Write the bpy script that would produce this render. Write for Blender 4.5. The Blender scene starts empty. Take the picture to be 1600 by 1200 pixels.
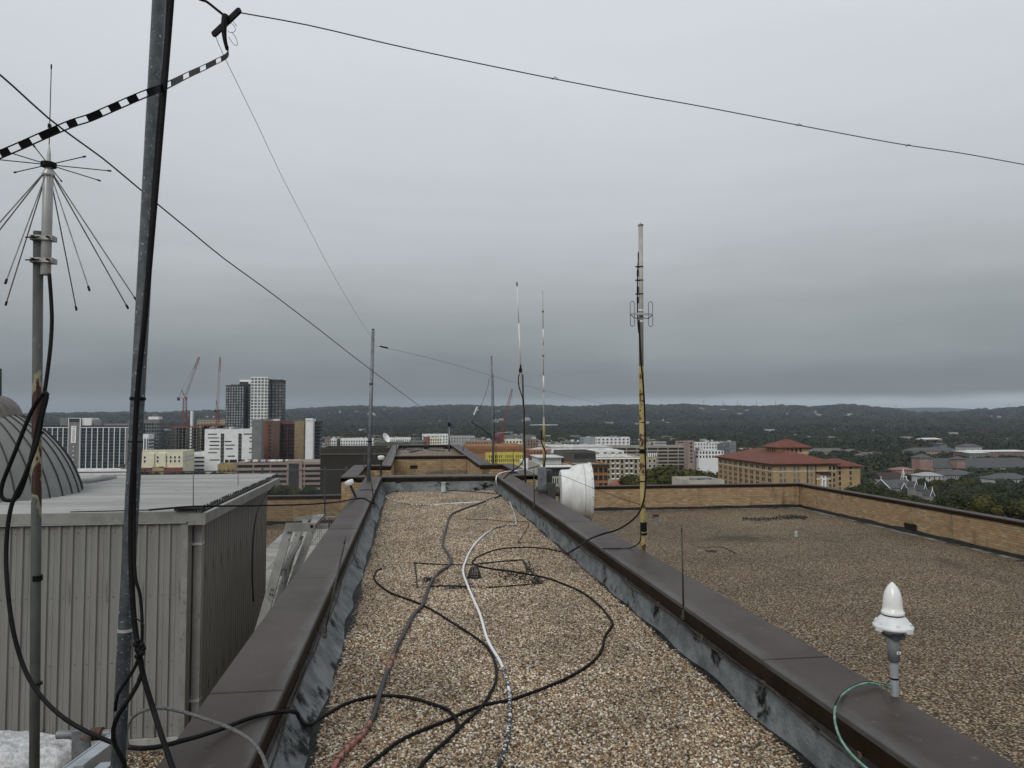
import bpy, math, random
import numpy as np
from mathutils import Vector, Matrix, Euler, noise
random.seed(7)
SC = bpy.context.scene
COL = SC.collection
PI = math.pi
# ------------------------------------------------------------------ camera
F = 1150.0
cam_d = bpy.data.cameras.new('camera'); cam = bpy.data.objects.new('camera', cam_d); COL.objects.link(cam)
cam_d.sensor_fit = 'HORIZONTAL'; cam_d.sensor_width = 36.0; cam_d.lens = F/1600*36
cam_d.clip_start = 0.05; cam_d.clip_end = 60000
CAM = Vector((0, 0, 1.66))
cam.location = CAM; cam.rotation_euler = (math.radians(92.49), 0, math.radians(-7.92))
SC.camera = cam
# ------------------------------------------------------------------ world
SUN_EL, SUN_AZ = math.radians(37), math.radians(212)     # azimuth clockwise from +Y
w = bpy.data.worlds.new('World'); SC.world = w; w.use_nodes = True
nt = w.node_tree; nt.nodes.clear()
def N(nt, t, **k):
    n = nt.nodes.new(t)
    for a, b in k.items():
        if a == 'inp':
            for i, v in b.items(): n.inputs[i].default_value = v
        else: setattr(n, a, b)
    return n
def L(nt, a, b): nt.links.new(a, b)
def srgb(r, g, b):
    f = lambda c: (c/255/12.92) if c/255 <= .04045 else ((c/255+.055)/1.055)**2.4
    return (f(r), f(g), f(b), 1)
def ramp(nt, stops, interp='LINEAR'):
    r = N(nt, 'ShaderNodeValToRGB'); cr = r.color_ramp; cr.interpolation = interp
    while len(cr.elements) > 1: cr.elements.remove(cr.elements[-1])
    cr.elements[0].position = stops[0][0]; cr.elements[0].color = stops[0][1]
    for p, c in stops[1:]:
        e = cr.elements.new(p); e.color = c
    return r
def mixc(nt, fac, a, b, mode='MIX'):
    m = N(nt, 'ShaderNodeMix', data_type='RGBA', blend_type=mode)
    for s, v in ((0, fac), (6, a), (7, b)):
        if hasattr(v, 'is_linked'): L(nt, v, m.inputs[s])
        else: m.inputs[s].default_value = v
    return m.outputs[2]
def maths(nt, op, a, b=None, c=None, clamp=False):
    m = N(nt, 'ShaderNodeMath', operation=op, use_clamp=clamp)
    for i, v in enumerate((a, b, c)):
        if v is None: continue
        if hasattr(v, 'is_linked'): L(nt, v, m.inputs[i])
        else: m.inputs[i].default_value = v
    return m.outputs[0]
sky = N(nt, 'ShaderNodeTexSky', sky_type='NISHITA'); sky.sun_disc = False
sky.sun_elevation = SUN_EL; sky.sun_rotation = SUN_AZ
tc = N(nt, 'ShaderNodeTexCoord'); sep = N(nt, 'ShaderNodeSeparateXYZ'); L(nt, tc.outputs['Generated'], sep.inputs[0])
# overcast deck: brightness by elevation, broken up by broad soft cloud structure
mp = N(nt, 'ShaderNodeMapping'); mp.inputs['Scale'].default_value = (1, 1, 3.2); L(nt, tc.outputs['Generated'], mp.inputs[0])
n1 = N(nt, 'ShaderNodeTexNoise', inp={'Scale': 2.1, 'Detail': 5, 'Roughness': .5, 'Distortion': .3}); L(nt, mp.outputs[0], n1.inputs[0])
n2 = N(nt, 'ShaderNodeTexNoise', inp={'Scale': 7.0, 'Detail': 4, 'Roughness': .5}); L(nt, mp.outputs[0], n2.inputs[0])
wob = maths(nt, 'MULTIPLY', maths(nt, 'SUBTRACT', n1.outputs[0], .5), .11)
zz = maths(nt, 'ADD', sep.outputs[2], wob)
zz = maths(nt, 'ADD', zz, maths(nt, 'MULTIPLY', maths(nt, 'SUBTRACT', n2.outputs[0], .5), .035))
mp3 = N(nt, 'ShaderNodeMapping'); mp3.inputs['Scale'].default_value = (1, 1, 14); L(nt, tc.outputs['Generated'], mp3.inputs[0])
n3 = N(nt, 'ShaderNodeTexNoise', inp={'Scale': 2.6, 'Detail': 5, 'Roughness': .55}); L(nt, mp3.outputs[0], n3.inputs[0])
zz = maths(nt, 'ADD', zz, maths(nt, 'MULTIPLY', maths(nt, 'SUBTRACT', n3.outputs[0], .5), .055))
rp = ramp(nt, [(0.0, srgb(115, 121, 122)), (.04, srgb(123, 128, 130)), (.08, srgb(139, 145, 147)), (.145, srgb(163, 168, 170)),
               (.22, srgb(186, 191, 194)), (.33, srgb(203, 208, 212)), (.45, srgb(215, 219, 224)), (.75, srgb(222, 226, 230)), (1, srgb(226, 229, 231))])
L(nt, zz, rp.inputs[0])
# clear slit of paler sky under the cloud deck, strongest towards +X of the view
slit = N(nt, 'ShaderNodeMapRange', interpolation_type='SMOOTHSTEP', inp={1: .031, 2: .016, 3: 0, 4: 1}); 
sz = maths(nt, 'ADD', sep.outputs[2], maths(nt, 'MULTIPLY', maths(nt, 'SUBTRACT', n2.outputs[0], .5), .012)); L(nt, sz, slit.inputs[0])
sx = N(nt, 'ShaderNodeMapRange', interpolation_type='SMOOTHSTEP', inp={1: -.1, 2: .62, 3: .14, 4: 1.0}); L(nt, sep.outputs[0], sx.inputs[0])
sf = maths(nt, 'MULTIPLY', slit.outputs[0], sx.outputs[0], clamp=True)
cl = mixc(nt, sf, rp.outputs[0], srgb(194, 201, 203))
# below the horizon the world stays dull (only seen past the land)
sc10 = N(nt, 'ShaderNodeVectorMath', operation='SCALE'); L(nt, cl, sc10.inputs[0]); sc10.inputs['Scale'].default_value = 10.0
mx = mixc(nt, .97, sky.outputs[0], sc10.outputs[0])
bg = N(nt, 'ShaderNodeBackground'); bg.inputs[1].default_value = .1; L(nt, mx, bg.inputs[0])
wo = N(nt, 'ShaderNodeOutputWorld'); L(nt, bg.outputs[0], wo.inputs[0])
# ------------------------------------------------------------------ sun
sl = bpy.data.lights.new('sun', 'SUN'); sl.energy = 1.3; sl.angle = math.radians(32); sl.color = (1, .96, .9)
so = bpy.data.objects.new('sun', sl); COL.objects.link(so)
sd = Vector((math.sin(SUN_AZ)*math.cos(SUN_EL), math.cos(SUN_AZ)*math.cos(SUN_EL), math.sin(SUN_EL)))
so.rotation_euler = sd.to_track_quat('Z', 'Y').to_euler()
vs = SC.view_settings; vs.view_transform = 'Standard'; vs.look = 'None'; vs.exposure = 0; vs.gamma = 1; vs.use_curve_mapping = False
# ------------------------------------------------------------------ measuring helpers
RM = cam.rotation_euler.to_matrix()
FW = RM @ Vector((0, 0, -1)); FWH = Vector((FW.x, FW.y, 0)).normalized()
def ray(x, y):
    d = RM @ Vector(((x-800)/F, -(y-600)/F, -1)); return d / d.dot(FWH)
def at(x, y, D): return CAM + ray(x, y)*D
def onZ(x, y, z=.012):
    d = ray(x, y); return CAM + d*((z-CAM.z)/d.z)
def onY(x, y, Y):
    d = ray(x, y); return CAM + d*((Y-CAM.y)/d.y)
def onX(x, y, X):
    d = ray(x, y); return CAM + d*((X-CAM.x)/d.x)
# ------------------------------------------------------------------ object helpers
def tag(o, label=None, cat=None, group=None, kind=None):
    if label: o['label'] = label
    if cat: o['category'] = cat
    if group: o['group'] = group
    if kind: o['kind'] = kind
    return o
def link(o, parent=None):
    COL.objects.link(o)
    if parent: o.parent = parent
    return o
def empty(name, label, cat, loc=(0, 0, 0), rz=0, group=None):
    o = bpy.data.objects.new(name, None); COL.objects.link(o); o.location = loc; o.rotation_euler = (0, 0, rz)
    o.empty_display_size = .1
    return tag(o, label, cat, group)
class MB:
    def __init__(s): s.v = []; s.f = []; s.m = []; s.c = None; s.mi = 0
    def add(s, vs, fs):
        k = len(s.v); s.v += [tuple(p) for p in vs]; s.f += [tuple(i+k for i in f) for f in fs]; s.m += [s.mi]*len(fs)
        return s
    def box(s, x0, x1, y0, y1, z0, z1):
        return s.add([(x0,y0,z0),(x1,y0,z0),(x1,y1,z0),(x0,y1,z0),(x0,y0,z1),(x1,y0,z1),(x1,y1,z1),(x0,y1,z1)],
                     [(0,3,2,1),(4,5,6,7),(0,1,5,4),(1,2,6,5),(2,3,7,6),(3,0,4,7)])
    def bbox(s, x0, x1, y0, y1, z0, z1, b=.01):
        # box with chamfered top edges
        return s.add([(x0,y0,z0),(x1,y0,z0),(x1,y1,z0),(x0,y1,z0),(x0,y0,z1-b),(x1,y0,z1-b),(x1,y1,z1-b),(x0,y1,z1-b),
                      (x0+b,y0+b,z1),(x1-b,y0+b,z1),(x1-b,y1-b,z1),(x0+b,y1-b,z1)],
                     [(0,3,2,1),(8,9,10,11),(0,1,5,4),(1,2,6,5),(2,3,7,6),(3,0,4,7),(4,5,9,8),(5,6,10,9),(6,7,11,10),(7,4,8,11)])
    def beam(s, a, b, wd, ht, up=(0,0,1)):
        a = Vector(a); b = Vector(b); d = (b-a).normalized(); u = Vector(up)
        if abs(d.dot(u)) > .98: u = Vector((0,1,0))
        r = d.cross(u).normalized()*wd/2; u = r.cross(d).normalized()*ht/2
        vs = [p+i*r+j*u for p in (a, b) for i, j in ((-1,-1),(1,-1),(1,1),(-1,1))]
        return s.add(vs, [(0,3,2,1),(4,5,6,7),(0,1,5,4),(1,2,6,5),(2,3,7,6),(3,0,4,7)])
    def cyl(s, a, b, r0, r1=None, n=12, caps=True):
        r1 = r0 if r1 is None else r1
        a = Vector(a); b = Vector(b); d = (b-a).normalized(); u = Vector((0,0,1)) if abs(d.z) < .9 else Vector((1,0,0))
        e1 = d.cross(u).normalized(); e2 = d.cross(e1)
        vs = []
        for p, r in ((a, r0), (b, r1)):
            for i in range(n):
                t = 2*PI*i/n; vs.append(p + (e1*math.cos(t)+e2*math.sin(t))*r)
        fs = [(i, (i+1)%n, n+(i+1)%n, n+i) for i in range(n)]
        if caps: fs += [tuple(range(n-1,-1,-1)), tuple(range(n, 2*n))]
        return s.add(vs, fs)
    def lathe(s, prof, c=(0,0,0), n=24, axis='z'):
        vs = []; c = Vector(c)
        for r, z in prof:
            for i in range(n):
                t = 2*PI*i/n; p = (r*math.cos(t), r*math.sin(t), z)
                if axis == 'x': p = (z, r*math.cos(t), r*math.sin(t))
                vs.append(c+Vector(p))
        fs = []
        for k in range(len(prof)-1):
            for i in range(n): fs.append((k*n+i, k*n+(i+1)%n, (k+1)*n+(i+1)%n, (k+1)*n+i))
        return s.add(vs, fs)
    def tube(s, pts, r, n=8, closed=False):
        P = [Vector(p) for p in pts]; k = len(P); fr = None; vs = []
        for i, p in enumerate(P):
            d = (P[min(i+1, k-1)] - P[max(i-1, 0)]).normalized()
            if fr is None:
                u = Vector((0,0,1)) if abs(d.z) < .9 else Vector((1,0,0)); e1 = d.cross(u).normalized()
            else:
                e1 = (fr - d*fr.dot(d)); e1 = e1.normalized() if e1.length > 1e-6 else fr
            fr = e1; e2 = d.cross(e1); rr = r(i/(k-1)) if callable(r) else r
            for j in range(n):
                t = 2*PI*j/n; vs.append(p+(e1*math.cos(t)+e2*math.sin(t))*rr)
        fs = [(i*n+j, i*n+(j+1)%n, (i+1)*n+(j+1)%n, (i+1)*n+j) for i in range(k-1) for j in range(n)]
        fs += [tuple(range(n-1,-1,-1)), tuple(range((k-1)*n, k*n))]
        return s.add(vs, fs)
    def mesh(s, name, mats, smooth=False):
        me = bpy.data.meshes.new(name); me.from_pydata([tuple(v) for v in s.v], [], s.f)
        for m in (mats if isinstance(mats, (list, tuple)) else [mats]): me.materials.append(m)
        if any(s.m): me.polygons.foreach_set('material_index', s.m)
        if smooth: me.polygons.foreach_set('use_smooth', [True]*len(s.f))
        me.update(); return me
    def obj(s, name, mats, parent=None, smooth=False, loc=None, cols=None):
        me = s.mesh(name, mats, smooth)
        if cols is not None:
            at_ = me.color_attributes.new('col', 'FLOAT_COLOR', 'POINT'); at_.data.foreach_set('color', np.array(cols, dtype=np.float32).ravel())
        o = bpy.data.objects.new(name, me); link(o, parent)
        if loc is not None: o.location = loc
        return o
def inst(name, me, parent=None, loc=(0,0,0), rz=0):
    o = bpy.data.objects.new(name, me); link(o, parent); o.location = loc; o.rotation_euler = (0, 0, rz); return o
def smooth_mod(o, ang=40):
    me = o.data
    me.polygons.foreach_set('use_smooth', [True]*len(me.polygons))
    try: me.set_sharp_from_angle(angle=math.radians(ang))
    except Exception: pass
def crom(P, step=.04):
    P = [Vector(p) for p in P]; out = []
    Q = [P[0]*2-P[1]] + P + [P[-1]*2-P[-2]]
    for i in range(1, len(Q)-2):
        a, b, c, d = Q[i-1:i+3]; n = max(2, min(60, int((c-b).length/step)))
        for k in range(n):
            t = k/n; out.append(.5*((2*b)+(c-a)*t+(2*a-5*b+4*c-d)*t*t+(3*b-a-3*c+d)*t**3))
    out.append(P[-1]); return out
# ------------------------------------------------------------------ materials
MATS = {}
def mat(name, c, rough=.7, c2=None, ns=4., det=5, bump=0., bs=None, metal=0., spec=.4, thr=(.35, .65), stretch=(1,1,1), obj=True, c3=None, ns3=20., thr3=(.6, .7), coat=0):
    if name in MATS: return MATS[name]
    m = bpy.data.materials.new(name); m.use_nodes = True; t = m.node_tree; b = t.nodes['Principled BSDF']
    c = (*c, 1) if len(c) == 3 else c
    b.inputs['Base Color'].default_value = c; b.inputs['Roughness'].default_value = rough; b.inputs['Metallic'].default_value = metal
    b.inputs['Specular IOR Level'].default_value = spec; b.inputs['Coat Weight'].default_value = coat
    tc = N(t, 'ShaderNodeTexCoord'); mp = N(t, 'ShaderNodeMapping'); mp.inputs['Scale'].default_value = stretch
    L(t, tc.outputs['Object'], mp.inputs[0]); out = c
    if c2:
        c2 = (*c2, 1) if len(c2) == 3 else c2
        n = N(t, 'ShaderNodeTexNoise', inp={'Scale': ns, 'Detail': det, 'Roughness': .6}); L(t, mp.outputs[0], n.inputs[0])
        r = N(t, 'ShaderNodeMapRange', interpolation_type='SMOOTHSTEP', inp={1: thr[0], 2: thr[1]}); L(t, n.outputs[0], r.inputs[0])
        out = mixc(t, r.outputs[0], c, c2)
    if c3:
        c3 = (*c3, 1) if len(c3) == 3 else c3
        n = N(t, 'ShaderNodeTexNoise', inp={'Scale': ns3, 'Detail': 6, 'Roughness': .65}); L(t, mp.outputs[0], n.inputs[0])
        r = N(t, 'ShaderNodeMapRange', interpolation_type='SMOOTHSTEP', inp={1: thr3[0], 2: thr3[1]}); L(t, n.outputs[0], r.inputs[0])
        out = mixc(t, r.outputs[0], out, c3)
    if hasattr(out, 'is_linked'): L(t, out, b.inputs['Base Color'])
    if bump:
        n = N(t, 'ShaderNodeTexNoise', inp={'Scale': bs or ns*6, 'Detail': 4}); L(t, mp.outputs[0], n.inputs[0])
        bu = N(t, 'ShaderNodeBump', inp={'Strength': bump, 'Distance': .01}); L(t, n.outputs[0], bu.inputs['Height']); L(t, bu.outputs[0], b.inputs['Normal'])
    MATS[name] = m; return m
def attr_mat(name, rough=.85, bump=.3, bs=60, dirt=None):
    m = bpy.data.materials.new(name); m.use_nodes = True; t = m.node_tree; b = t.nodes['Principled BSDF']
    a = N(t, 'ShaderNodeAttribute', attribute_name='col'); b.inputs['Roughness'].default_value = rough; b.inputs['Specular IOR Level'].default_value = .25
    tc = N(t, 'ShaderNodeTexCoord'); n = N(t, 'ShaderNodeTexNoise', inp={'Scale': bs, 'Detail': 4}); L(t, tc.outputs['Object'], n.inputs[0])
    out = a.outputs[0]
    r = N(t, 'ShaderNodeMapRange', inp={1: .3, 2: .7, 3: .75, 4: 1.15}); L(t, n.outputs[0], r.inputs[0])
    out = mixc(t, 1.0, out, r.outputs[0], 'MULTIPLY')
    if dirt:
        n2 = N(t, 'ShaderNodeTexNoise', inp={'Scale': 1.3, 'Detail': 6, 'Roughness': .65}); mp = N(t, 'ShaderNodeMapping'); mp.inputs['Scale'].default_value = (1.5, 1.5, .25)
        L(t, tc.outputs['Object'], mp.inputs[0]); L(t, mp.outputs[0], n2.inputs[0])
        r2 = N(t, 'ShaderNodeMapRange', interpolation_type='SMOOTHSTEP', inp={1: .54, 2: .70, 3: 0, 4: .75}); L(t, n2.outputs[0], r2.inputs[0])
        out = mixc(t, r2.outputs[0], out, dirt)
    L(t, out, b.inputs['Base Color'])
    bu = N(t, 'ShaderNodeBump', inp={'Strength': bump, 'Distance': .01}); L(t, n.outputs[0], bu.inputs['Height']); L(t, bu.outputs[0], b.inputs['Normal'])
    return m
def gravel_mat(name, cell, stones, dark, lift=1.0, patch=None, pscale=.5, bump=.8):
    m = bpy.data.materials.new(name); m.use_nodes = True; t = m.node_tree; b = t.nodes['Principled BSDF']; b.inputs['Roughness'].default_value = .8; b.inputs['Specular IOR Level'].default_value = .3
    tc = N(t, 'ShaderNodeTexCoord')
    v = N(t, 'ShaderNodeTexVoronoi', feature='F1', inp={'Scale': cell}); L(t, tc.outputs['Object'], v.inputs['Vector'])
    sp = N(t, 'ShaderNodeSeparateColor'); L(t, v.outputs['Color'], sp.inputs[0])
    k = len(stones); r = ramp(t, [(i/k, (*[c*lift for c in s], 1)) for i, s in enumerate(stones)], 'CONSTANT'); L(t, sp.outputs[0], r.inputs[0])
    e = N(t, 'ShaderNodeMapRange', interpolation_type='SMOOTHSTEP', inp={1: .75, 2: .35}); e.inputs[1].default_value = .78; e.inputs[2].default_value = .38; L(t, v.outputs['Distance'], e.inputs[0])
    c = mixc(t, e.outputs[0], (*dark, 1), r.outputs[0])
    n = N(t, 'ShaderNodeTexNoise', inp={'Scale': pscale, 'Detail': 7, 'Roughness': .62}); L(t, tc.outputs['Object'], n.inputs[0])
    rr = N(t, 'ShaderNodeMapRange', inp={1: .3, 2: .7, 3: .72, 4: 1.2}); L(t, n.outputs[0], rr.inputs[0]); c = mixc(t, 1.0, c, rr.outputs[0], 'MULTIPLY')
    if patch:
        n = N(t, 'ShaderNodeTexNoise', inp={'Scale': pscale*.6, 'Detail': 8, 'Roughness': .7, 'Distortion': .6}); mp = N(t, 'ShaderNodeMapping'); mp.inputs['Location'].default_value = (7.3, 2.1, 0); L(t, tc.outputs['Object'], mp.inputs[0]); L(t, mp.outputs[0], n.inputs[0])
        r2 = N(t, 'ShaderNodeMapRange', interpolation_type='SMOOTHSTEP', inp={1: .56, 2: .68, 3: 0, 4: .8}); L(t, n.outputs[0], r2.inputs[0])
        c = mixc(t, r2.outputs[0], c, (*patch, 1))
    L(t, c, b.inputs['Base Color'])
    bu = N(t, 'ShaderNodeBump', inp={'Strength': bump, 'Distance': .012}); bu.invert = True; L(t, v.outputs['Distance'], bu.inputs['Height']); L(t, bu.outputs[0], b.inputs['Normal'])
    return m
def painted(name, base, paint, rough=.5, ns=38, detail=5, thr=.5, soft=.03, third=None):
    """cable jacket with worn paint; attribute col.r says how much paint is left along it, col.g how much of the second paint"""
    m = bpy.data.materials.new(name); m.use_nodes = True; t = m.node_tree; b = t.nodes['Principled BSDF']; b.inputs['Roughness'].default_value = rough
    a = N(t, 'ShaderNodeAttribute', attribute_name='col'); s = N(t, 'ShaderNodeSeparateColor'); L(t, a.outputs[0], s.inputs[0])
    tc = N(t, 'ShaderNodeTexCoord'); n = N(t, 'ShaderNodeTexNoise', inp={'Scale': ns, 'Detail': detail, 'Roughness': .6}); L(t, tc.outputs['Object'], n.inputs[0])
    def fac(ch):
        q = maths(t, 'ADD', ch, maths(t, 'MULTIPLY', maths(t, 'SUBTRACT', n.outputs[0], .5), 2.2))
        r = N(t, 'ShaderNodeMapRange', inp={1: thr-soft, 2: thr+soft}); L(t, q, r.inputs[0]); return r.outputs[0]
    c = mixc(t, fac(s.outputs[0]), (*base, 1), (*paint, 1))
    if third: c = mixc(t, fac(s.outputs[1]), c, (*third, 1))
    L(t, c, b.inputs['Base Color'])
    bu = N(t, 'ShaderNodeBump', inp={'Strength': .25, 'Distance': .002}); L(t, n.outputs[0], bu.inputs['Height']); L(t, bu.outputs[0], b.inputs['Normal'])
    return m
BLK = mat('black_rubber', (.005, .005, .006), .6, (.011, .011, .012), 9, bump=.1, bs=60, spec=.12)
BLK2 = mat('faded_rubber', (.014, .015, .017), .6, (.03, .032, .035), 11, bump=.15, bs=80, spec=.2)
COPE = mat('coping_bronze', (.040, .030, .0255), .5, (.064, .051, .045), 1.3, 8, bump=.06, bs=4, thr=(.36, .66), c3=(.12, .112, .105), ns3=13, thr3=(.62, .76), spec=.22)
def _cope():
    """sun faded inner edge of the channel copings, bird droppings and dust streaks"""
    t = COPE.node_tree; b = t.nodes['Principled BSDF']; src = b.inputs['Base Color'].links[0].from_socket
    tc = [n for n in t.nodes if n.type == 'TEX_COORD'][0]; s_ = N(t, 'ShaderNodeSeparateXYZ'); L(t, tc.outputs['Object'], s_.inputs[0])
    n = N(t, 'ShaderNodeTexNoise', inp={'Scale': 2.2, 'Detail': 7, 'Roughness': .65}); mp = N(t, 'ShaderNodeMapping'); mp.inputs['Scale'].default_value = (5, 1, 1); L(t, tc.outputs['Object'], mp.inputs[0]); L(t, mp.outputs[0], n.inputs[0])
    fs_ = []
    for x0, x1 in ((-.82, -.655), (2.28, 2.10)):
        r = N(t, 'ShaderNodeMapRange', inp={1: x0, 2: x1, 3: 0, 4: 1}); L(t, s_.outputs[0], r.inputs[0])
        g = N(t, 'ShaderNodeMath', operation='LESS_THAN' if x0 < 0 else 'GREATER_THAN'); L(t, s_.outputs[0], g.inputs[0]); g.inputs[1].default_value = 0.7
        fs_.append(maths(t, 'MULTIPLY', r.outputs[0], g.outputs[0]))
    e = maths(t, 'ADD', fs_[0], fs_[1]); q = maths(t, 'ADD', e, maths(t, 'MULTIPLY', maths(t, 'SUBTRACT', n.outputs[0], .5), 1.5))
    r = N(t, 'ShaderNodeMapRange', interpolation_type='SMOOTHSTEP', inp={1: .45, 2: 1.25, 3: 0, 4: .6}); L(t, q, r.inputs[0]); c = mixc(t, r.outputs[0], src, (.118, .122, .122, 1))
    v = N(t, 'ShaderNodeTexVoronoi', feature='F1', inp={'Scale': 5.5}); mp2 = N(t, 'ShaderNodeMapping'); mp2.inputs['Scale'].default_value = (1, 1.3, 1); L(t, tc.outputs['Object'], mp2.inputs[0]); L(t, mp2.outputs[0], v.inputs['Vector'])
    sp = N(t, 'ShaderNodeSeparateColor'); L(t, v.outputs['Color'], sp.inputs[0]); th = maths(t, 'MULTIPLY', maths(t, 'POWER', sp.outputs[0], 5), .09)
    n2 = N(t, 'ShaderNodeTexNoise', inp={'Scale': 60, 'Detail': 3}); L(t, tc.outputs['Object'], n2.inputs[0]); th = maths(t, 'MULTIPLY', th, maths(t, 'MULTIPLY', n2.outputs[0], 1.7))
    d = maths(t, 'LESS_THAN', v.outputs['Distance'], th); c = mixc(t, maths(t, 'MULTIPLY', d, .8), c, (.30, .29, .27, 1)); L(t, c, b.inputs['Base Color'])
_cope()
FASC = mat('fascia_bronze_shaded', (.015, .0085, .004), .65, (.024, .015, .009), 5, 6, bump=.08, bs=18, spec=.12, c3=(.055, .045, .036), ns3=16, thr3=(.62, .74))  # same sheet metal as the coping, its shaded upright face put into the colour
GALV = mat('galvanised_steel', (.042, .050, .057), .5, (.078, .089, .098), 22, 5, bump=.1, bs=60, c3=(.38, .40, .41), ns3=80, thr3=(.62, .66), spec=.2)
GALV2 = mat('dull_galvanised', (.12, .135, .15), .5, (.2, .215, .23), 12, 5, metal=.3)
ALU = mat('brushed_aluminium', (.42, .43, .43), .4, (.5, .5, .49), 8, metal=.4, c3=(.3, .3, .3), ns3=30, thr3=(.55, .75))
WHT = mat('white_plastic', (.74, .75, .74), .35, (.66, .67, .66), 5, c3=(.45, .44, .40), ns3=14, thr3=(.68, .80))
RUSTY = mat('rusted_painted_pipe', (.058, .064, .062), .6, (.085, .092, .088), 9, 6, bump=.15, stretch=(1, 1, .5), c3=(.012, .011, .011), ns3=9, thr3=(.64, .67), spec=.25)
def _rust():
    t = RUSTY.node_tree; b = t.nodes['Principled BSDF']; src = b.inputs['Base Color'].links[0].from_socket
    tc = [n for n in t.nodes if n.type == 'TEX_COORD'][0]; s = N(t, 'ShaderNodeSeparateXYZ'); L(t, tc.outputs['Object'], s.inputs[0])
    n = N(t, 'ShaderNodeTexNoise', inp={'Scale': 7, 'Detail': 6, 'Roughness': .6}); mp = N(t, 'ShaderNodeMapping'); mp.inputs['Scale'].default_value = (1, 1, .35); L(t, tc.outputs['Object'], mp.inputs[0]); L(t, mp.outputs[0], n.inputs[0])
    up = N(t, 'ShaderNodeMapRange', inp={1: 1.2, 2: 1.75, 3: 0, 4: 1}); L(t, s.outputs[2], up.inputs[0]); dn = N(t, 'ShaderNodeMapRange', inp={1: 2.0, 2: 2.25, 3: 1, 4: 0}); L(t, s.outputs[2], dn.inputs[0])
    w_ = maths(t, 'MULTIPLY', up.outputs[0], dn.outputs[0]); q = maths(t, 'ADD', n.outputs[0], maths(t, 'MULTIPLY', w_, .19))
    y = N(t, 'ShaderNodeMapRange', inp={1: .60, 2: .62}); L(t, q, y.inputs[0]); r = N(t, 'ShaderNodeMapRange', inp={1: .655, 2: .675}); L(t, q, r.inputs[0])
    c = mixc(t, y.outputs[0], src, (.20, .18, .115, 1)); c = mixc(t, r.outputs[0], c, (.030, .0095, .006, 1)); L(t, c, b.inputs['Base Color'])
_rust()
YEL = mat('weathered_yellow_paint', (.27, .215, .07), .6, (.34, .28, .12), 6, 6, bump=.1, c3=(.07, .035, .02), ns3=11, thr3=(.55, .60), spec=.2)
DKPOLE = mat('dark_steel', (.035, .036, .034), .5, (.06, .058, .05), 14)
BRICKM = attr_mat('brick_faces', dirt=(.05, .045, .035, 1))
MORT = mat('mortar', (.24, .20, .15), .9, (.17, .14, .10), 6)
BRK = [(.38, .275, .155), (.41, .30, .175), (.35, .25, .14), (.39, .265, .145), (.36, .27, .165), (.42, .32, .20), (.37, .235, .12), (.33, .24, .145)]
STONES = [(.40, .31, .20), (.20, .13, .075), (.66, .61, .50), (.28, .20, .12), (.09, .062, .042), (.35, .265, .165), (.25, .195, .14), (.52, .43, .30), (.14, .10, .068), (.33, .205, .10), (.38, .35, .31), (.22, .16, .10), (.66, .62, .55), (.06, .045, .035), (.50, .45, .37)]
STONES = [(min(1, r*.97), g*.945, b*.92) for r, g, b in STONES]
GRAV = gravel_mat('gravel_tan', 62, STONES, (.035, .026, .02), .95, pscale=.9)
GRAV2 = gravel_mat('gravel_brown', 33, [tuple(c*q for c, q in zip(s, (.70, .655, .57))) for s in STONES], (.014, .010, .007), .9, patch=(.032, .025, .018), pscale=.30, bump=1.0)
HAZE_D = 5.2e-5
# ================================================================== OUR ROOF
ZC = .21; FLOOR = -2.2; GROUND = -60.0
XLO, XLI, XRI, XRO = -1.03, -.653, 2.09, 2.517
GZ = -.15; GL, GR = -.52, 2.066
YN = -4.0
Y0 = onZ(690, 744, ZC).y; Y1 = Y0+.5
YF = onZ(590, 727.5, ZC).y; YB = YF+.42
NLO, NLI, NRI, NRO = -.83, -.52, 2.08, 2.50
WLO, WLI, WRI, WRO = -1.62, -1.235, 2.76, 3.14
YW = onZ(650, 712, ZC).y; YE = onZ(650, 695.3, ZC).y
XR = 16.4; YR = onZ(1000, 758.8, -1.2).y; YL = onZ(480, 774.5, -1.2).y
CONC = mat('aged_concrete', (.20, .20, .185), .85, (.12, .12, .11), 3, 7, bump=.2, bs=30, c3=(.07,.065,.06), ns3=8, thr3=(.58,.72))
TAR = mat('black_tar', (.008, .008, .008), .65, (.028, .026, .024), 12, bump=.5, bs=25, spec=.15)
FLASH = mat('rubber_flashing', (.115, .128, .134), .65, (.205, .218, .222), 4.5, 9, bump=.8, bs=34, c3=(.008, .008, .008), ns3=2.4, thr3=(.53, .64), stretch=(1., 1.25, 1.6), spec=.15)
ROOFM = mat('roof_membrane', (.05, .045, .04), .85)
# decks and building mass under them (structure)
def struct(name, mb, m, **k): return tag(mb.obj(name, m, **k), kind='structure')
struct('roof_deck', MB().box(GL-.12, GR+.03, YN, Y0, -.3+GZ, GZ), GRAV)
struct('lower_roof', MB().box(XRO-.06, XR+.1, -14, YR+.1, FLOOR-.5, FLOOR), GRAV2)
BODYM = mat('building_brick_far', (.30, .215, .12), .9, (.24, .165, .09), 3)
mb = MB(); mb.box(-18, XR+.3, -15, min(YL, YR)-.1, GROUND, FLOOR-.52); mb.box(-1.5, 3.0, YL-.2, YE+.4, GROUND, FLOOR-.52); mb.box(2, XR+.3, YL-.3, YR+.2, GROUND, FLOOR-.53)
o = struct('building_mass', mb, BODYM)
struct('channel_core', MB().box(XLO+.03, XLI-.02, YN, Y0+.02, FLOOR-.4, .10).box(XRI+.02, XRO-.03, YN, Y0+.02, FLOOR-.4, .10).box(XLI-.02, XRI+.02, YN, Y0+.02, FLOOR-.4, -.46), BODYM)
struct('inner_roof', MB().box(NLI-.05, NRI+.05, YW+.3, YE+.05, -.3, 0), GRAV)
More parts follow.
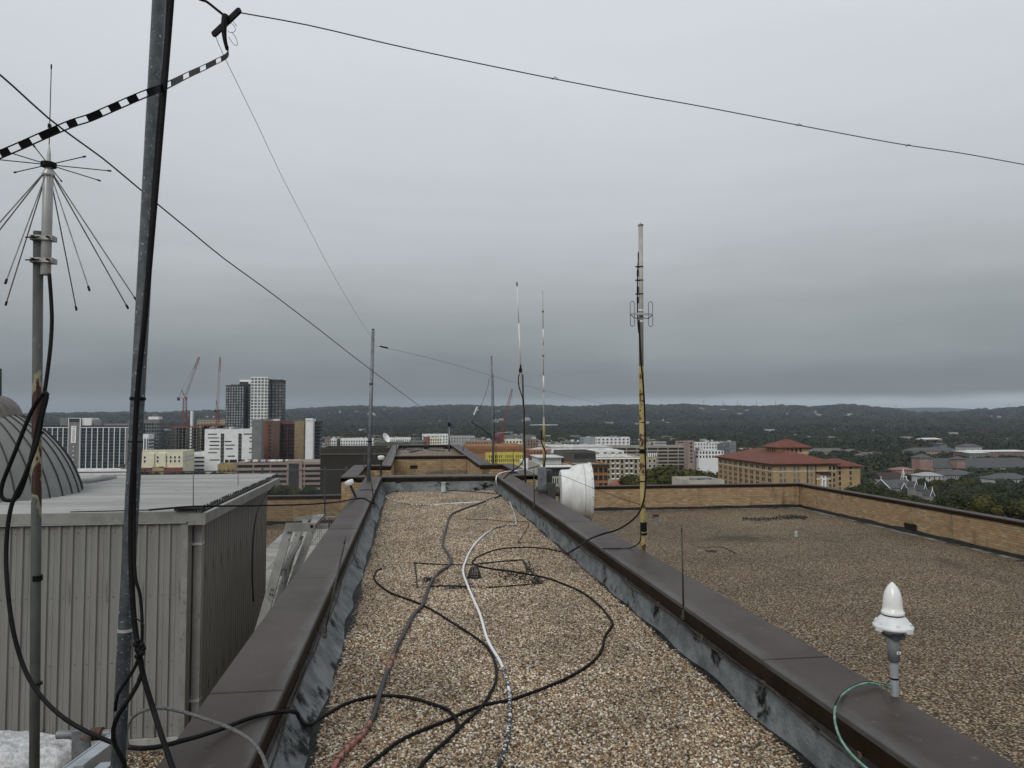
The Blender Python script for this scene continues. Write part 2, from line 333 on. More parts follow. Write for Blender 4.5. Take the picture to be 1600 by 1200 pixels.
struct('sunken_roof', MB().box(WLI-.05, WRI+.05, Y0+.3, YB, -1.4, -1.3).box(NLI-.05, NRI+.05, YB, YW+.2, -1.4, -1.3), GRAV)
# floor at the left: gravel near the shed, pavers beyond
struct('terrace_floor', MB().box(-16, XLO+.05, -14, YL, FLOOR-.5, FLOOR), GRAV2)

def coping_run(parent, axis, a0, a1, c0, c1, joints=None, z=ZC, fin=True, fout=True, sec=2.8, fh=.095):
    """metal coping caps laid end to end; axis 'y' runs along Y between a0..a1 and spans X c0..c1"""
    if joints is None:
        joints = []; q = a0+sec*random.uniform(.5, .9)
        while q < a1-.5: joints.append(q); q += sec
    cuts = [a0]+[j for j in joints if a0 < j < a1]+[a1]
    for i in range(len(cuts)-1):
        p, q = cuts[i]+.005, cuts[i+1]-.005; m = MB(); dz = random.uniform(-.002, .002)
        if axis == 'y': m.bbox(c0, c1, p, q, z-.03, z+dz, .0045)
        else: m.bbox(p, q, c0, c1, z-.03, z+dz, .0045)
        m.obj('coping_cap', COPE, parent)
    e = .004
    for on, side in ((fin, 0), (fout, 1)):
        if not on: continue
        s0 = c0+e if side == 0 else c1-e-.02; m = MB()
        if axis == 'y': m.box(s0, s0+.02, a0+e, a1-e, z-.03-fh, z-.031)
        else: m.box(a0+e, a1-e, s0, s0+.02, z-.03-fh, z-.031)
        m.obj('fascia', FASC, parent)
def lip_shadow(parent, x, ya, yb):
    MB().box(x-.006, x+.006, ya, yb, .066, .086).obj('lip_shadow_bar', mat('lip_shadow_reglet', (.022,.02,.018), .6, (.05,.047,.043), 6), parent)  # dark reglet strip painted in as the lip shadow under the fascia
def bricks(parent, o, u, n, length, h, parts=False, bl=.2, bh=.058, j=.012, dull=1.0, offs=0.):
    """courses of bricks in the vertical plane through o along u, faces proud of the mortar bed along n"""
    o = Vector(o); u = Vector(u); n = Vector(n); Z = Vector((0, 0, 1))
    mb = MB(); cols = []; r = 0; z = 0.
    m = MB().add([o+n*.0, o+u*length, o+u*length+Z*h, o+Z*h], [(0,1,2,3)]); mo = m.obj('mortar', MORT, parent)
    while z < h-.02:
        x = -(bl+j)*.5 if r % 2 else 0.
        x += offs
        while x < length-.01:
            a = max(x, 0)+.001; b = min(x+bl, length)-.001
            if b-a > .02:
                t = random.uniform(.006, .013); z0 = z; z1 = min(z+bh, h); c = random.choice(BRK); k = random.uniform(.87, 1.1)*dull
                vs = [o+u*p+Z*q+n*s for s in (.0005, t) for p, q in ((a, z0), (b, z0), (b, z1), (a, z1))]
                fs = [(4,5,6,7), (0,1,5,4), (1,2,6,5), (2,3,7,6), (3,0,4,7)]
                if parts:
                    q = MB().add(vs, fs); q.obj('brick', BRICKM, parent, cols=[(c[0]*k, c[1]*k, c[2]*k, 1)]*8)
                else:
                    mb.add(vs, fs); cols += [(c[0]*k, c[1]*k, c[2]*k, 1)]*8
            x += bl+j
        z += bh+j; r += 1
    if not parts: tag(mb.obj('brick_courses', BRICKM, parent, cols=cols), kind='stuff')
def flashing(parent, x0, z0, x1, z1, ya, yb, amp=.018, name='flashing'):
    mb = MB(); ny = int((yb-ya)/.035); nx = 7; vs = []
    for i in range(ny+1):
        y = ya+(yb-ya)*i/ny
        for k in range(nx+1):
            t = k/nx; f = math.sin(t*PI)
            d = (noise.noise(Vector((y*3.1, t*1.2, x0*7)))*1.2+noise.noise(Vector((y*9, t*2, x0*3)))*.6)*amp*(.35+f)
            e = noise.noise(Vector((y*1.7, 3.3, x0)))*.045*t*t
            sgn = 1 if x1 > x0 else -1
            # concave cant: vertical at the top, flattening at the foot
            vs.append((x0+(x1-x0)*(t**1.5)+sgn*(abs(d)*.8+e), y, z0+(z1-z0)*t**.85+d*.4*f))
    fs = [(i*(nx+1)+k, i*(nx+1)+k+1, (i+1)*(nx+1)+k+1, (i+1)*(nx+1)+k) for i in range(ny) for k in range(nx)]
    if x1 < x0: fs = [f[::-1] for f in fs]
    o = mb.add(vs, fs).obj(name, FLASH, parent, smooth=True); return o
def flashing_x(parent, y0, z0, y1, z1, xa, xb):
    o = flashing(parent, -y0, z0, -y1, z1, xa, xb); 
    for v in o.data.vertices: v.co = Vector((v.co.y, -v.co.x, v.co.z))
    return o
# left parapet of the channel
pl = empty('parapet_wall', 'low parapet with brown metal coping along the left edge of the long gravel strip', 'parapet', ((XLO+XLI)/2, 6, 0)); pl.location = (0,0,0)
jl = [onZ(400, 1080, ZC).y, onZ(520, 902, ZC).y, onZ(540, 826, ZC).y, onZ(560, 786, ZC).y, onZ(575, 766, ZC).y]
coping_run(pl, 'y', YN, Y0, XLO, XLI, sorted([.9]+jl))
flashing(pl, XLI-.012, .085, GL, GZ-.003, YN, Y0-.02, .013)
pr = empty('parapet_wall', 'low parapet with brown metal coping between the gravel strip and the wide lower roof', 'parapet')
jr = [onZ(1243, 1028, ZC).y, onZ(960, 860, ZC).y, onZ(907, 815, ZC).y, onZ(862, 787, ZC).y, onZ(835, 768, ZC).y]
coping_run(pr, 'y', YN, Y0, XRI, XRO, sorted([1.6]+jr)); lip_shadow(pr, XRI-.004, YN, Y0-.05); lip_shadow(pl, XLI+.006, YN, Y0-.05)
flashing(pr, XRI+.008, .085, GR, GZ-.003, YN, Y0-.02, .006)
# seal strips: tar line along the foot of the flashings
for p, x, s in ((pl, GL, 1), (pr, GR, -1)):
    mb = MB(); vs = []; n = int((Y0-YN)/.05)
    for i in range(n+1):
        y = YN+(Y0-YN)*i/n; wv = .02+.05*max(0, noise.noise(Vector((y*1.3, x, 0)))+.15)+.015*noise.noise(Vector((y*7, x, 1)))
        vs += [(x-s*.03, y, GZ+.012), (x+s*(wv+.006), y, GZ+.006)]
    fs = [(2*i, 2*i+1, 2*i+3, 2*i+2) for i in range(n)]
    if s < 0: fs = [f[::-1] for f in fs]
    MB().add(vs, fs).obj('tar_strip', TAR, p)
# lightning conductor cable clipped along the inside fascias
def conductor(px, sgn, lab, span):
    pts = []; y = .5; 
    while y < Y0-.2:
        pts.append((px+sgn*(.012+.012*math.sin(y*2.3)), y, .075+.018*math.sin(y*3.5)+.01*math.sin(y*8.1))); y += .25
    o = MB().tube(crom(pts, .06), .006, 6).obj('conductor_cable', mat('oxidised_copper', (.028,.022,.018), .6, (.06,.055,.048), 30, spec=.15), None, True); tag(o, lab, 'cable')
    return o
conductor(XRI-.018, -1, 'thin braided lightning cable clipped under the coping beside the lower roof', 3)
conductor(XLI+.018, 1, 'thin braided lightning cable clipped under the coping nearest the metal shed', 3)
clipme = MB().box(-.006, .006, -.008, .008, -.016, .014).cyl((0,-.012,.0),(0,.018,.012),.0045, n=6).mesh('clip', mat('brass_clip', (.09,.045,.02), .6, (.12,.10,.08), 40))
for par, cx, s in ((pr, XRI-.012, 1), (pl, XLI+.012, -1)):
    y = 2.3
    while y < Y0: inst('cable_clip', clipme, par, (cx, y, .085), random.uniform(-.3, .3)); y += .93
# cross parapet that closes the gravel strip
pc = empty('parapet_wall', 'coping topped cross parapet closing the far end of the gravel strip', 'parapet')
coping_run(pc, 'x', XLI+.003, XRI-.003, Y0, Y1, [onY(700, 742, Y0).x+.7])
flashing_x(pc, Y0+.012, .085, Y0-.03, GZ-.003, XLI+.02, XRI-.0)
struct('cross_core', MB().box(XLI, XRI, Y0+.03, Y1-.03, -1.35, .10), BODYM)
# widened roof bay: copings and brick faces
pwl = empty('parapet_wall', 'brick parapet bay jutting out left just past the end of the gravel strip', 'parapet')
coping_run(pwl, 'y', Y0+.003, YB, WLO, WLI, [Y0+2.4]); coping_run(pwl, 'x', WLI+.003, NLI, YF, YB, [], fout=False)
coping_run(pwl, 'x', WLI+.003, XLO-.0, Y0+.003, Y1, [], fout=False)
struct('bay_core', MB().box(WLO+.04, WLI-.04, Y0+.04, YB-.04, FLOOR-.4, .1).box(WLI-.04, NLI, YF+.04, YB-.04, FLOOR-.4, .1).box(WLI-.03, XLO+.03, Y0+.045, Y1-.045, FLOOR-.4, .1)
   .box(WRI+.04, WRO-.04, Y0+.04, YB-.04, FLOOR-.4, .1).box(NRI, WRI+.04, YF+.04, YB-.04, FLOOR-.4, .1).box(XRO-.03, WRI+.03, Y0+.045, Y1-.045, FLOOR-.4, .1)
   .box(NLO+.04, NLI-.04, YB, YE+.3, FLOOR-.4, .1).box(NRI+.04, NRO-.04, YB, YE+.3, FLOOR-.4, .1).box(NLI-.04, NRI+.04, YW+.04, YW+.3, FLOOR-.4, .1).box(NLI-.04, NRI+.04, YE+.04, YE+.3, FLOOR-.4, .1), BODYM)
bricks(pwl, (WLO+.03, Y0+.034, -1.02), (1,0,0), (0,-1,0), XLO-WLO-.01, 1.10, parts=True)
bricks(pwl, (WLI, YF+.034, -.9), (1,0,0), (0,-1,0), NLI-WLI, 1.0)
pwr = empty('parapet_wall', 'brick parapet bay jutting out toward the microwave drum past the gravel strip', 'parapet')
coping_run(pwr, 'y', Y0+.003, YB, WRI, WRO, [Y0+2.6]); coping_run(pwr, 'x', NRI, WRI-.003, YF, YB, [], fout=False)
coping_run(pwr, 'x', XRO, WRI-.003, Y0+.003, Y1, [], fout=False)
bricks(pwr, (XRO-.02, Y0+.034, -1.02), (1,0,0), (0,-1,0), WRO-XRO-.02, 1.10, parts=True)
bricks(pwr, (NRI, YF+.034, -.9), (1,0,0), (0,-1,0), WRI-NRI, 1.0)
pf = empty('parapet_wall', 'farthest narrow roof enclosure of brown coping over a brick cross wall', 'parapet')
coping_run(pf, 'y', YB+.003, YE+.35, NLO, NLI); coping_run(pf, 'y', YB+.003, YE+.35, NRI, NRO)
coping_run(pf, 'x', NLI+.003, NRI-.003, YW, YW+.35, []); coping_run(pf, 'x', NLI+.003, NRI-.003, YE, YE+.35, [])
bricks(pf, (NLI, YW+.034, -1.3), (1,0,0), (0,-1,0), NRI-NLI, 1.40)
bricks(pf, (NLI-.036, YB, -1.3), (0,1,0), (1,0,0), YW-YB, 1.40)
bricks(pf, (NRI+.036, YB, -1.3), (0,1,0), (-1,0,0), YW-YB, 1.40)
q = onY(646.5, 729.5, YW); MB().box(q.x-.13, q.x+.13, YW+.0, YW+.03, q.z-.055, q.z+.055).obj('scupper', TAR, pf)
mb = MB(); mb.box(NLI, NRI, YE+.02, YE+.036, 0, .1); mb.obj('inner_flashing', FLASH, pf)
for x in (632.5, 665.5, 701): 
    q = onY(x, 702, YE-.2); MB().box(q.x-.09, q.x+.09, YE-.3, YE-.1, .0, .16).obj('scupper_block', TAR, pf)
for a, b in (((633, 701.5), (660, 704)), ((668, 702.5), (694, 704.5)), ((640, 706), (655, 703))):
    pa = onZ(*a, .05); pb = onZ(*b, .03)
    tag(MB().beam(pa, pb, .09, .05).obj('timber_batten', mat('weathered_timber', (.16,.15,.13), .8, (.07,.06,.05), 6)), {633: 'grey weathered batten lying at the far left of the farthest gravel patch', 668: 'grey weathered batten lying at the far right of the farthest gravel patch', 640: 'short grey batten lying askew in the middle of the farthest gravel patch'}[a[0]], 'batten', 'battens on the farthest gravel')
# conduit on the brick cross wall
cp = [onY(666, 741, YW-.08), onY(668, 737, YW-.08), onY(674, 735.5, YW-.08), onY(700, 735.2, YW-.08), onY(736, 734.3, YW-.08), onY(740, 737, YW-.08), onY(742, 740, YW-.08)]
tag(MB().tube(crom(cp, .1), .02, 6).obj('conduit', CONC), 'bent grey conduit pipe along the foot of the far brick cross wall', 'conduit')
# far brick parapets of the lower roof
def roof_wall(label, axis, a0, a1, c, nsign, z0, parts=False):
    p = empty('parapet_wall', label, 'parapet'); h = 1.0
    if axis == 'x':
        coping_run(p, 'x', a0, a1, c, c+.34, z=-1.2, sec=3.1)
        bricks(p, (a0, c+.034, FLOOR), (1,0,0), (0,-1,0), a1-a0, h-.1)
        MB().box(a0, a1, c+.037, c+.3, FLOOR-.3, -1.31).obj('wall_core', BODYM, p)
    else:
        coping_run(p, 'y', a0, a1, c, c+.34, z=-1.2, sec=3.1)
        bricks(p, (c+.034, a0, FLOOR), (0,1,0), (-1,0,0), a1-a0, h-.1)
        MB().box(c+.037, c+.3, a0, a1, FLOOR-.3, -1.31).obj('wall_core', BODYM, p)
    # tar upstand and grey edge strip at the foot
    mb = MB(); vs = []; n = int((a1-a0)/.12); mb2 = MB(); v2 = []
    for i in range(n+1):
        s = a0+(a1-a0)*i/n; q = abs(noise.noise(Vector((s*.9, c, 0))))
        hh = .10+.05*q; d = .07+.08*q; e = .16+.16*abs(noise.noise(Vector((s*.6, c, 5))))
        for lst, pts in ((vs, ((c+.018, hh), (c-d*.3, hh*.7), (c-d, .008))), (v2, ((c-d*.9, .012), (c-d-e, .006)))):
            for cc, zz in pts: lst.append((s, cc, FLOOR+zz) if axis == 'x' else (cc, s, FLOOR+zz))
    f1 = []; 
    for i in range(n):
        for k in range(2): f1.append((3*i+k, 3*i+k+1, 3*i+4+k, 3*i+3+k))
    f2 = [(2*i, 2*i+1, 2*i+3, 2*i+2) for i in range(n)]
    MB().add(vs, f1).obj('tar_upstand', TAR, p); MB().add(v2, f2).obj('edge_strip', mat('edge_strip_grey', (.20,.21,.205), .7, (.09,.09,.085), 3, thr=(.4,.6), c3=(.015,.015,.015), ns3=1.6, thr3=(.5,.6)), p)
    return p
roof_wall('tan brick parapet across the far side of the wide lower roof', 'x', WRO-.05, XR, YR, -1, FLOOR)
rw = roof_wall('tan brick parapet running down the outer side of the wide lower roof', 'y', -13, YR+.34, XR, -1, FLOOR)
q = onX(1422, 823, XR-.01); MB().box(XR-.02, XR+.03, q.y-.28, q.y+.28, q.z-.1, q.z+.1).obj('scupper', TAR, rw)
lw = roof_wall('brown coped brick parapet behind the paved terrace', 'x', -16, WLO-.02, YL, -1, FLOOR)
# pavers on the terrace (each slab a part of it)
pv = empty('paved_terrace', 'pale square concrete pavers between metal shed and gravel strip', 'terrace', (-2, 16, FLOOR)); pv['kind'] = 'structure'; del pv['category']
pm = [MB().bbox(0, .59, 0, .59, 0, .045, .006).mesh('paver', mat(n, c, .85, c2, 4, 6, bump=.15)) for n, c, c2 in (('paver_a', (.32,.32,.30), (.24,.24,.22)), ('paver_b', (.27,.27,.25), (.20,.20,.185)), ('paver_c', (.36,.35,.33), (.27,.27,.25)))]
for i in range(27):
    for k in range(5):
        y = 9.5+i*.6; x = -1.08-.6-k*.6
        if y < YL-.8 and not (y > Y0-.8 and x > WLO-.6): inst('paver', random.choice(pm), pv, (x+2, y-16, random.uniform(.0, .006)))
# ---------------------------------------------------------------- pebbles scattered as real stones
def rock_mesh(seed, k=1):
    import bmesh
    bm = bmesh.new(); bmesh.ops.create_icosphere(bm, subdivisions=k, radius=1)
    for v in bm.verts:
        n = noise.noise(v.co*1.3+Vector((seed*5.1, seed, 0))); v.co *= 1+.35*n; v.co.z *= .62; v.co.x *= 1.2
    me = bpy.data.meshes.new('pebble'); bm.to_mesh(me); bm.free(); me.polygons.foreach_set('use_smooth', [True]*len(me.polygons)); return me
def rand_mat(name, cols, rough=.7, mult=1.):
    m = bpy.data.materials.new(name); m.use_nodes = True; t = m.node_tree; b = t.nodes['Principled BSDF']; b.inputs['Roughness'].default_value = rough; b.inputs['Specular IOR Level'].default_value = .3
    oi = N(t, 'ShaderNodeObjectInfo'); r = ramp(t, [(i/len(cols), (*[x*mult for x in c], 1)) for i, c in enumerate(cols)], 'CONSTANT'); L(t, oi.outputs['Random'], r.inputs[0])
    # silt and damp patches: whole areas of stones a little darker or paler
    n = N(t, 'ShaderNodeTexNoise', inp={'Scale': 1.1, 'Detail': 6, 'Roughness': .62, 'Distortion': .4}); L(t, oi.outputs['Location'], n.inputs[0])
    q = N(t, 'ShaderNodeMapRange', inp={1: .32, 2: .68, 3: .66, 4: 1.22}); L(t, n.outputs[0], q.inputs[0]); L(t, mixc(t, 1.0, r.outputs[0], q.outputs[0], 'MULTIPLY'), b.inputs['Base Color'])
    return m
def scatter(name, pts, scl, protos, parent=None, tilt=1.0):
    """points mesh + instance on points of the given meshes"""
    me = bpy.data.meshes.new(name); me.from_pydata([tuple(p) for p in pts], [], [])
    a = me.attributes.new('sc', 'FLOAT', 'POINT'); a.data.foreach_set('value', np.array(scl, dtype=np.float32))
    o = bpy.data.objects.new(name, me); link(o, parent); o['kind'] = 'stuff'
    pc_ = bpy.data.collections.new(name+'_kinds')
    for m in protos:
        q = bpy.data.objects.new(m.name, m); pc_.objects.link(q)
    ng = bpy.data.node_groups.new(name, 'GeometryNodeTree')
    ng.interface.new_socket('Geometry', in_out='INPUT', socket_type='NodeSocketGeometry'); ng.interface.new_socket('Geometry', in_out='OUTPUT', socket_type='NodeSocketGeometry')
    gi = ng.nodes.new('NodeGroupInput'); go = ng.nodes.new('NodeGroupOutput')
    ci = ng.nodes.new('GeometryNodeCollectionInfo'); ci.inputs['Collection'].default_value = pc_; ci.inputs['Separate Children'].default_value = True; ci.inputs['Reset Children'].default_value = True
    ip = ng.nodes.new('GeometryNodeInstanceOnPoints'); ip.inputs['Pick Instance'].default_value = True
    rv = ng.nodes.new('FunctionNodeRandomValue'); rv.data_type = 'FLOAT_VECTOR'; rv.inputs[0].default_value = (-.5*tilt, -.5*tilt, 0); rv.inputs[1].default_value = (.5*tilt, .5*tilt, 6.283)
    ri = ng.nodes.new('FunctionNodeRandomValue'); ri.data_type = 'INT'; ri.inputs[4].default_value = 0; ri.inputs[5].default_value = len(protos)-1; ri.inputs['Seed'].default_value = 3
    na = ng.nodes.new('GeometryNodeInputNamedAttribute'); na.data_type = 'FLOAT'; na.inputs['Name'].default_value = 'sc'
    l = ng.links.new; l(gi.outputs[0], ip.inputs['Points']); l(ci.outputs[0], ip.inputs['Instance']); l(rv.outputs['Value'], ip.inputs['Rotation'])
    l(ri.outputs[2], ip.inputs['Instance Index']); l(na.outputs['Attribute'], ip.inputs['Scale']); l(ip.outputs[0], go.inputs[0])
    md = o.modifiers.new('scatter', 'NODES'); md.node_group = ng
    return o
PEB = rand_mat('pebble_stone', [tuple(min(1, c*f) for c in s) for s in STONES for f in (.85, 1.15)], .65)
rocks = []
for s in range(4):
    me = rock_mesh(s); me.materials.append(PEB); rocks.append(me)
rng = np.random.default_rng(5)
def pebbles(x0, x1, y0, y1, dens, z, r0, r1):
    n = int((x1-x0)*(y1-y0)*dens); P = np.column_stack([rng.uniform(x0, x1, n), rng.uniform(y0, y1, n), np.zeros(n)]); S = r0+(r1-r0)*rng.beta(1.6, 2.6, n)
    P[:, 2] = z+S*.35; return P, S
P1, S1 = pebbles(GL+.015, GR-.01, 2.9, 9.5, 6600, GZ, .0045, .0115)
P2, S2 = pebbles(GL+.02, GR-.01, 9.5, Y0-.05, 4000, GZ, .006, .0120)
sc_ = scatter('gravel', np.vstack([P1, P2]), np.concatenate([S1, S2]), rocks); tag(sc_, 'loose tan and brown roof gravel covering the long narrow strip', 'gravel')
P3, S3 = pebbles(-3.2, -1.05, 5.6, 9.2, 1700, FLOOR, .007, .02)
tag(scatter('gravel', P3, S3, rocks), 'loose brown gravel on the low floor at the foot of the shed', 'gravel')
# tar seams, drain patch
def ribbon(name, pts, wd, m, z, jag=.4):
    P = crom(pts, .03); vs = []; 
    for i, p in enumerate(P):
        d = (P[min(i+1, len(P)-1)]-P[max(i-1, 0)]).normalized(); r = Vector((d.y, -d.x, 0)); k = wd*(1+jag*noise.noise(p*14))*.5; k2 = wd*(1+jag*noise.noise(p*11+Vector((5,5,5))))*.5
        vs += [(p.x-r.x*k, p.y-r.y*k, z), (p.x+r.x*k2, p.y+r.y*k2, z)]
    return vs, [(2*i, 2*i+1, 2*i+3, 2*i+2) for i in range(len(P)-1)]
dp = empty('drain_patch', 'sunken rectangular patch of clumped tar and dark seams round the roof drain', 'drain patch')
for pts, wd in (([(647, 881), (690, 883.5), (735, 884)], .018), ([(735, 884), (780, 879), (816, 876)], .028), ([(648, 882), (650, 900), (652, 921)], .012), ([(816, 876), (828, 893), (846, 913)], .02),
                ([(672, 918), (700, 917), (735, 919)], .022), ([(760, 920), (800, 917), (846, 913)], .014)):
    vs, fs = ribbon('x', [onZ(x, y, GZ) for x, y in pts], wd, TAR, GZ+.011); mb = MB()
    k = len(vs)//2; top = [(a, b, c+.007+.004*noise.noise(Vector((a*20, b*20, 0)))) for a, b, c in vs]
    mb.add(top, fs); mb.add(top+[(a, b, GZ) for a, b, _ in vs], [(2*i, 2*k+2*i, 2*k+2*i+2, 2*i+2) for i in range(k-1)]+[(2*i+3, 2*k+2*i+3, 2*k+2*i+1, 2*i+1) for i in range(k-1)])
    mb.obj('tar_seam', TAR, dp)
P4 = []; S4 = []
for k in range(900):
    c = random.choice([(672, 906, 14, 5), (716, 917, 22, 4), (815, 903, 26, 9), (828, 890, 12, 9), (796, 898, 16, 8), (838, 908, 9, 5)])
    p = onZ(random.gauss(c[0], c[2]*.6), random.gauss(c[1], c[3]*.6), GZ+.010); P4.append(p); S4.append(random.uniform(.004, .009))
tr = []
for s in range(2):
    me = rock_mesh(s+9); me.materials.append(TAR); tr.append(me)
tag(scatter('tar_clumps', P4, S4, tr, dp))
# a cast iron dome strainer over the drain
c = onZ(741, 903, GZ); dr = empty('roof_drain', 'black ribbed cast iron drain strainer in the middle of the gravel strip', 'drain', c)
MB().lathe([(.085, 0), (.085, .012), (.06, .02)], n=20).obj('base_ring', TAR, dr)
cap = MB().lathe([(.038, .115), (.03, .125), (.0, .128)], n=16).obj('cap', mat('cast_iron', (.05,.048,.045), .6, (.02,.02,.02), 20), dr)
rib = MB().tube([(.07, 0, .01), (.062, 0, .06), (.048, 0, .1), (.03, 0, .12)], .0045, 5).mesh('rib', MATS['cast_iron'])
for k in range(16): inst('rib', rib, dr, (0, 0, 0), k*PI/8)
# vent pipe at the far end
c = onZ(693, 769.5, GZ); vp = empty('vent_pipe', 'short lead wrapped vent pipe standing in gravel before the cross parapet', 'vent pipe', c)
MB().lathe([(.075, 0), (.06, .01), (.056, .2), (.06, .215), (.066, .22), (.066, .235), (.045, .24), (.045, .1), (0, .1)], n=20).obj('pipe', mat('lead_sheet', (.42,.44,.44), .5, (.30,.32,.32), 9, bump=.4, bs=20), vp, True)
MB().lathe([(.16, .004), (.15, .014), (.07, .02)], n=20).obj('boot', FLASH, vp)
# small things on the lower roof
c = onZ(1025, 819, FLOOR); vp = empty('vent_pipe', 'small grey vent pipe with rusty hood on the lower roof beside the yellow mast', 'vent pipe', c)
MB().lathe([(.11, 0), (.075, .02), (.07, .26), (.0, .26)], n=16).obj('pipe', mat('lead_grey', (.16,.17,.18), .6), vp)
MB().box(-.1, .09, -.06, .06, .27, .36).beam((-.1,0,.3), (-.14,0,.2), .05, .03).obj('hood', mat('rust', (.10,.045,.025), .8, (.05,.03,.02), 20), vp)
c = onZ(1244, 838, FLOOR); vp = empty('vent_pipe', 'tiny pale capped pipe out on the middle of the lower roof', 'vent pipe', c)
MB().lathe([(.06, 0), (.05, .1), (.06, .11), (.05, .16), (0, .17)], n=12).obj('pipe', ALU, vp)
dp2 = empty('tar_patch', 'dark tar patch with a sunken drain on the lower roof near the lightning spike', 'tar patch')
for pts, wd in (([(1090, 855.5), (1128, 854.5)], .05), ([(1128, 854.5), (1150, 865)], .05), ([(1103, 861.5), (1119, 861.5)], .28)):
    vs, fs = ribbon('x', [onZ(x, y, FLOOR) for x, y in pts], wd, TAR, FLOOR+.012); MB().add(vs, fs).obj('tar_seam', TAR, dp2)
dp3 = empty('tar_patch', 'long blotchy tar stain on the lower roof near the far brick parapet', 'tar patch')
P4 = []; S4 = []
for k in range(900):
    t = random.random(); x = 1160+t*100; y = 810+2*math.sin(t*6)+random.gauss(0, 1.6)
    if random.random() < .25: x, y = random.gauss(1245, 9), random.gauss(808, 1.5)
    P4.append(onZ(x, y, FLOOR+.0)); S4.append(random.uniform(.01, .032))
tag(scatter('tar_clumps', P4, S4, tr, dp3))
# ================================================================== CABLES ON THE GRAVEL
def cable(label, pts, r, m, cols=None, step=.03, group=None, name='cable', n=8, parent=None, wob=0.):
    P = crom(pts, step)
    if wob: P = [p+Vector((noise.noise(p*3), noise.noise(p*3+Vector((9,0,0))), 0))*wob for p in P]
    mb = MB().tube(P, r, n); C = None
    if cols:
        C = []; 
        for i in range(len(P)):
            c = cols(i/(len(P)-1)); C += [(c[0], c[1], 0, 1)]*n
    o = mb.obj(name, m, parent, True, cols=C)
    if label: tag(o, label, 'cable', group)
    return o
g = lambda L_, z=.014: [onZ(x, y, z+GZ) for x, y in L_]
REDP = painted('worn_hose_jacket', (.018, .019, .021), (.34, .12, .085), ns=30, thr=.58, soft=.10, third=(.10,.105,.11))
WHP = painted('white_painted_cable', (.014, .015, .017), (.72, .74, .75), ns=30, detail=8, thr=.5, soft=.04)
def lerpf(stops):
    def f(t):
        for (a, va), (b, vb) in zip(stops, stops[1:]):
            if t <= b: return va+(vb-va)*(t-a)/max(b-a, 1e-6)
        return stops[-1][1]
    return f
hose = [(500,1222),(520,1200),(540,1172),(567,1146),(582,1122),(589,1100),(596,1075),(604,1052),(612,1032),(620,1010),(631,990),(647,960),(660,945),(670,917),(682,897),(700,885),(704,878),(702,868),(692,850),(697,825),(704,805),(722,796),(750,786),(775,777),(790,771)]
f1 = lerpf([(0, .66), (.045, .6), (.06, .0), (.112, .0), (.118, .7), (.135, .6), (.142, .0), (.31, .0), (.335, .6), (.36, 0), (1, 0)]); f2 = lerpf([(0, .1), (.3, .1), (.5, .22), (1, .3)])
cable('thick black hose with worn orange red paint winding up the gravel strip', g(hose, .022), .0165, REDP, lambda t: (f1(t), f2(t)), n=10)
wc = g([(770,1222),(775,1200),(785,1182),(794,1145),(797,1100),(792,1062),(782,1035),(762,1000),(750,960),(737,930),(725,900),(724,888),(727,878),(737,857),(755,837),(775,825),(800,820),(806,821),(805,808),(799,790),(790,776),(783,768)], .017)
wc += [at(778,761,17.4), at(775,750,17.3), at(778,741.5,17.5), at(790,737,17.7), at(806,735.5,17.9), at(826,732,17.2), at(842,728,16)]
f3 = lerpf([(0, .42), (.03, .35), (.08, .45), (.105, .8), (.2, .95), (.30, .8), (.42, .9), (.47, .35), (.52, .6), (.6, .5), (.72, .6), (.85, .75), (.92, .6), (.95, .1), (1, 0)])
cable('black cable splashed with white paint snaking down the middle of the gravel strip', wc, .0125, WHP, lambda t: (f3(t), 0), n=10)
f4 = lerpf([(0, .35), (.12, .75), (.2, .55), (.27, .8), (.4, .35), (.55, .7), (.62, .2), (1, .2)])
cable('white flecked cable loop lying below the cross parapet', g([(784,768),(768,781),(746,784.5),(700,787),(670,789.5),(632,787),(610,780.5),(603,775),(609,770),(624,767.5),(660,766.5),(720,767),(776,771.5),(790,773)], .015), .012, WHP, lambda t: (f4(t), 0))
cable('black cable with a loose end starting left of the drain and crossing under the hose', g([(597,889),(590,891),(586,897),(585,905),(595,916),(612,927),(650,941),(675,953),(707,973),(737,992),(762,1012),(774,1037),(775,1062),(765,1085),(750,1107),(725,1130),(700,1155),(675,1177),(655,1200),(640,1222)]), .0105, BLK)
cable('black cable making the widest bend toward the lower roof parapet', g([(550,1222),(570,1200),(595,1180),(625,1157),(662,1140),(700,1125),(732,1110),(760,1101),(790,1095),(800,1093),(850,1075),(900,1052),(930,1030),(941,1012),(945,995),(955,980),(957,974),(950,962),(935,945),(912,927),(887,915),(850,902),(800,893),(770,889),(748,884),(738,879),(742,874)], .016), .0105, BLK)
mastY = onZ(1006, 856, ZC).y
A = at
ycab = [A(998.5,500,8.12),A(999.5,530,8.12),A(1001,560,8.12),A(1005,600,8.1),A(1007.5,650,8.1),A(1008,700,8.1),A(1009,750,8.1),A(1005,785,8.0),A(993,808,7.9),A(968,826,7.75),A(940,835,7.6),onZ(920,843,ZC+.02),onZ(903,855,ZC+.015),onZ(893,861,.16),A(889,864,9.0)]
ycab += g([(885,864),(872,861),(850,857),(820,855),(780,858),(755,866),(742,873),(739,880),(748,886)])
cable('black cable hanging from the yellow mast over the coping to the drain', ycab, .0095, BLK, n=8)
cable('thin reddish wire kinked beside the bend of the white painted cable', g([(722,811),(760,812),(800,815),(824,815),(824,824),(812,843),(809,848),(816,847)]), .005, mat('old_red_wire', (.05,.022,.018), .6))
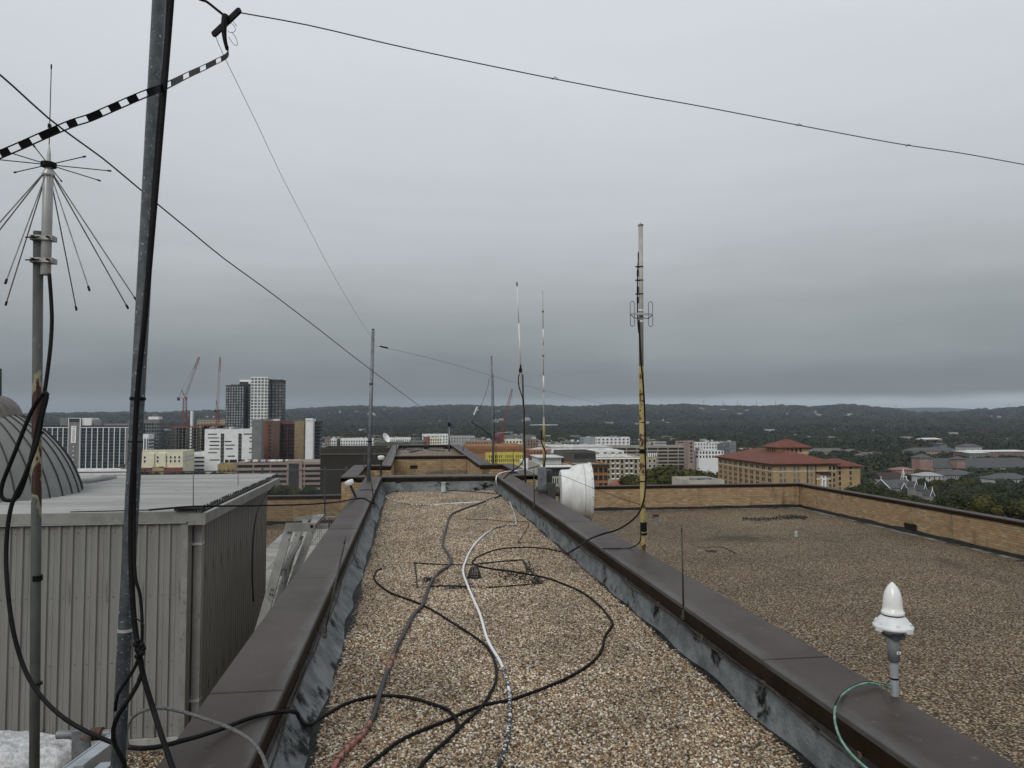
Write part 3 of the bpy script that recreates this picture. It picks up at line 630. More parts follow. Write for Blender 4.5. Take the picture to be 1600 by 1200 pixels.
cable('short grey stub cable draped over the coping below the yellow mast', [A(1001,830,7.8), A(1000,846,7.75), onZ(985,856,ZC+.01), onZ(960,857,ZC+.008), onZ(944,857,ZC+.006), onZ(940,860,ZC-.03)], .007, BLK2)
gp = [A(1391,1074,3.8), onZ(1376,1070,ZC+.02), onZ(1356,1067,ZC+.03), onZ(1333,1074,ZC+.03), onZ(1314,1088,ZC+.02), A(1305,1106,3.42), A(1305,1130,3.32), A(1314,1156,3.22), A(1330,1178,3.15), A(1350,1197,3.1), A(1372,1215,3.05)]
cable('green and white cable looping over the coping from the white beacon', gp, .0055, mat('green_cable', (.06,.19,.14), .4, (.20,.34,.29), 30))
cable('black cable following the green one over the coping to the beacon', [p+Vector((.012, .02, -.004)) for p in gp], .006, BLK)
# left side cables: down from the discone, over the coping, onto the gravel
lc = [A(77,428,4.02),A(80,470,4.0),A(81,505,3.98),A(78,550,3.95),A(70,610,3.92),A(62,650,3.9),A(54,690,3.88),A(42,740,3.86),A(28,776,3.85),A(12,782,3.85),A(2,775,3.85),A(4,755,3.85),A(22,710,3.85),A(46,650,3.84),A(62,622,3.84),A(72,613,3.84),A(73,622,3.84),A(66,650,3.84),A(58,690,3.82),A(38,745,3.8),A(18,790,3.78),A(10,850,3.75),A(12,920,3.7),A(24,1000,3.65),A(50,1068,3.6),A(100,1122,3.5),A(175,1160,3.4),A(230,1169,3.15),A(290,1156,3.2),onZ(340,1141,ZC+.03),onZ(395,1121,ZC+.012),onZ(440,1112,ZC+.012),onZ(462,1113,ZC+.01),A(469,1124,3.88),A(477,1132,4.15)]
lc += g([(490,1130),(505,1120),(540,1100),(580,1089),(600,1087),(640,1090),(690,1105),(706,1115),(714,1130),(712,1145)])
cable('black coaxial cable looping down from the discone antenna and across the coping', lc, .0105, BLK, step=.025)
dc = [A(269,-10,2.86),A(262,80,2.87),A(252,200,2.87),A(241,330,2.87),A(228,480,2.87),A(216,600,2.87),A(210,700,2.87),A(205,800,2.87),A(205,880,2.87),A(209,960,2.86),A(217,1020,2.84),A(225,1060,2.82),A(240,1110,2.8),A(256,1160,2.75),A(275,1215,2.7)]
cable('black cable strapped down the leaning steel mast', dc, .0105, BLK)
cable('second thinner black cable running beside the first on the leaning mast', [A(263,-10,2.9),A(258,80,2.9),A(247,200,2.9),A(236,350,2.9),A(220,560,2.9),A(212,700,2.88),A(210,880,2.86),A(219,930,2.86),A(222,970,2.84),A(221,1010,2.84),A(212,1040,2.83),A(200,1060,2.82),A(184,1085,2.83),A(180,1110,2.85)], .0065, BLK)
cable('black cable curling from the knot back across the leaning mast', [A(216,1010,2.83),A(222,1050,2.82),A(206,1085,2.8),A(186,1115,2.79),A(177,1140,2.8),A(180,1165,2.82),A(194,1190,2.84),A(196,1215,2.84)], .0085, BLK)
cable('thin stray tail of black wire sticking out by the cable knot', [A(209,965,2.84),A(216,968,2.82),A(222,974,2.8),A(225,978,2.8)], .0025, BLK)
_kn = MB()
for _c, _r in (((0,0,0),.017),((.012,-.008,.016),.012),((.014,-.01,-.012),.013),((-.006,-.006,.02),.014),((-.004,.0,-.026),.012),((.018,-.006,.003),.011),((.0,-.012,.034),.009)):
    _kn.lathe([(0,-_r),(_r*.7,-_r*.7),(_r,0),(_r*.7,_r*.7),(0,_r)], _c, 9)
tag(_kn.obj('cable_knot', BLK, None, True, loc=A(217,1014,2.8)), 'lumpy black knot of tape and cable beside the leaning mast', 'cable knot')
cable('twisted steel wire rope curving over the brown coping in the corner', [A(201,1170,3.2),A(197,1150,3.2),A(201,1130,3.2),A(214,1115,3.2),A(245,1106,3.15),A(284,1112,3.15),A(333,1128,3.1),A(366,1141,3.08),A(395,1160,3.02),A(412,1185,2.95),A(420,1215,2.9)], .0075, mat('wire_rope', (.07,.072,.07), .5, (.16,.16,.155), 120, bump=.6, bs=180))
cable('thin black cable stretched from the shed roof corner to the near coping', [A(232,797,8.4),A(290,792,8.6),A(320,791,8.7),A(400,790,9.5),A(480,788,10.8),A(530,784,11.6),onZ(556,779,ZC+.015),onZ(570,779,ZC+.012),onZ(580,785,ZC+.01),onZ(584,787,ZC-.02)], .011, BLK, step=.08)
cable('thin wire crossing the left coping near its far end', [onZ(562,766,ZC+.006),onZ(574,765,ZC+.01),onZ(588,766,ZC+.006),onZ(592,768,ZC-.03),onZ(598,773,.05)], .005, BLK)
# ================================================================== MASTS AND ANTENNAS
def pole(mb, a, b, r, n=14): return mb.cyl(a, b, r, r, n)
# leaning steel mast
pm_ = empty('steel_mast', 'tall galvanised pipe mast leaning past the striped ladder line, nearest to the camera', 'mast', at(185, 1200, 2.95))
mb = MB(); a = at(252, -60, 2.95)-pm_.location; b = at(177, 1330, 2.95)-pm_.location; bot = b+(b-a).normalized()*1.5
mb.cyl(bot, a, .0265, .0265, 24); o = mb.obj('pipe', GALV, pm_, True)
def band(par, px, py, D, r, h, m, name='tape_band', d=(0,0,1)):
    c = at(px, py, D)-par.location; dv = Vector(d)*h/2; return MB().cyl(c-dv, c+dv, r, r, 20).obj(name, m, par)
dm = (a-b).normalized()
band(pm_, 215.2, 623, 2.95, .030, .012, BLK, d=dm); band(pm_, 195.7, 984, 2.95, .0285, .012, ALU, 'hose_clamp', d=dm); band(pm_, 211.5, 690, 2.95, .0272, .006, BLK, d=dm)
# rusty mast of the discone
MD = 4.1
pa = empty('steel_mast', 'rust streaked pipe mast carrying the discone antenna in front of the dome', 'mast', at(59, 1200, MD))
a = at(60, 362, MD)-pa.location; b = at(58, 1330, MD)-pa.location
mb = MB(); mb.cyl(b+Vector((0,0,-.9)), a, .0255, .0255, 24).obj('pipe', RUSTY, pa, True)
band(pa, 58, 903, MD, .0275, .03, BLK); band(pa, 58, 1068, MD, .0265, .012, BLK); band(pa, 60, 676, MD, .027, .015, BLK)
dh = at(76, 256, MD)
da = empty('discone_antenna', 'grey discone antenna with thin radial rods clamped to the rusty mast', 'antenna', dh)
TUBE = mat('pale_aluminium_tube', (.46,.47,.46), .35, (.38,.39,.39), 10, metal=.3)
ROD = mat('stainless_rod', (.12,.115,.11), .35, (.25,.24,.22), 12, metal=.5)
zb = (at(76, 430, MD)-dh).z; zt = (at(76, 268, MD)-dh).z
MB().lathe([(0,zb),(.024,zb),(.0265,zb+.004),(.0265,zt-.02),(.022,zt),(.014,zt+.01),(0,zt+.01)], n=24).obj('mast_tube', TUBE, da, True)
MB().lathe([(.0, -.075),(.03,-.075),(.034,-.06),(.018,-.03),(.016,0)], n=20).obj('cone_head', TUBE, da, True)
MB().lathe([(0,-.02),(.04,-.018),(.04,.006),(.015,.012),(0,.012)], n=16).obj('disc_hub', BLK, da)
spoke = MB().cyl((.03,0,0),(.30,0,0),.0028,n=6).cyl((.295,0,0),(.315,0,0),.005,n=6)
sm = spoke.mesh('disc_rod', BLK)
for k in range(8): inst('disc_rod', sm, da, (0,0,-.005), math.radians(k*45+12))
mb = MB().cyl((.025,0,-.06),(.47,0,-.755),.0036,n=6); cm = mb.mesh('cone_rod', ROD)
mb = MB().cyl((.462,0,-.742),(.476,0,-.765),.0065,n=6); tm = mb.mesh('rod_tip', BLK)
for k in range(8):
    rd = inst('cone_rod', cm, da, (0,0,0), math.radians(k*45+4)); inst('rod_tip', tm, rd)
zt2 = (at(75.5, 102, MD)-dh).z; zc_ = (at(75.5, 197, MD)-dh).z
MB().lathe([(.012,0),(.010,.06),(.009,.07),(.004,.10),(.003,.11)], n=12).obj('whip_base', ALU, da)
MB().cyl((0,0,.1),(0,0,zt2),.0026,.0022,6).cyl((0,0,zt2-.02),(0,0,zt2+.005),.004,.004,6).obj('whip', BLK, da)
coil = [(.009*math.cos(t*.9), .009*math.sin(t*.9), zc_-.012+.024*t/40) for t in range(41)]
MB().tube(coil, .0016, 5).obj('coil', BLK, da)
BR = mat('zinc_bracket', (.42,.42,.40), .5, (.28,.27,.25), 22, metal=.3)
for y in (373, 408):
    c = at(68, y, MD)-dh; m = empty('clamp', None, None); m.parent = da; m.location = c
    MB().bbox(-.056,-.048,-.036,.03,-.014,.016,.003).bbox(-.048,.05,-.040,-.031,-.012,.013,.003).bbox(.05,.060,-.038,.028,-.014,.016,.003).box(-.048,.05,.026,.034,-.012,.012).obj('bracket', BR, m)
    for dx in (-.03, .045): MB().cyl((dx-.002,-.058,0),(dx+.002,-.045,0),.007,n=6).cyl((dx,-.07,0),(dx,.05,0),.004,n=6).obj('bolt', BLK2, m)
    MB().cyl((-.075,-.04,-.004),(.0,-.05,.0),.004,n=6).obj('u_bolt', BLK2, m)
# yellow mast with folded dipoles
YD = (Vector((XRO+.06, mastY, 0))-CAM).dot(FWH)
def yp(x, y): return at(x, y, YD)
yb = yp(1006, 856)
ym = empty('yellow_mast', 'chipped yellow pole carrying two small loops beside the lower roof', 'mast', (yb.x, yb.y, FLOOR))
rel = lambda p: p-ym.location
top = yp(1001, 352); mid = yp(1002, 572)
MB().cyl((0,0,0), rel(mid), .0285, .0285, 20).obj('lower_pole', YEL, ym, True)
GP = mat('grey_fibreglass', (.40,.41,.38), .5, (.32,.33,.29), 6, c3=(.14,.13,.10), ns3=10, thr3=(.62,.72))
MB().cyl(rel(mid), rel(top), .0255, .0255, 20).obj('upper_pole', GP, ym, True)
MB().lathe([(.03,-.01),(.03,.008),(.006,.015),(.004,.03),(0,.03)], rel(top), 16).obj('pole_cap', GALV2, ym)
for y in (417, 438, 459.5): 
    c = rel(yp(1001, y)); MB().cyl(c-Vector((0,0,.005)), c+Vector((0,0,.005)), .031, n=16).box(c.x-.06,c.x-.02,c.y-.01,c.y+.01,c.z-.006,c.z+.006).obj('strap', BLK, ym)
for y in (485, 502): 
    c = rel(yp(1001, y)); MB().cyl(c-Vector((0,0,.01)), c+Vector((0,0,.01)), .030, n=16).obj('white_band', WHT, ym)
for y, h, r in ((705, .05, .032), (752, .012, .031), (660, .008, .031), (823, .10, .036), (834, .02, .040)):
    c = rel(yp(1003.5 if y < 800 else 1005.5, y)); MB().cyl(c-Vector((0,0,h/2)), c+Vector((0,0,h/2)), r, n=16).obj('tape_wrap', BLK, ym)
c = rel(yp(1001, 491)); MB().beam(c+Vector((-.125,-.02,0)), c+Vector((.125,-.02,0)), .024, .02).obj('cross_arm', ALU, ym)
for s in (-1, 1):
    cx = c.x+s*.105; P = []
    for k in range(33):
        t = 2*PI*k/32; xx = .024*math.cos(t); zz_ = .024*math.sin(t)+(.115 if math.sin(t) >= 0 else -.115); P.append((cx+xx, c.y-.03, c.z+zz_))
    P[-1] = P[0]
    MB().tube(P, .0044, 6).obj('folded_dipole', GALV2, ym)
    MB().tube(crom([(cx+s*.02, c.y-.03, c.z-.01), (cx-s*.02, c.y-.04, c.z-.045), (cx-s*.07, c.y-.04, c.z-.05), (c.x, c.y-.03, c.z-.02)], .02), .0045, 6).obj('feed_cable', BLK, ym)
P = [rel(yp(x, y)) for x, y in ((998,393),(997.5,405),(996.5,420),(996,450),(996,475),(996.5,500),(998,520))]
MB().tube(crom(P, .03), .007, 6).obj('jumper_cable', BLK, ym)
for y in (400, 427, 453, 469): 
    q = rel(yp(996.5 if y > 410 else 998, y)); MB().cyl(q-Vector((0,0,.035)), q+Vector((0,0,.035)), .012, n=10).obj('connector', BLK, ym)
# short mast with white whip (between gravel strip and drum)
def whip_mast(label, base, pts_pole, D, rpole, mat_pole):
    e = empty('antenna_mast', label, 'mast', at(*base, D)); return e
D1 = 16.9
e = empty('antenna_mast', 'dark rusty pole topped by a white fibreglass whip with short radials', 'mast', at(822, 752, D1)); rl = lambda x, y, D=D1: at(x, y, D)-e.location
MB().cyl(rl(822,790), rl(816.5,585), .024, .022, 12).obj('pole', DKPOLE, e, True)
MB().cyl(rl(814.5,601), rl(813.5,580), .026, .026, 12).obj('sleeve', GP, e); MB().cyl(rl(813.3,582), rl(813.5,576), .04, .04, 12).cyl(rl(813.6,577), rl(813.4,570), .026, .018, 12).obj('hub', BLK, e)
MB().cyl(rl(813.5,571), rl(810.5,505), .018, .014, 8).cyl(rl(810.5,505), rl(807.8,446), .014, .008, 8).obj('whip', WHT, e, True)
MB().cyl(rl(807.8,447), rl(807.6,441), .016, .016, 6).obj('whip_tip', BLK, e)
rm = MB().cyl((0,0,0), (.19,0,0), .004, n=5).mesh('radial', ALU)
for k in range(4): inst('radial', rm, e, rl(813.5,580), k*PI/2+.1)
MB().tube(crom([rl(812,584,16.7), rl(810,590,16.7), rl(811,605,16.7), rl(816,620,16.7), rl(819,640,16.7), rl(819,690,16.7), rl(818.5,716,16.7), rl(812,728,16.7), rl(800,736,16.9), rl(787,748,16.6)], .1), .014, 6).obj('feed_cable', BLK, e)
# sectional white whip on painted pole, also carrying the drum
D2 = 14.2
e = empty('antenna_mast', 'sectional grey and white whip on a flaking yellow pole behind the coping', 'mast', at(850, 745, D2)); rl = lambda x, y, D=D2: at(x, y, D)-e.location
MB().cyl(rl(850,900), rl(850,730), .028, .028, 12).obj('lower_pole', DKPOLE, e, True); MB().cyl(rl(850,730), rl(850,690), .026, .026, 12).cyl(rl(850,690), rl(849.8,665), .024, .024, 12).obj('pole', YEL, e, True)
MB().cyl(rl(849.8,665), rl(849.6,652), .022, .018, 10).obj('whip_base', ALU, e)
for (x0, y0, x1, y1, r, m) in ((849.6,652,849.3,613,.014,GP),(849.3,613,849.2,587,.015,WHT),(849.2,587,849,539,.010,GP),(849,539,848.6,514,.012,WHT),(848.6,514,848,454,.008,GP)):
    MB().cyl(rl(x0,y0), rl(x1,y1), r, r*.95, 8).obj('whip_section', m, e, True)
for x, y in ((849,556),(848.4,487),(849.6,655)): c = rl(x, y); MB().cyl(c-Vector((0,0,.012)), c+Vector((0,0,.012)), .018, n=8).obj('joint_collar', BLK, e)
rm = MB().cyl((0,0,0), (.28,0,.0), .007, n=6).mesh('radial', WHT)
for k in range(4): inst('radial', rm, e, rl(849.7,664), k*PI/2+.12)
MB().tube(crom([rl(847,672,14.05), rl(845.5,690,14.05), rl(851,702,14.05), rl(852,718,14.05), rl(847.5,740,14.05)], .1), .013, 6).obj('feed_cable', BLK, e)
# equipment boxes on the same pole
tag(MB().bbox(-.075,.075,-.06,.06,-.33,.33,.01).obj('equipment_box', GALV2, None, loc=at(847, 757, 14.0)), 'slim grey equipment box strapped beside the white drum antenna', 'equipment box')
o = MB().bbox(-.09,.09,-.1,.1,-.4,.3,.01).obj('equipment_box', DKPOLE, None, loc=at(854.5, 758, 14.3)); tag(o, 'dark bracket box on the pole between grey box and white drum', 'equipment box')
# microwave drum
D3 = 13.9; fc = at(905, 768, D3)
md = empty('microwave_drum', 'big white shrouded microwave drum antenna behind the coping', 'antenna', fc); md.rotation_euler = (0, 0, math.radians(-6))
R = 43.5*D3/F
DRUMW = mat('weathered_white_shroud', (.72,.73,.72), .45, (.60,.61,.59), 3.5, 7, c3=(.40,.39,.34), ns3=5, thr3=(.58,.80), stretch=(3, 3, .5))
MB().lathe([(R+.012,.21),(R+.022,.205),(R+.022,.175),(R,.17),(R*.985,.06),(R*.965,-.03),(R*.92,-.10),(R*.85,-.15),(R*.80,-.175),(R*.79,-.18)], n=64, axis='x').lathe([(R+.010,.20),(R*.6,.23),(0,.245)], n=48, axis='x').obj('shroud', DRUMW, md, True)
MB().lathe([(R*.79,-.18),(R*.78,-.33),(R*.74,-.36),(0,-.37)], n=40, axis='x').obj('reflector_back', DRUMW, md, True)
smooth_mod(md.children[0]); smooth_mod(md.children[1])
MB().cyl((-.36,0,0),(-.50,0,0),.09,n=14).box(-.60,-.45,-.09,.09,-.16,.16).obj('feed_unit', DKPOLE, md)
for z in (-.14, .02): MB().beam((-.85,.05,z),(-.45,.02,z),.05,.04).obj('mount_arm', DKPOLE, md)
rbm = MB().cyl((.188,0,R+.018),(.188,0,R+.03),.010,n=6).mesh('rim_bolt', GALV2)
for k in range(20): o = inst('rim_bolt', rbm, md); o.rotation_euler = (k*PI/10+.1, 0, 0)
MB().lathe([(R*.986,.055),(R*.994,.06),(R*.986,.065)], n=64, axis='x').obj('seam', GP, md)
MB().cyl((.215,-R-.004,-.10),(.215,-R-.03,-.10),.012,n=8).obj('bolt', BLK, md)
# plain masts
def mast(label, b, t, D, r, m=GALV2, low=.3, cat='mast', Dt=None, name='steel_mast'):
    p0 = at(*b, D); e = empty(name, label, cat, p0); p1 = at(*t, Dt or D)-p0
    MB().cyl(Vector((0,0,-low)), p1, r, r*.85, 12).obj('pole', m, e, True); MB().cyl(p1, p1+Vector((0,0,.03)), r*.6, n=8).obj('pole_cap', BLK, e); return e
ml = mast('slim grey pipe mast standing on the left parapet near its far end', (575, 752), (583, 516), 16.6, .042, GALV2, .5)
MB().cyl((.05,-.01,-.1), at(584.5,530,16.6)-ml.location, .008, n=5).obj('halyard', BLK2, ml)
for y in (600, 690): c = at(580 if y == 600 else 577, y, 16.6)-ml.location; MB().cyl(c-Vector((0,0,.015)), c+Vector((0,0,.015)), .048, n=12).obj('clamp', BLK2, ml)
m2 = mast('slim dark mast rising beyond the stepped coping above the yellow clad building', (771, 722), (768, 558), 23.5, .036, GALV2, .4)
MB().cyl((.06,-.02,-.1), at(770.5,585,23.5)-m2.location, .008, n=5).obj('halyard', BLK, m2)
# ================================================================== WIRES
def wire(label, pts, r, m=BLK, cat='wire', step=.15): 
    o = MB().tube(crom(pts, step), r, 6).obj('wire', m, None, True); return tag(o, label, cat)
WG = mat('bluish_wire', (.04,.042,.055), .5)
wire('long wire sagging from the dark insulator to the upper right', [A(376,20,5),A(480,39,5.2),A(600,67,5.4),A(700,89,5.6),A(850,120,5.9),A(1000,149,6.2),A(1100,167,6.4),A(1250,196,6.7),A(1400,224,7.0),A(1500,239,7.2),A(1605,258,7.4)], .0042)
for x, y, D in ((865,122,5.9),(1247,195,6.7),(1418,227,7.0)):
    c = A(x, y, D); tag(MB().tube([c+Vector((-.025,0,.004)), c+Vector((-.01,0,-.012)), c+Vector((.01,0,.012)), c+Vector((.035,0,-.002))], .003, 5).obj('wire_splice', BLK), {865:'tiny twisted splice on the long wire high over the strip',1247:'tiny twisted splice on the long wire above the red roofed building',1418:'frayed splice nearest the right end of the long wire'}[x], 'splice', 'splices on the long wire')
wire('heavy bluish wire slanting down across the sky to the far parapet', [A(-8,110,4.5),A(22,136,4.6),A(75,184,4.9),A(120,218,5.2),A(160,247,5.5),A(200,280,5.8),A(250,322,6.3),A(300,363,6.9),A(350,404,7.6),A(420,455,8.8),A(500,516,10.6),A(560,563,12.6),A(620,608,16),A(660,637,20),A(700,661,27)], .0062, WG, step=.4)
tag(MB().lathe([(0,-.06),(.07,-.05),(.08,0),(.07,.05),(0,.06)], n=12, axis='x').obj('insulator', BLK, None, loc=A(702,663,27)), 'small black insulator where the slanting wire ends above the far enclosure', 'insulator')
mast('stubby dark post holding the insulator over the far enclosure', (702, 693), (702, 667), 27.3, .03, GALV2, .3, name='post', cat='post')
wire('very thin wire dropping from the dark insulator to the left parapet mast', [A(337,57,5),A(352,92,5.2),A(400,190,6.2),A(440,275,7.4),A(480,352,9),A(520,428,11.2),A(560,496,14.2),A(582,529,16.5)], .0022, BLK, step=.5)
wire('thin wire strung from the left parapet mast over the skyline', [A(584,540,16.6),A(600,543,17),A(640,552,18),A(700,567,20),A(765,586,23.4),A(820,602,26),A(900,622,31),A(980,637,36)], .0032, BLK2, step=.8)
tag(MB().cyl((-.09,0,.02),(.09,0,-.02),.018,n=8).obj('insulator', BLK, None, loc=A(600,542.5,17)), 'short dark insulator on the thin wire beside the left parapet mast', 'insulator')
wire('thin wire hanging from the dark mast down to a pale insulator', [A(765,590,23.4),A(760,612,22.5),A(749,640,21.6),A(741,655,21),A(737,659,21)], .006)
wire('black wire running from the pale insulator to the foot of the dark mast', [A(736,659,21),A(750,668,21.5),A(764,678,22.4),A(769,684,23)], .012)
tag(MB().cyl((-.05,0,-.12),(.05,0,.12),.022,n=8).obj('insulator', WHT, None, loc=A(743,642,21.6)), 'small pale insulator tilted beside the dark mast', 'insulator')
wire('thin wire slanting down to a pulley on the yellow mast', [A(853,737,14),A(880,744,13),A(920,760,11.2),A(960,775,9.6),A(1002,789,8.2)], .0035)
# ladder line with punched windows
LA = [(354,72,4.98),(357,80,4.95),(353,88,4.85),(338,96,4.6),(318,106,4.2),(296,116,3.7),(270,129,3.1),(250,138,2.84),(226,147,2.76),(200,158,2.72),(168,172,2.68),(140,184,2.64),(112,193,2.6),(74,209,2.55),(38,225,2.5),(8,238,2.45),(-20,250,2.4)]
P = crom([A(*p) for p in LA], .008); Wd = .0135
e = empty('ladder_line', 'black and white looking ladder line feeder sloping down to the left from the insulator', 'feed line')
up = Vector((0, -.25, .97)); 
def offp(p, d, s): r = up-d*up.dot(d); return p+r.normalized()*s
dd = [(P[min(i+1,len(P)-1)]-P[max(i-1,0)]).normalized() for i in range(len(P))]
DPT = [(p-CAM).dot(FWH) for p in P]; WW = [.0135*(1+.30*(d-2.5)/2.5) for d in DPT]
for s in (-1, 1): MB().tube([offp(P[i], dd[i], s*(WW[i]-.002)) for i in range(0, len(P), 2)], .0026, 6).obj('conductor', BLK, e, True)
L0 = 0; i = 4; 
cum = [0]
def scr(p): v = RM.transposed() @ (p-CAM); return Vector((v.x/-v.z*F, v.y/-v.z*F, 0))
for k in range(1, len(P)): cum.append(cum[-1]+(scr(P[k])-scr(P[k-1])).length)
s = 4; tot = cum[-1]; toggle = True
while s < tot:
    ln = random.choice((17, 21, 25, 34)) if toggle else random.uniform(11, 14)
    kk = min(range(len(P)), key=lambda q: abs(cum[q]-s)); ln *= min(1, (2.6/DPT[kk])**.6)
    if toggle:
        ids = [k for k in range(len(P)) if s <= cum[k] <= s+ln]
        if len(ids) > 1:
            vs = []
            for k in ids:
                nrm = dd[k].cross(up).normalized()*.0012
                vs += [offp(P[k], dd[k], -WW[k]+.002)+nrm, offp(P[k], dd[k], WW[k]-.002)+nrm, offp(P[k], dd[k], WW[k]-.002)-nrm, offp(P[k], dd[k], -WW[k]+.002)-nrm]
            n = len(ids); fs = []
            for k in range(n-1):
                for j in range(4): fs.append((4*k+j, 4*k+(j+1)%4, 4*k+4+(j+1)%4, 4*k+4+j))
            fs += [(3,2,1,0), (4*n-4, 4*n-3, 4*n-2, 4*n-1)]
            MB().add(vs, fs).obj('web', BLK, e)
    s += ln; toggle = not toggle
# centre insulator
ci = at(353, 37, 5); e = empty('centre_insulator', 'black cross shaped centre insulator holding the wires at the top', 'insulator', ci); rl = lambda x, y, D=5: at(x, y, D)-ci
MB().beam(rl(334,54), rl(374,16), .022, .036).cyl(rl(335,53)+Vector((0,-.012,0)), rl(335,53)+Vector((0,.012,0)), .018, n=12).cyl(rl(373,17)+Vector((0,-.012,0)), rl(373,17)+Vector((0,.012,0)), .018, n=12).obj('bar', BLK, e)
MB().tube(crom([rl(352,24,4.98), rl(350,40,4.97), rl(351,60,4.97), rl(355,78,4.98)], .02), lambda t: .024*(1-.55*t), 8).obj('body', BLK, e, True)
for L_ in ([(361,36),(367,42),(367,49),(360,51),(356,48)], [(357,58),(366,70),(371,70),(369,60),(362,50)], [(364,33),(370,41),(368,38)]): MB().tube(crom([rl(x, y, 4.96) for x, y in L_], .01), .0018, 5).obj('wire_loop', BLK, e)
cable('black halyard rope from which the centre insulator hangs', [A(300,-12,4.9),A(312,-1,4.93),A(322,2,4.95),A(335,12,4.97),A(350,24,5)], lambda t: .009, BLK)
# ================================================================== LIGHTNING SPIKES, LAMPS, BEACON
def spike(label, b, t, D, r, low=.12, Dt=None):
    p = at(*b, D); e = empty('lightning_spike', label, 'lightning rod', p, group='lightning spikes along the copings'); q = at(*t, Dt or D)-p
    MB().cyl((0,0,0), q*.9, r, r*.8, 8).cyl(q*.9, q, r*.8, r*.1, 8).obj('rod', mat('spike_bronze', (.030,.026,.024), .5, (.06,.055,.05), 20), e, True)
    MB().cyl((0,0,-.05),(0,0,.03),r*1.7,n=8).bbox(-.006-r, .006+r, -.012-r, .010+r, -.045, -.02, .003).obj('rod_base', mat('spike_clamp', (.05,.048,.045), .5, (.06,.05,.045), 30), e); return e
D = (Vector((XRI-.03, onZ(1070,945,ZC).y, 0))-CAM).dot(FWH)
spike('tall thin lightning spike on the right coping in front of the lower roof gravel', (1068, 958), (1065, 817), D, .008)
spike('lightning spike standing on the right coping just left of the white drum', (835, 789), (834, 731), onZ(835,785,ZC).dot(FWH), .010)
spike('lightning spike at the coping corner where cables cross over', (802.5, 735), (802, 701), 17.6, .010)
spike('lightning spike beside the dark mast on the stepped coping', (775.5, 726), (775.5, 695), YF+.1, .011)
spike('lightning spike midway along the far right coping arm', (723.5, 703), (723.5, 688), 30, .012)
spike('lightning spike midway along the far left coping arm', (619.5, 704), (619.5, 687), 30, .012)
spike('lightning spike at the left bay corner right of the pale pipe mast', (585.5, 731), (585.5, 703), 22.0, .011)
spike('lightning spike close behind the pale pipe mast', (569, 742), (569, 706), 18.5, .011)
D = onZ(512, 965, ZC).dot(FWH)
spike('leaning lightning spike nearest on the left coping above the flashing', (508, 985), (541, 836), 5.0, .008, Dt=5.15)
spike('leaning lightning spike on the left coping near the cable crossing', (585, 789), (577, 728), 12.4, .010)
def lamp(label, b, t, D, hr=.045):
    p = at(*b, D); e = empty('dome_lamp', label, 'lamp', p); q = at(*t, D)-p; d = q.normalized()
    MB().cyl((0,0,0), q, .022, .022, 10).obj('stem', BLK2, e); h = Matrix.Translation(q) @ d.to_track_quat('Z','Y').to_matrix().to_4x4()
    m = MB().lathe([(0,-.01),(hr*.8,-.01),(hr,.0),(hr*1.15,.04),(hr*1.2,.075),(hr,.09),(0,.1)], n=16); m.v = [tuple(h @ Vector(v)) for v in m.v]; m.obj('head', WHT, e, True); return e
lamp('small white capped post upright at the corner of the left bay', (595.5, 742), (595.5, 718), 17.9, .07)
lamp('small white capped post leaning out over the left bricks', (556, 777), (547.5, 758), 13.2, .07)
bD = (Vector((XRO+.035, onZ(1400,1087,ZC).y, 0))-CAM).dot(FWH)
bc = empty('obstruction_light', 'white pointed obstruction light on a grey pipe beside the coping', 'beacon', at(1398, 1090, bD)); q = at(1396, 990, bD)-bc.location
s_ = bD/F
MB().cyl((0,0,-.5),(0,0,57*s_),.020,.020,20).obj('pipe', mat('grey_pvc', (.21,.225,.235), .5, (.17,.18,.19), 8), bc, True)
MB().cyl((0,0,56*s_),(0,0,100*s_),.030,.030,20).obj('coupling', MATS['grey_pvc'], bc, True)
MB().cyl((0,0,28*s_),(0,0,30.5*s_),.0215,n=16).obj('tie_band', BLK, bc)
MB().box(-.004,.018,-.0325,-.028,68*s_,72*s_).obj('paper_tag', WHT, bc); MB().cyl((.006,-.033,70*s_),(.006,-.0335,70*s_),.004,n=8).obj('tag_mark', BLK, bc)
zq = 100*s_
hw = mat('beacon_white', (.72,.74,.75), .4, (.62,.64,.65), 8)
MB().lathe([(0,zq-.012),(.035,zq-.012),(.05,zq),(.075,zq+.012),(.09,zq+.018),(.098,zq+.022),(.098,zq+.034),(.086,zq+.042),(.08,zq+.052),(.072,zq+.066),(.06,zq+.078),(.05,zq+.084),(.05,zq+.088)], n=32).obj('housing', hw, bc, True)
lug = MB().bbox(.09,.106,-.016,.016,zq+.014,zq+.04,.003).mesh('lug', hw)
for k in range(4): inst('lug', lug, bc, (0,0,0), k*PI/2+.25)
sc2 = MB().cyl((.078,0,zq+.05),(.086,0,zq+.054),.007,n=8).mesh('screw_boss', hw)
for k in range(6): inst('screw_boss', sc2, bc, (0,0,0), k*PI/3-1.9)
MB().bbox(-.03,.03,-.05,.05,zq-.03,zq+.0,.004).bbox(.03,.055,-.02,.02,zq-.03,zq-.01,.004).obj('hinge_block', GALV, bc)
MB().cyl((0,0,zq+.085),(0,0,zq+.092),.052,n=32).obj('gasket', BLK, bc)
glass = mat('frosted_lens', (.80,.81,.80), .22, (.74,.75,.74), 6, coat=.5)
zl = zq+.092
MB().lathe([(.056,zl),(.057,zl+.008),(.055,zl+.016),(.050,zl+.018),(.049,zl+.04),(.047,zl+.07),(.043,zl+.095),(.036,zl+.118),(.026,zl+.138),(.014,zl+.153),(.005,zl+.162),(0,zl+.165)], n=32).obj('lens', glass, bc, True)
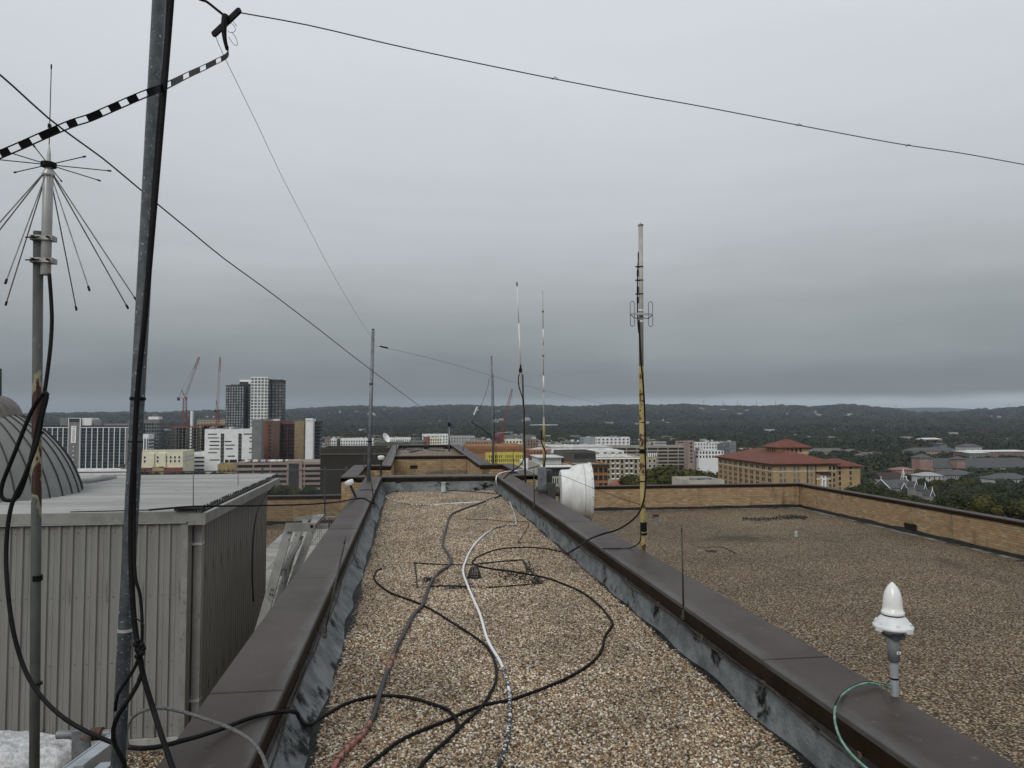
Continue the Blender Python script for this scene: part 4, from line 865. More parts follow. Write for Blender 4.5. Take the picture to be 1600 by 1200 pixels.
# ================================================================== METAL SHED, DOME, TERRACE THINGS
SIDM = mat('painted_steel_siding', (.20, .20, .192), .42, (.24, .24, .23), 2.2, 6, bump=.05, bs=6, stretch=(2.5,2.5,.3), c3=(.115,.108,.095), ns3=7, thr3=(.57,.74))
TRIM = mat('shed_trim', (.20,.20,.19), .45, (.25,.25,.24), 5, 5, c3=(.12,.12,.11), ns3=14, thr3=(.6,.7))
ROOFS = mat('weathered_metal_roof', (.25,.255,.25), .5, (.33,.335,.33), 1.1, 8, stretch=(.35,2.2,1), thr=(.4,.62), c3=(.12,.12,.115), ns3=6, thr3=(.62,.74), metal=.1)
YS = onZ(300, 1148, -2.05).y; XS = -2.58; ZR = .535; YSE = onZ(400, 746, ZR).y; SW = 11.4
sh = empty('metal_shed', 'grey corrugated metal shed with low roof left of the gravel strip', 'shed', (XS-4, YS+3, FLOOR)); so_ = sh.location
def sl_(mb): 
    mb.v = [(a-so_.x, b-so_.y, c-so_.z) for a, b, c in mb.v]; return mb
# one wall sheet: three ribs, pitch .133
def sheet(width, z0, z1, pitch, rib=.022, rw=.03):
    prof = [(0, 0)]; n = int(round(width/pitch))
    for k in range(n):
        x = k*pitch+pitch*.5; prof += [(x-rw*.5-.008, 0), (x-rw*.5, -rib), (x+rw*.5, -rib), (x+rw*.5+.008, 0)]
        xm = x+pitch*.5
        if k < n-1: prof += [(xm-.012, 0), (xm-.008, -.004), (xm+.008, -.004), (xm+.012, 0)]
    prof.append((width-.0015, 0)); m = MB(); vs = [(x, y, z) for z in (z0, z1) for x, y in prof]; k = len(prof)
    m.add(vs, [(i, i+1, k+i+1, k+i) for i in range(k-1)]); m.mi = 1
    for zz in (.12, .86, 1.62, 2.36):
        for q in range(n): x = (q+.98)*pitch-.004; m.box(x-.0045, x+.0045, -.008, -.001, z0+zz-.0045, z0+zz+.0045)
    return m
pitch = .133; shm = sheet(pitch*3, 0, 2.52, pitch).mesh('wall_sheet', [SIDM, mat('screw_head', (.05,.045,.04), .6)]); W3 = pitch*3
nfront = int(SW/W3)
for k in range(nfront): inst('wall_panel', shm, sh, (XS-(k+1)*W3-so_.x, YS-so_.y, -2.05-so_.z))
nside = int((YSE-YS-.1)/W3)
for k in range(nside): inst('wall_panel', shm, sh, (XS-.0-so_.x, YS+.04+k*W3-so_.y, -2.05-so_.z), PI/2)
XW = XS-nfront*W3
sl_(MB().box(XW, XS-.02, YS+.03, YSE-.1, -2.1, ZR-.12)).obj('inner_frame', TRIM, sh)
# fascia and drip trim on the front, base flashing, kerb
sl_(MB().box(XW, XS+.10, YS-.05, YS-.03, .43, .545).box(XW, XS+.10, YS-.065, YS-.03, .425, .433)).obj('front_fascia', TRIM, sh)
sl_(MB().box(XW, XS+.0, YS-.058, YS-.030, .408, .424)).obj('drip_edge', ALU, sh)
sl_(MB().box(XW, XS+.01, YS-.05, YS+.0, -2.075, -2.055).box(XW, XS+.01, YS-.055, YS-.05, -2.14, -2.055)).obj('base_flashing', mat('bright_flashing', (.42,.42,.40), .5, (.3,.3,.28), 8), sh)
sl_(MB().box(XW, XS+.02, YS-.04, YSE, FLOOR-.05, -2.08)).obj('kerb', CONC, sh)
sl_(MB().box(XS+.0, XS+.012, YS-.02, YSE-.08, -2.14, -2.05)).obj('side_flashing', ALU, sh)
sl_(MB().bbox(XS-.055, XS+.012, YS-.03, YS+.05, -2.05, .42, .004)).obj('corner_trim', TRIM, sh)
sl_(MB().bbox(XS+.04, XS+.13, YS+.12, YS+.22, -2.1, .40, .006)).obj('downspout', TRIM, sh)
for z in (.12, -1.72): sl_(MB().box(XS+.0, XS+.135, YS+.105, YS+.235, z, z+.03)).obj('strap', ALU, sh)
# roof sheets with ribs across, one child per sheet
nr = int((YSE-YS)/.6)+1
for k in range(nr):
    y0 = YS-.05+k*.6; prof = []
    for j in range(4):
        y = j*.15; prof += [(y, 0), (y+.055, 0), (y+.075, .022), (y+.105, .022), (y+.125, 0)]
    prof.append((.598, 0)); m = MB(); z = ZR+.012; x0, x1 = XW, XS+.09
    q = len(prof); vs = [(x, y0+yy, z+zz+.02*noise.noise(Vector((x*.4, y0, 0)))) for x in (x0, x1) for yy, zz in prof]
    m.add(vs, [(i, q+i, q+i+1, i+1) for i in range(q-1)])
    sl_(m).obj('roof_sheet', ROOFS, sh)
sl_(MB().box(XW, XS+.085, YS-.03, YSE, ZR-.03, ZR)).obj('roof_deck', TRIM, sh)
gx = XS+.10
sl_(MB().box(gx, gx+.11, YS-.05, YSE+.1, ZR-.14, ZR-.13).box(gx+.10, gx+.112, YS-.05, YSE+.1, ZR-.14, ZR-.03).box(gx+.06, gx+.112, YS-.05, YSE+.1, ZR-.030, ZR-.02)).obj('gutter', TRIM, sh)
sl_(MB().box(gx-.08, gx+.114, YS-.062, YS-.051, ZR-.15, ZR-.01)).obj('gutter_end', TRIM, sh)
mb = MB(); 
for k in range(46): 
    y = YS+.02+k*.12; mb.box(gx-.03, gx-.015, y, y+.06, ZR-.02, ZR+.03)
sl_(mb).obj('closure_strip', mat('dark_foam_closure', (.03,.03,.03), .8), sh)
# shed roof extras
for lab, px, D_, yt, yb in (('thin steel rod standing on the near corner of the shed roof', 302, 8.75, 735, 792), ('thin steel rod on the shed roof nearer the white zigzag building', 372, 11.6, 716, 766)):
    p = at(px, yb, D_); e = empty('steel_rod', lab, 'rod', p, group='rods on the shed roof'); MB().cyl((0,0,-.02), at(px, yt, D_)-p, .007, .005, 8).obj('rod', GALV2, e); MB().box(-.05,.05,-.02,.02,-.02,.0).obj('rod_foot', TAR, e)
tag(MB().box(-.2,.12,-.05,.05,0,.03).obj('tar_lump', TAR, None, loc=(at(302,792,8.7).x, at(302,792,8.7).y, ZR+.02)), 'dark patch of sealant at the foot of the rod on the shed corner', 'sealant patch')
cable('thin wire lying across the shed roof to the rod at its corner', [onZ(110,800,ZR+.04), onZ(230,797,ZR+.04), onZ(262,795,ZR+.05), onZ(300,791,ZR+.05)], .006, BLK, step=.2)
cable('black cable curving down the side of the shed near the ladder stand', [A(430,758,12.5),A(415,775,12),A(402,800,11),A(396,840,10.4),A(394,890,10),A(396,940,9.8)], .010, BLK, step=.1)
# DOME
DC = Vector((-6.44, 11.19, .17)); DR = 1.78
dm_ = empty('observatory_dome', 'grey ribbed metal observatory dome behind the shed roof at the left edge', 'dome', DC)
DOMEM = mat('dome_sheet_metal', (.17,.172,.165), .42, (.215,.218,.21), 1.6, 6, metal=.25, c3=(.13,.13,.125), ns3=7, thr3=(.6,.75))
SEAM = mat('dome_seam', (.035,.034,.032), .6)
NG = 44; gv = []
prof = [(k/16)*math.radians(88) for k in range(17)]
gm = MB(); vs = []
a0 = .004; a1 = 2*PI/NG-.004
for ph in prof:
    for a in (a0, (a0+a1)/2, a1):
        rr = DR*(1.0 if a != (a0+a1)/2 else 1.002); vs.append((rr*math.cos(ph)*math.cos(a), rr*math.cos(ph)*math.sin(a), rr*math.sin(ph)))
gm.add(vs, [(3*i+k, 3*i+k+1, 3*i+4+k, 3*i+3+k) for i in range(16) for k in range(2)])
gme = gm.mesh('dome_gore', DOMEM, True); smm = MB().tube([(DR*1.004*math.cos(ph), 0, DR*1.004*math.sin(ph)) for ph in prof], .008, 5).mesh('dome_seam', SEAM)
for k in range(NG): inst('dome_gore', gme, dm_, (0,0,0), k*2*PI/NG); inst('dome_seam', smm, dm_, (0,0,0), k*2*PI/NG)
MB().lathe([(DR*.985, -.3), (DR*.985, .01), (DR*.8, .3)], n=64).lathe([(DR*.99*math.cos(p), DR*.99*math.sin(p)) for p in prof]+[(0, DR*.99)], n=48).obj('inner_shell', SEAM, dm_, True)
hc = at(-12, 657, 10.4)-DC; HR = .36
mb = MB(); pr_ = []; 
for k in range(25):
    t = math.radians(-20+k*220/24*1.0) ; pr_.append((HR*math.cos(t), HR*math.sin(t)))
vs = []
for x, z in pr_:
    for dy, rr in ((-.45, 1), (.1, 1), (.1, .9), (-.45, .9)): vs.append((hc.x+x*rr, hc.y+dy, hc.z+z*rr))
mb.add(vs, [(4*i+j, 4*i+(j+1)%4, 4*i+4+(j+1)%4, 4*i+4+j) for i in range(24) for j in range(4)]); mb.obj('shutter_hood', mat('weathered_hood', (.10,.088,.078), .6, (.17,.155,.14), 5), dm_, True)
MB().cyl((hc.x, hc.y-.2, hc.z), (hc.x, hc.y-.16, hc.z), HR*.92, n=30).obj('shutter_panel', SEAM, dm_)
MB().cyl(at(-1,618,10.4)-DC, at(-1,576,10.4)-DC, .03, n=8).obj('vent_rod', DKPOLE, dm_)
# curved skirting flashing beside the dome
cable('folded metal skirting between dome foot and shed roof', [onZ(110,757,ZR+.02), onZ(135,753,ZR+.05), onZ(165,747.5,ZR+.06), onZ(178,747,ZR+.03)], .055, TRIM, step=.2, name='skirting')
# LADDER STAND
ls = empty('ladder_stand', 'battered aluminium ladder frames leaning between the shed and the coping', 'ladder', onZ(370, 1100, FLOOR)); lo = ls.location
LAD = mat('ladder_aluminium', (.20,.205,.195), .5, (.27,.27,.255), 6, 6, metal=.15, c3=(.11,.105,.095), ns3=12, thr3=(.56,.66))
def rl(x, y, D): return at(x, y, D)-lo
def channel(a, b, w_, dpt, nm='rail'):
    a = Vector(a); b = Vector(b); d = (b-a).normalized(); y = Vector((0,1,0)); y = (y-d*y.dot(d)).normalized(); x = d.cross(y)
    m = MB()
    for sx in (-1, 1): m.beam(a+x*sx*w_/2, b+x*sx*w_/2, .006, dpt, up=y)
    m.beam(a-y*(-dpt/2+.004), b-y*(-dpt/2+.004), w_, .006, up=y)
    return m
def rail(t, m_, b, wd=.10): 
    m = MB(); pts = [t, m_, b]
    for a, c in zip(pts, pts[1:]): 
        m.beam(a, c, wd*.9, .012, up=(0,1,.01)); m.beam(Vector(a)+Vector((-wd*.45,.03,0)), Vector(c)+Vector((-wd*.45,.03,0)), .010, .06, up=(0,1,.01)); m.beam(Vector(a)+Vector((wd*.45,.03,0)), Vector(c)+Vector((wd*.45,.03,0)), .010, .06, up=(0,1,.01))
    m.obj('rail', LAD, ls)
rail(rl(452,823,10.4), rl(408,975,9.7), rl(372,1095,9.3), .12)
rail(rl(470,818,10.9), rl(436,935,10.4), rl(400,1040,10.1), .09)
rail(rl(495,806,11.0), rl(455,915,10.4), rl(425,1010,10.1), .11)
rail(rl(478,812,11.4), rl(452,870,11.0), rl(440,900,10.8), .08)
MB().beam(rl(446,824,10.3), rl(492,823,10.4), .03, .115).obj('top_plate', LAD, ls)
MB().beam(rl(459,812,11.5), rl(502,806,11.4), .03, .06).obj('top_plate', LAD, ls)
MB().beam(rl(486,823,10.5), rl(502,806,11.3), .10, .05).obj('side_plate', LAD, ls)
MB().beam(rl(470,845,10.6), rl(445,890,10.2), .05, .02).obj('brace', LAD, ls)
MB().beam(rl(472,838,10.9), rl(430,905,10.2), .05, .02).obj('brace', LAD, ls)
MB().cyl(rl(487,822,10.28), rl(487,823,10.22), .022, n=12).obj('bolt_hole', BLK, ls)
for x, y, D_ in ((450,820,10.32),(449,829,10.32),(424,921,9.9),(427,921,9.9),(422,928,9.88),(426,929,9.88),(441,933,10.1),(437,938,10.1)):
    c = rl(x, y, D_); MB().cyl(c, c+Vector((.002,-.025,.0)), .009, n=8).obj('rivet', BLK2, ls)
MB().cyl(rl(446,888,10.1), rl(446,925,10.1), .018, n=8).obj('latch_bar', GALV2, ls)
# WIRE MESH BARRIER
gb = empty('mesh_barrier', 'grey welded mesh crowd barrier standing on the pavers behind the ladders', 'barrier', at(505, 855, 20)); rl2 = lambda x, y, D=20.: at(x, y, D)-gb.location
mb = MB(); 
for a, b in (((480,808),(533,808)),((480,850),(530,851)),((480,808),(480,857)),((533,808),(533,857))): mb.cyl(rl2(*a), rl2(*b), .018, n=8)
mb.obj('frame', GALV2, gb)
for k in range(15): x = 482.5+k*3.4; MB().cyl(rl2(x,809), rl2(x,850), .005, n=5).obj('mesh_bar', GALV2, gb)
for a in (500, 528): MB().beam(rl2(a,851)+Vector((0,-.25,0)), rl2(a,851)+Vector((0,.25,0)), .05, .02).obj('foot', GALV2, gb)
# CHAIN LINK FENCE
cf = empty('chain_link_fence', 'tall galvanised chain link fence behind the shed and terrace', 'fence', (0, YL-1.2, FLOOR)); fy = YL-1.2
tz0 = onY(544, 734, fy).z; xa = -13.5; xb = WLO-.25; zt_ = lambda x: tz0-.0*(xb-x)
fr = lambda x, z: Vector((x-cf.location.x, 0, z-FLOOR))
MB().cyl(fr(xa, tz0), fr(xb, tz0), .02, n=8).obj('top_rail', GALV, cf)
for px in (226, 310, 410, 508, 541): 
    x = onY(px, 734, fy).x; MB().cyl(fr(x, FLOOR), fr(x, tz0+.05), .026, n=10).lathe([(.035,tz0-FLOOR+.03),(.03,tz0-FLOOR+.08),(0,tz0-FLOOR+.10)], (x,0,0), 8).obj('post', GALV, cf)
x = onY(508, 734, fy).x; MB().bbox(x-.14, x+.14, -.2, .2, 0, .16, .02).obj('post_base', CONC, cf)
mb = MB(); ht = tz0-FLOOR-.02; sp = .062; n = int((xb-xa)/sp)
for k in range(-int(ht/sp), n):
    for s in (1, -1):
        x0 = xa+k*sp; za = 0; zb_ = ht
        if s == 1: p = [(x0, 0), (x0+ht, ht)]
        else: p = [(x0, ht), (x0+ht, 0)]
        (xA, zA), (xB, zB) = p
        if xA < xa: zA += s*(xa-xA); xA = xa
        if xB > xb: zB -= s*(xB-xb); xB = xb
        if xB-xA > .02: mb.beam((xA, .004*s, zA), (xB, .004*s, zB), .0036, .0036, up=(0,1,0))
tag(mb.obj('wire_mesh', GALV, cf), kind='stuff')
# WHITE LUMP (covered heap) and the base beam in the corner
import bmesh
bm = bmesh.new(); bmesh.ops.create_icosphere(bm, subdivisions=5, radius=1)
for v in bm.verts:
    c = v.co.copy(); n = noise.noise(c*1.6)+.5*noise.noise(c*3.7)
    v.co = Vector((c.x*.95, c.y*.7, max(c.z, -.6)*.62))*(1+.16*n); v.co += c*.02*noise.noise(c*9)
me = bpy.data.meshes.new('covered_heap'); bm.to_mesh(me); bm.free(); me.polygons.foreach_set('use_smooth', [True]*len(me.polygons))
me.materials.append(mat('fibrous_white_sheet', (.40,.41,.42), .8, (.62,.63,.64), 16, 8, bump=.9, bs=38, thr=(.4,.6), c3=(.27,.22,.215), ns3=5, thr3=(.54,.68)))
hp = bpy.data.objects.new('covered_heap', me); link(hp); hp.location = at(-8, 1248, 6.6); hp.scale = (.86, .9, .9); hp.rotation_euler = (0, .12, 0); tag(hp, 'rounded heap under a fibrous white sheet in front of the shed', 'heap')
mb = MB(); c = hp.location; mb.box(-.8, .8, -.5, .5, FLOOR-c.z, -.1); o = mb.obj('heap_base', CONC, hp)
sb = empty('steel_beam', 'pale grey steel channel beam slanting up to the foot of the leaning mast', 'beam', at(140, 1180, 4.6)); rl3 = lambda x, y, D: at(x, y, D)-sb.location
BEAMM = mat('grey_painted_steel', (.30,.335,.37), .45, (.25,.28,.31), 6)
m = MB(); a = rl3(70,1232,4.4); b = rl3(186,1146,4.9); m.beam(a, b, .10, .012); m.beam(a+Vector((.05,0,-.07)), b+Vector((.05,0,-.07)), .012, .15); m.beam(a+Vector((-.05,0,-.07)), b+Vector((-.05,0,-.07)), .012, .15); m.obj('channel', BEAMM, sb)
m = MB(); m.beam(rl3(127,1141,5.4), rl3(127,1200,5.4), .12, .03, up=(0,1,0)); m.obj('upright_plate', GALV2, sb)
m = MB(); m.cyl(rl3(90,1148,5.5), rl3(178,1146,5.5), .03, n=14); m.obj('cross_tube', GALV2, sb)
m = MB(); m.cyl(rl3(143,1147,5.49), rl3(160,1146,5.49), .045, n=12); m.obj('rusty_clamp', MATS['rust'], sb)
m = MB(); m.cyl(rl3(129,1153,5.35), rl3(133,1152,5.2), .018, n=8); m.obj('bolt', MATS['brass_clip'], sb)
m = MB(); m.beam(rl3(122,1194,4.3), rl3(138,1192,4.3), .10, .02); m.beam(rl3(150,1202,4.3), rl3(172,1200,4.3), .10, .03); m.obj('foot_plate', BEAMM, sb)
# ================================================================== THE CITY
def tz(x, y, D): return at(x, y, D)
WMS = {}
GLS = {'dark': mat('window_glass_dark', (.010,.012,.015), .25, (.03,.035,.04), .4, spec=.35),
       'blue': mat('window_glass_blue', (.012,.020,.028), .2, (.03,.045,.056), .25, spec=.4),
       'light': mat('window_glass_reflection', (.42,.45,.47), .2, (.30,.33,.35), .2, spec=.6),  # bright reflection on the panes put into the base colour
       'grey': mat('window_glass_grey', (.10,.115,.125), .15, (.17,.185,.19), .3, spec=.6),
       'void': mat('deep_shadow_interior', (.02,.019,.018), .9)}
for _k, _c in (('dark', (.16,.155,.14)), ('blue', (.075,.095,.11)), ('grey', (.28,.28,.27)), ('light', (.12,.13,.14))):
    # blinds and rooms: each window pane differs a little
    t = GLS[_k].node_tree; b_ = t.nodes['Principled BSDF']; src = b_.inputs['Base Color'].links[0].from_socket; oi = N(t, 'ShaderNodeObjectInfo')
    r = N(t, 'ShaderNodeMapRange', inp={1: .62, 2: .98, 3: 0, 4: .8}); L(t, oi.outputs['Random'], r.inputs[0]); L(t, mixc(t, r.outputs[0], src, (*_c, 1)), b_.inputs['Base Color'])
def wmesh(w_, h, g='dark', frame=None, fw=.12):
    k = (round(w_, 1), round(h, 1), g, frame.name if frame else '')
    if k not in WMS:
        m = MB(); m.add([(-w_/2,-.05,-h/2),(w_/2,-.05,-h/2),(w_/2,-.05,h/2),(-w_/2,-.05,h/2)], [(0,1,2,3)])
        m.add([(-w_/2,-.05,-h/2),(w_/2,-.05,-h/2),(w_/2,-.05,h/2),(-w_/2,-.05,h/2),(-w_/2,0,-h/2),(w_/2,0,-h/2),(w_/2,0,h/2),(-w_/2,0,h/2)], [(0,4,5,1),(1,5,6,2),(2,6,7,3),(3,7,4,0)])
        if frame:
            m.mi = 1; m.box(-w_/2-fw, w_/2+fw, -.16, 0, -h/2-fw, -h/2).box(-w_/2-fw, w_/2+fw, -.12, 0, h/2, h/2+fw).box(-w_/2-fw, -w_/2, -.12, 0, -h/2, h/2).box(w_/2, w_/2+fw, -.12, 0, -h/2, h/2)
        WMS[k] = m.mesh('window', [GLS[g], frame or GLS[g]])
    return WMS[k]
def fmat(name, c, v=.82): return mat(name, c, .85, tuple(x*v for x in c), .25, 6, bump=0, c3=tuple(x*.7 for x in c), ns3=.6, thr3=(.62,.8))
ROOFG = fmat('roof_gravel_grey', (.24,.24,.23)); ROOFW = fmat('roof_white', (.60,.61,.60)); ROOFD = fmat('roof_dark', (.10,.10,.10))
class B:
    """an axis aligned building; its front faces the camera side (-Y)"""
    def __init__(s, label, x0, x1, yt, D, depth, wall, roof=ROOFG, cat='building', group=None, z0=GROUND, par=.8, name='building', ztop=None):
        c = at((x0+x1)/2, yt, D); s.Y = c.y; s.z1 = c.z if ztop is None else ztop; s.xa = onY(x0, yt, s.Y).x; s.xb = onY(x1, yt, s.Y).x; s.d = depth; s.z0 = z0
        s.o = Vector(((s.xa+s.xb)/2, s.Y+depth/2, z0)); s.e = empty(name, label, cat, s.o, group=group); s.w = s.xb-s.xa; s.h = s.z1-z0; s.wall = wall
        W = s.w/2; Dp = depth/2
        MB().box(-W, W, -Dp, Dp, -2, s.h-.05).obj('wall', wall, s.e)
        m = MB().box(-W+.4, W-.4, -Dp+.4, Dp-.4, s.h-.05, s.h+.02); m.mi = 1
        for q in ((-W,W,-Dp,-Dp+.4),(-W,W,Dp-.4,Dp),(-W,-W+.4,-Dp+.4,Dp-.4),(W-.4,W,-Dp+.4,Dp-.4)): m.box(*q, s.h-.05, s.h+par)
        m.obj('roof', [roof, wall], s.e); s.W = W; s.D = Dp
    def z(s, py, D=None): return (s.pz(py))-s.z0
    def pz(s, py): return onY(640, py, s.Y).z
    def lx(s, px, py=690): return onY(px, py, s.Y).x-s.o.x
    def front(s, cols, rows, zt, fh, x0=None, x1=None, w_=None, h=None, g='dark', frame=None, skip=None, name='window', fill=.6, hf=.55):
        x0 = -s.W if x0 is None else x0; x1 = s.W if x1 is None else x1; cw = (x1-x0)/cols; m = wmesh(w_ or cw*fill, h or fh*hf, g, frame)
        for r in range(rows):
            for c in range(cols):
                if skip and skip(c, r): continue
                inst(name, m, s.e, (x0+cw*(c+.5), -s.D, zt-fh*(r+.5)))
    def side(s, cols, rows, zt, fh, right=None, y0=None, y1=None, w_=None, h=None, g='dark', frame=None, fill=.5, hf=.55, skip=None):
        right = s.o.x < 0 if right is None else right; y0 = -s.D if y0 is None else y0; y1 = s.D if y1 is None else y1; cw = (y1-y0)/cols; m = wmesh(w_ or cw*fill, h or fh*hf, g, frame)
        for r in range(rows):
            for c in range(cols):
                if skip and skip(c, r): continue
                inst('window', m, s.e, ((s.W if right else -s.W), y0+cw*(c+.5), zt-fh*(r+.5)), PI/2 if right else -PI/2)
    def part(s, name, m, x0, x1, z0, z1, pr=.4, y=None, deep=0.):
        y = -s.D if y is None else y; return MB().box(x0, x1, y-pr, y+deep-.003, z0, z1).obj(name, m, s.e)
    def boxes(s, n, hs=(1.5, 3), m=None, seed=1, nm='roof_unit'):
        r = random.Random(seed)
        for k in range(n):
            w_ = r.uniform(1.5, 4.5); d = r.uniform(1.5, 4); x = r.uniform(-s.W+3, s.W-3) if s.W > 3.5 else 0; y = r.uniform(-s.D+3, s.D-3) if s.D > 3.5 else 0; h = r.uniform(*hs)
            MB().box(x-w_/2, x+w_/2, y-d/2, y+d/2, s.h+.02, s.h+h).obj(nm, m or random.choice([ROOFG, ROOFW, MATS['dull_galvanised']]), s.e)
def hiproof(m, x0, x1, y0, y1, z, h, ov=1.2, ridge=None):
    x0 -= ov; x1 += ov; y0 -= ov; y1 += ov; r = min(x1-x0, y1-y0)/2
    if ridge is not None: r = ridge
    if (x1-x0) > (y1-y0): a = (x0+r, (y0+y1)/2, z+h); b = (x1-r, (y0+y1)/2, z+h); return m.add([(x0,y0,z),(x1,y0,z),(x1,y1,z),(x0,y1,z),a,b,(x0,y0,z-.35),(x1,y0,z-.35),(x1,y1,z-.35),(x0,y1,z-.35)], [(0,1,5,4),(1,2,5),(2,3,4,5),(3,0,4),(6,7,1,0),(7,8,2,1),(8,9,3,2),(9,6,0,3),(9,8,7,6)])
    a = ((x0+x1)/2, y0+r, z+h); b = ((x0+x1)/2, y1-r, z+h)
    return m.add([(x0,y0,z),(x1,y0,z),(x1,y1,z),(x0,y1,z),a,b,(x0,y0,z-.35),(x1,y0,z-.35),(x1,y1,z-.35),(x0,y1,z-.35)], [(0,1,4),(1,2,5,4),(2,3,5),(3,0,4,5),(6,7,1,0),(7,8,2,1),(8,9,3,2),(9,6,0,3),(9,8,7,6)])
WHITE = fmat('white_render', (.80,.81,.80), .9); CREAM = fmat('cream_render', (.76,.72,.55), .9); TAN = fmat('tan_brick_block', (.42,.30,.17)); PINK = fmat('pink_concrete', (.33,.25,.215))
DARKW = fmat('charcoal_panel', (.045,.047,.05)); GREYP = fmat('grey_panel', (.20,.205,.20)); TRIMW = mat('white_trim_far', (.85,.85,.85), .6); REDB = fmat('red_brick_block', (.24,.07,.04)); BRN = fmat('brown_panel', (.13,.08,.06))
CONF = fmat('raw_concrete', (.22,.205,.185)); ORNG = fmat('plywood_orange', (.34,.175,.085)); YELW = fmat('yellow_sheathing', (.60,.52,.10)); NAVY = mat('blue_black_curtain_wall', (.03,.042,.055), .25)
def text(parent, s, loc, size, m, rot=(PI/2, 0, 0), sx=1.):
    cu = bpy.data.curves.new('lettering', 'FONT'); cu.body = s; cu.size = size; cu.extrude = .04; cu.align_x = 'CENTER'; cu.align_y = 'CENTER'; cu.space_character = 1.05
    t = bpy.data.objects.new('lettering', cu); COL.objects.link(t); dg = bpy.context.evaluated_depsgraph_get(); me = bpy.data.meshes.new_from_object(t.evaluated_get(dg)); bpy.data.objects.remove(t)
    me.materials.clear(); me.materials.append(m); o = bpy.data.objects.new('lettering', me); link(o, parent); o.location = loc; o.rotation_euler = rot; o.scale = (sx, 1, 1); return o
# 1 long slab block with the vertical sign
b = B('long blue glass slab block with white fins and a vertical CASTILIAN sign', 30, 214, 666, 726, 22, NAVY)
fh = 3.0; zt = b.z(668)
lw_, rw_ = b.lx(107), b.lx(126)
b.front(8, 14, zt, fh, b.lx(39), lw_, g='blue', fill=.86, hf=.6); b.front(8, 14, zt, fh, rw_, b.lx(196), g='blue', fill=.86, hf=.6)
for k in range(14): 
    b.part('spandrel', GREYP, b.lx(39), lw_, zt-fh*k-.35, zt-fh*k, .08); b.part('spandrel', GREYP, rw_, b.lx(196), zt-fh*k-.35, zt-fh*k, .08)
for k in range(9): x = rw_+(b.lx(196)-rw_)*k/8; b.part('fin', TRIMW, x-.3, x+.3, zt-fh*14.2, zt+.6, .7)
for k in range(8): x = b.lx(39)+(lw_-b.lx(39))*k/8; b.part('fin', TRIMW, x-.3, x+.3, zt-fh*14.2, zt+.6, .7)
b.part('cornice', TRIMW, -b.W, lw_, zt+.5, zt+1.1, .8); b.part('cornice', TRIMW, rw_, b.W, zt+.5, zt+1.1, .8)
b.part('end_bay', GREYP, b.lx(197), b.W, 5, zt+.4, .9)
zt3 = b.z(653.5); b.part('sign_tower', GREYP, lw_+.5, rw_-.5, 5, zt3, 1.6, deep=8); b.part('tower_edge', TRIMW, lw_, lw_+.5, 5, zt3+.4, 1.7); b.part('tower_edge', TRIMW, rw_-.5, rw_, 5, zt3+.4, 1.7); b.part('tower_cap', TRIMW, lw_+.5, rw_-.5, zt3, zt3+.4, 1.7)
b.part('louvre', DARKW, lw_+1, rw_-1, zt3-3.6, zt3-.4, 1.66)
sg = b.part('sign_board', TRIMW, b.lx(112), b.lx(119.8), b.z(689.5), b.z(664.5), 1.9); cx = (b.lx(112)+b.lx(119.8))/2; cz = (b.z(689.5)+b.z(664.5))/2
text(b.e, 'CASTILIAN', (cx, -b.D-1.95, cz-1.0), 3.0, BLK, (PI/2, PI/2, 0), .80); text(b.e, 'THE', (cx, -b.D-1.95, b.z(667)), 1.5, BLK, (PI/2, PI/2, 0), .8) if False else None
text(b.e, 'E', (cx, -b.D-1.95, b.z(667)), 2.6, BLK, (PI/2, PI/2, 0), .9)
for k in range(5): z = b.z(695+6.3*k); b.part('small_window', TRIMW, b.lx(115), b.lx(116.7), z-.5, z+.5, 1.7)
for x0, x1, y, m in ((92,107,652.5,GREYP),(126.5,141.5,653,WHITE),(145,157,655,GREYP)): c = b.z(y); MB().box(b.lx(x0), b.lx(x1), -b.D+1, b.D-3, b.h, c).obj('plant_room', m, b.e)
MB().box(b.lx(160), b.lx(200), -b.D+3, -b.D+6, b.h, b.z(661.5)).obj('parapet_screen', ROOFG, b.e)
b.side(3, 13, zt, fh, g='blue')
# low shops in front of it
b = B('low white shopfront strip with orange and black signboards beneath the slab block', 112, 226, 735, 560, 12, WHITE, ROOFW)
b.part('signboard', mat('orange_sign', (.55,.13,.06), .6), b.lx(121), b.lx(136.5), b.z(744), b.z(738), .5); b.part('signboard', BLK, b.lx(136.5), b.lx(155), b.z(743), b.z(739), .5); b.part('dark_glazing', BLK, b.lx(160), b.lx(198), b.z(743), b.z(737.2), .4)
for k in range(6): b.part('light_strip', TRIMW, b.lx(137.5+k*2.7), b.lx(139.5+k*2.7), b.z(741.6), b.z(740.4), .56)
b.front(10, 1, b.z(746.5), 5, b.lx(122), b.lx(160), g='grey', fill=.8, hf=.8); b.boxes(7, (1, 3.5), seed=4)
# 2 glassy blocks
b = B('grey glass office block with stepped top just right of the leaning mast', 200, 249, 656.5, 780, 16, GREYP); b.front(12, 8, b.z(660), 3.6, g='blue', fill=.75, hf=.7)
MB().box(b.lx(230), b.lx(246), -b.D+2, b.D-2, b.h, b.z(651)).obj('plant_room', WHITE, b.e); MB().box(b.lx(236), b.lx(243), -b.D+3, b.D-4, b.z(651), b.z(648)).obj('lift_head', GREYP, b.e); b.side(4, 8, b.z(660), 3.6, g='blue')
b = B('white framed low glass block below the stepped office block', 200, 232, 680, 690, 16, WHITE); b.part('glazing', NAVY, b.lx(201), b.lx(231), b.z(706), b.z(684), .2); b.side(6, 6, b.z(684), 3.2, g='blue', fill=.8, hf=.7)
for k in range(3): x = b.lx(221+4*k); b.part('fin', TRIMW, x-.4, x+.4, 20, b.z(681), .8)
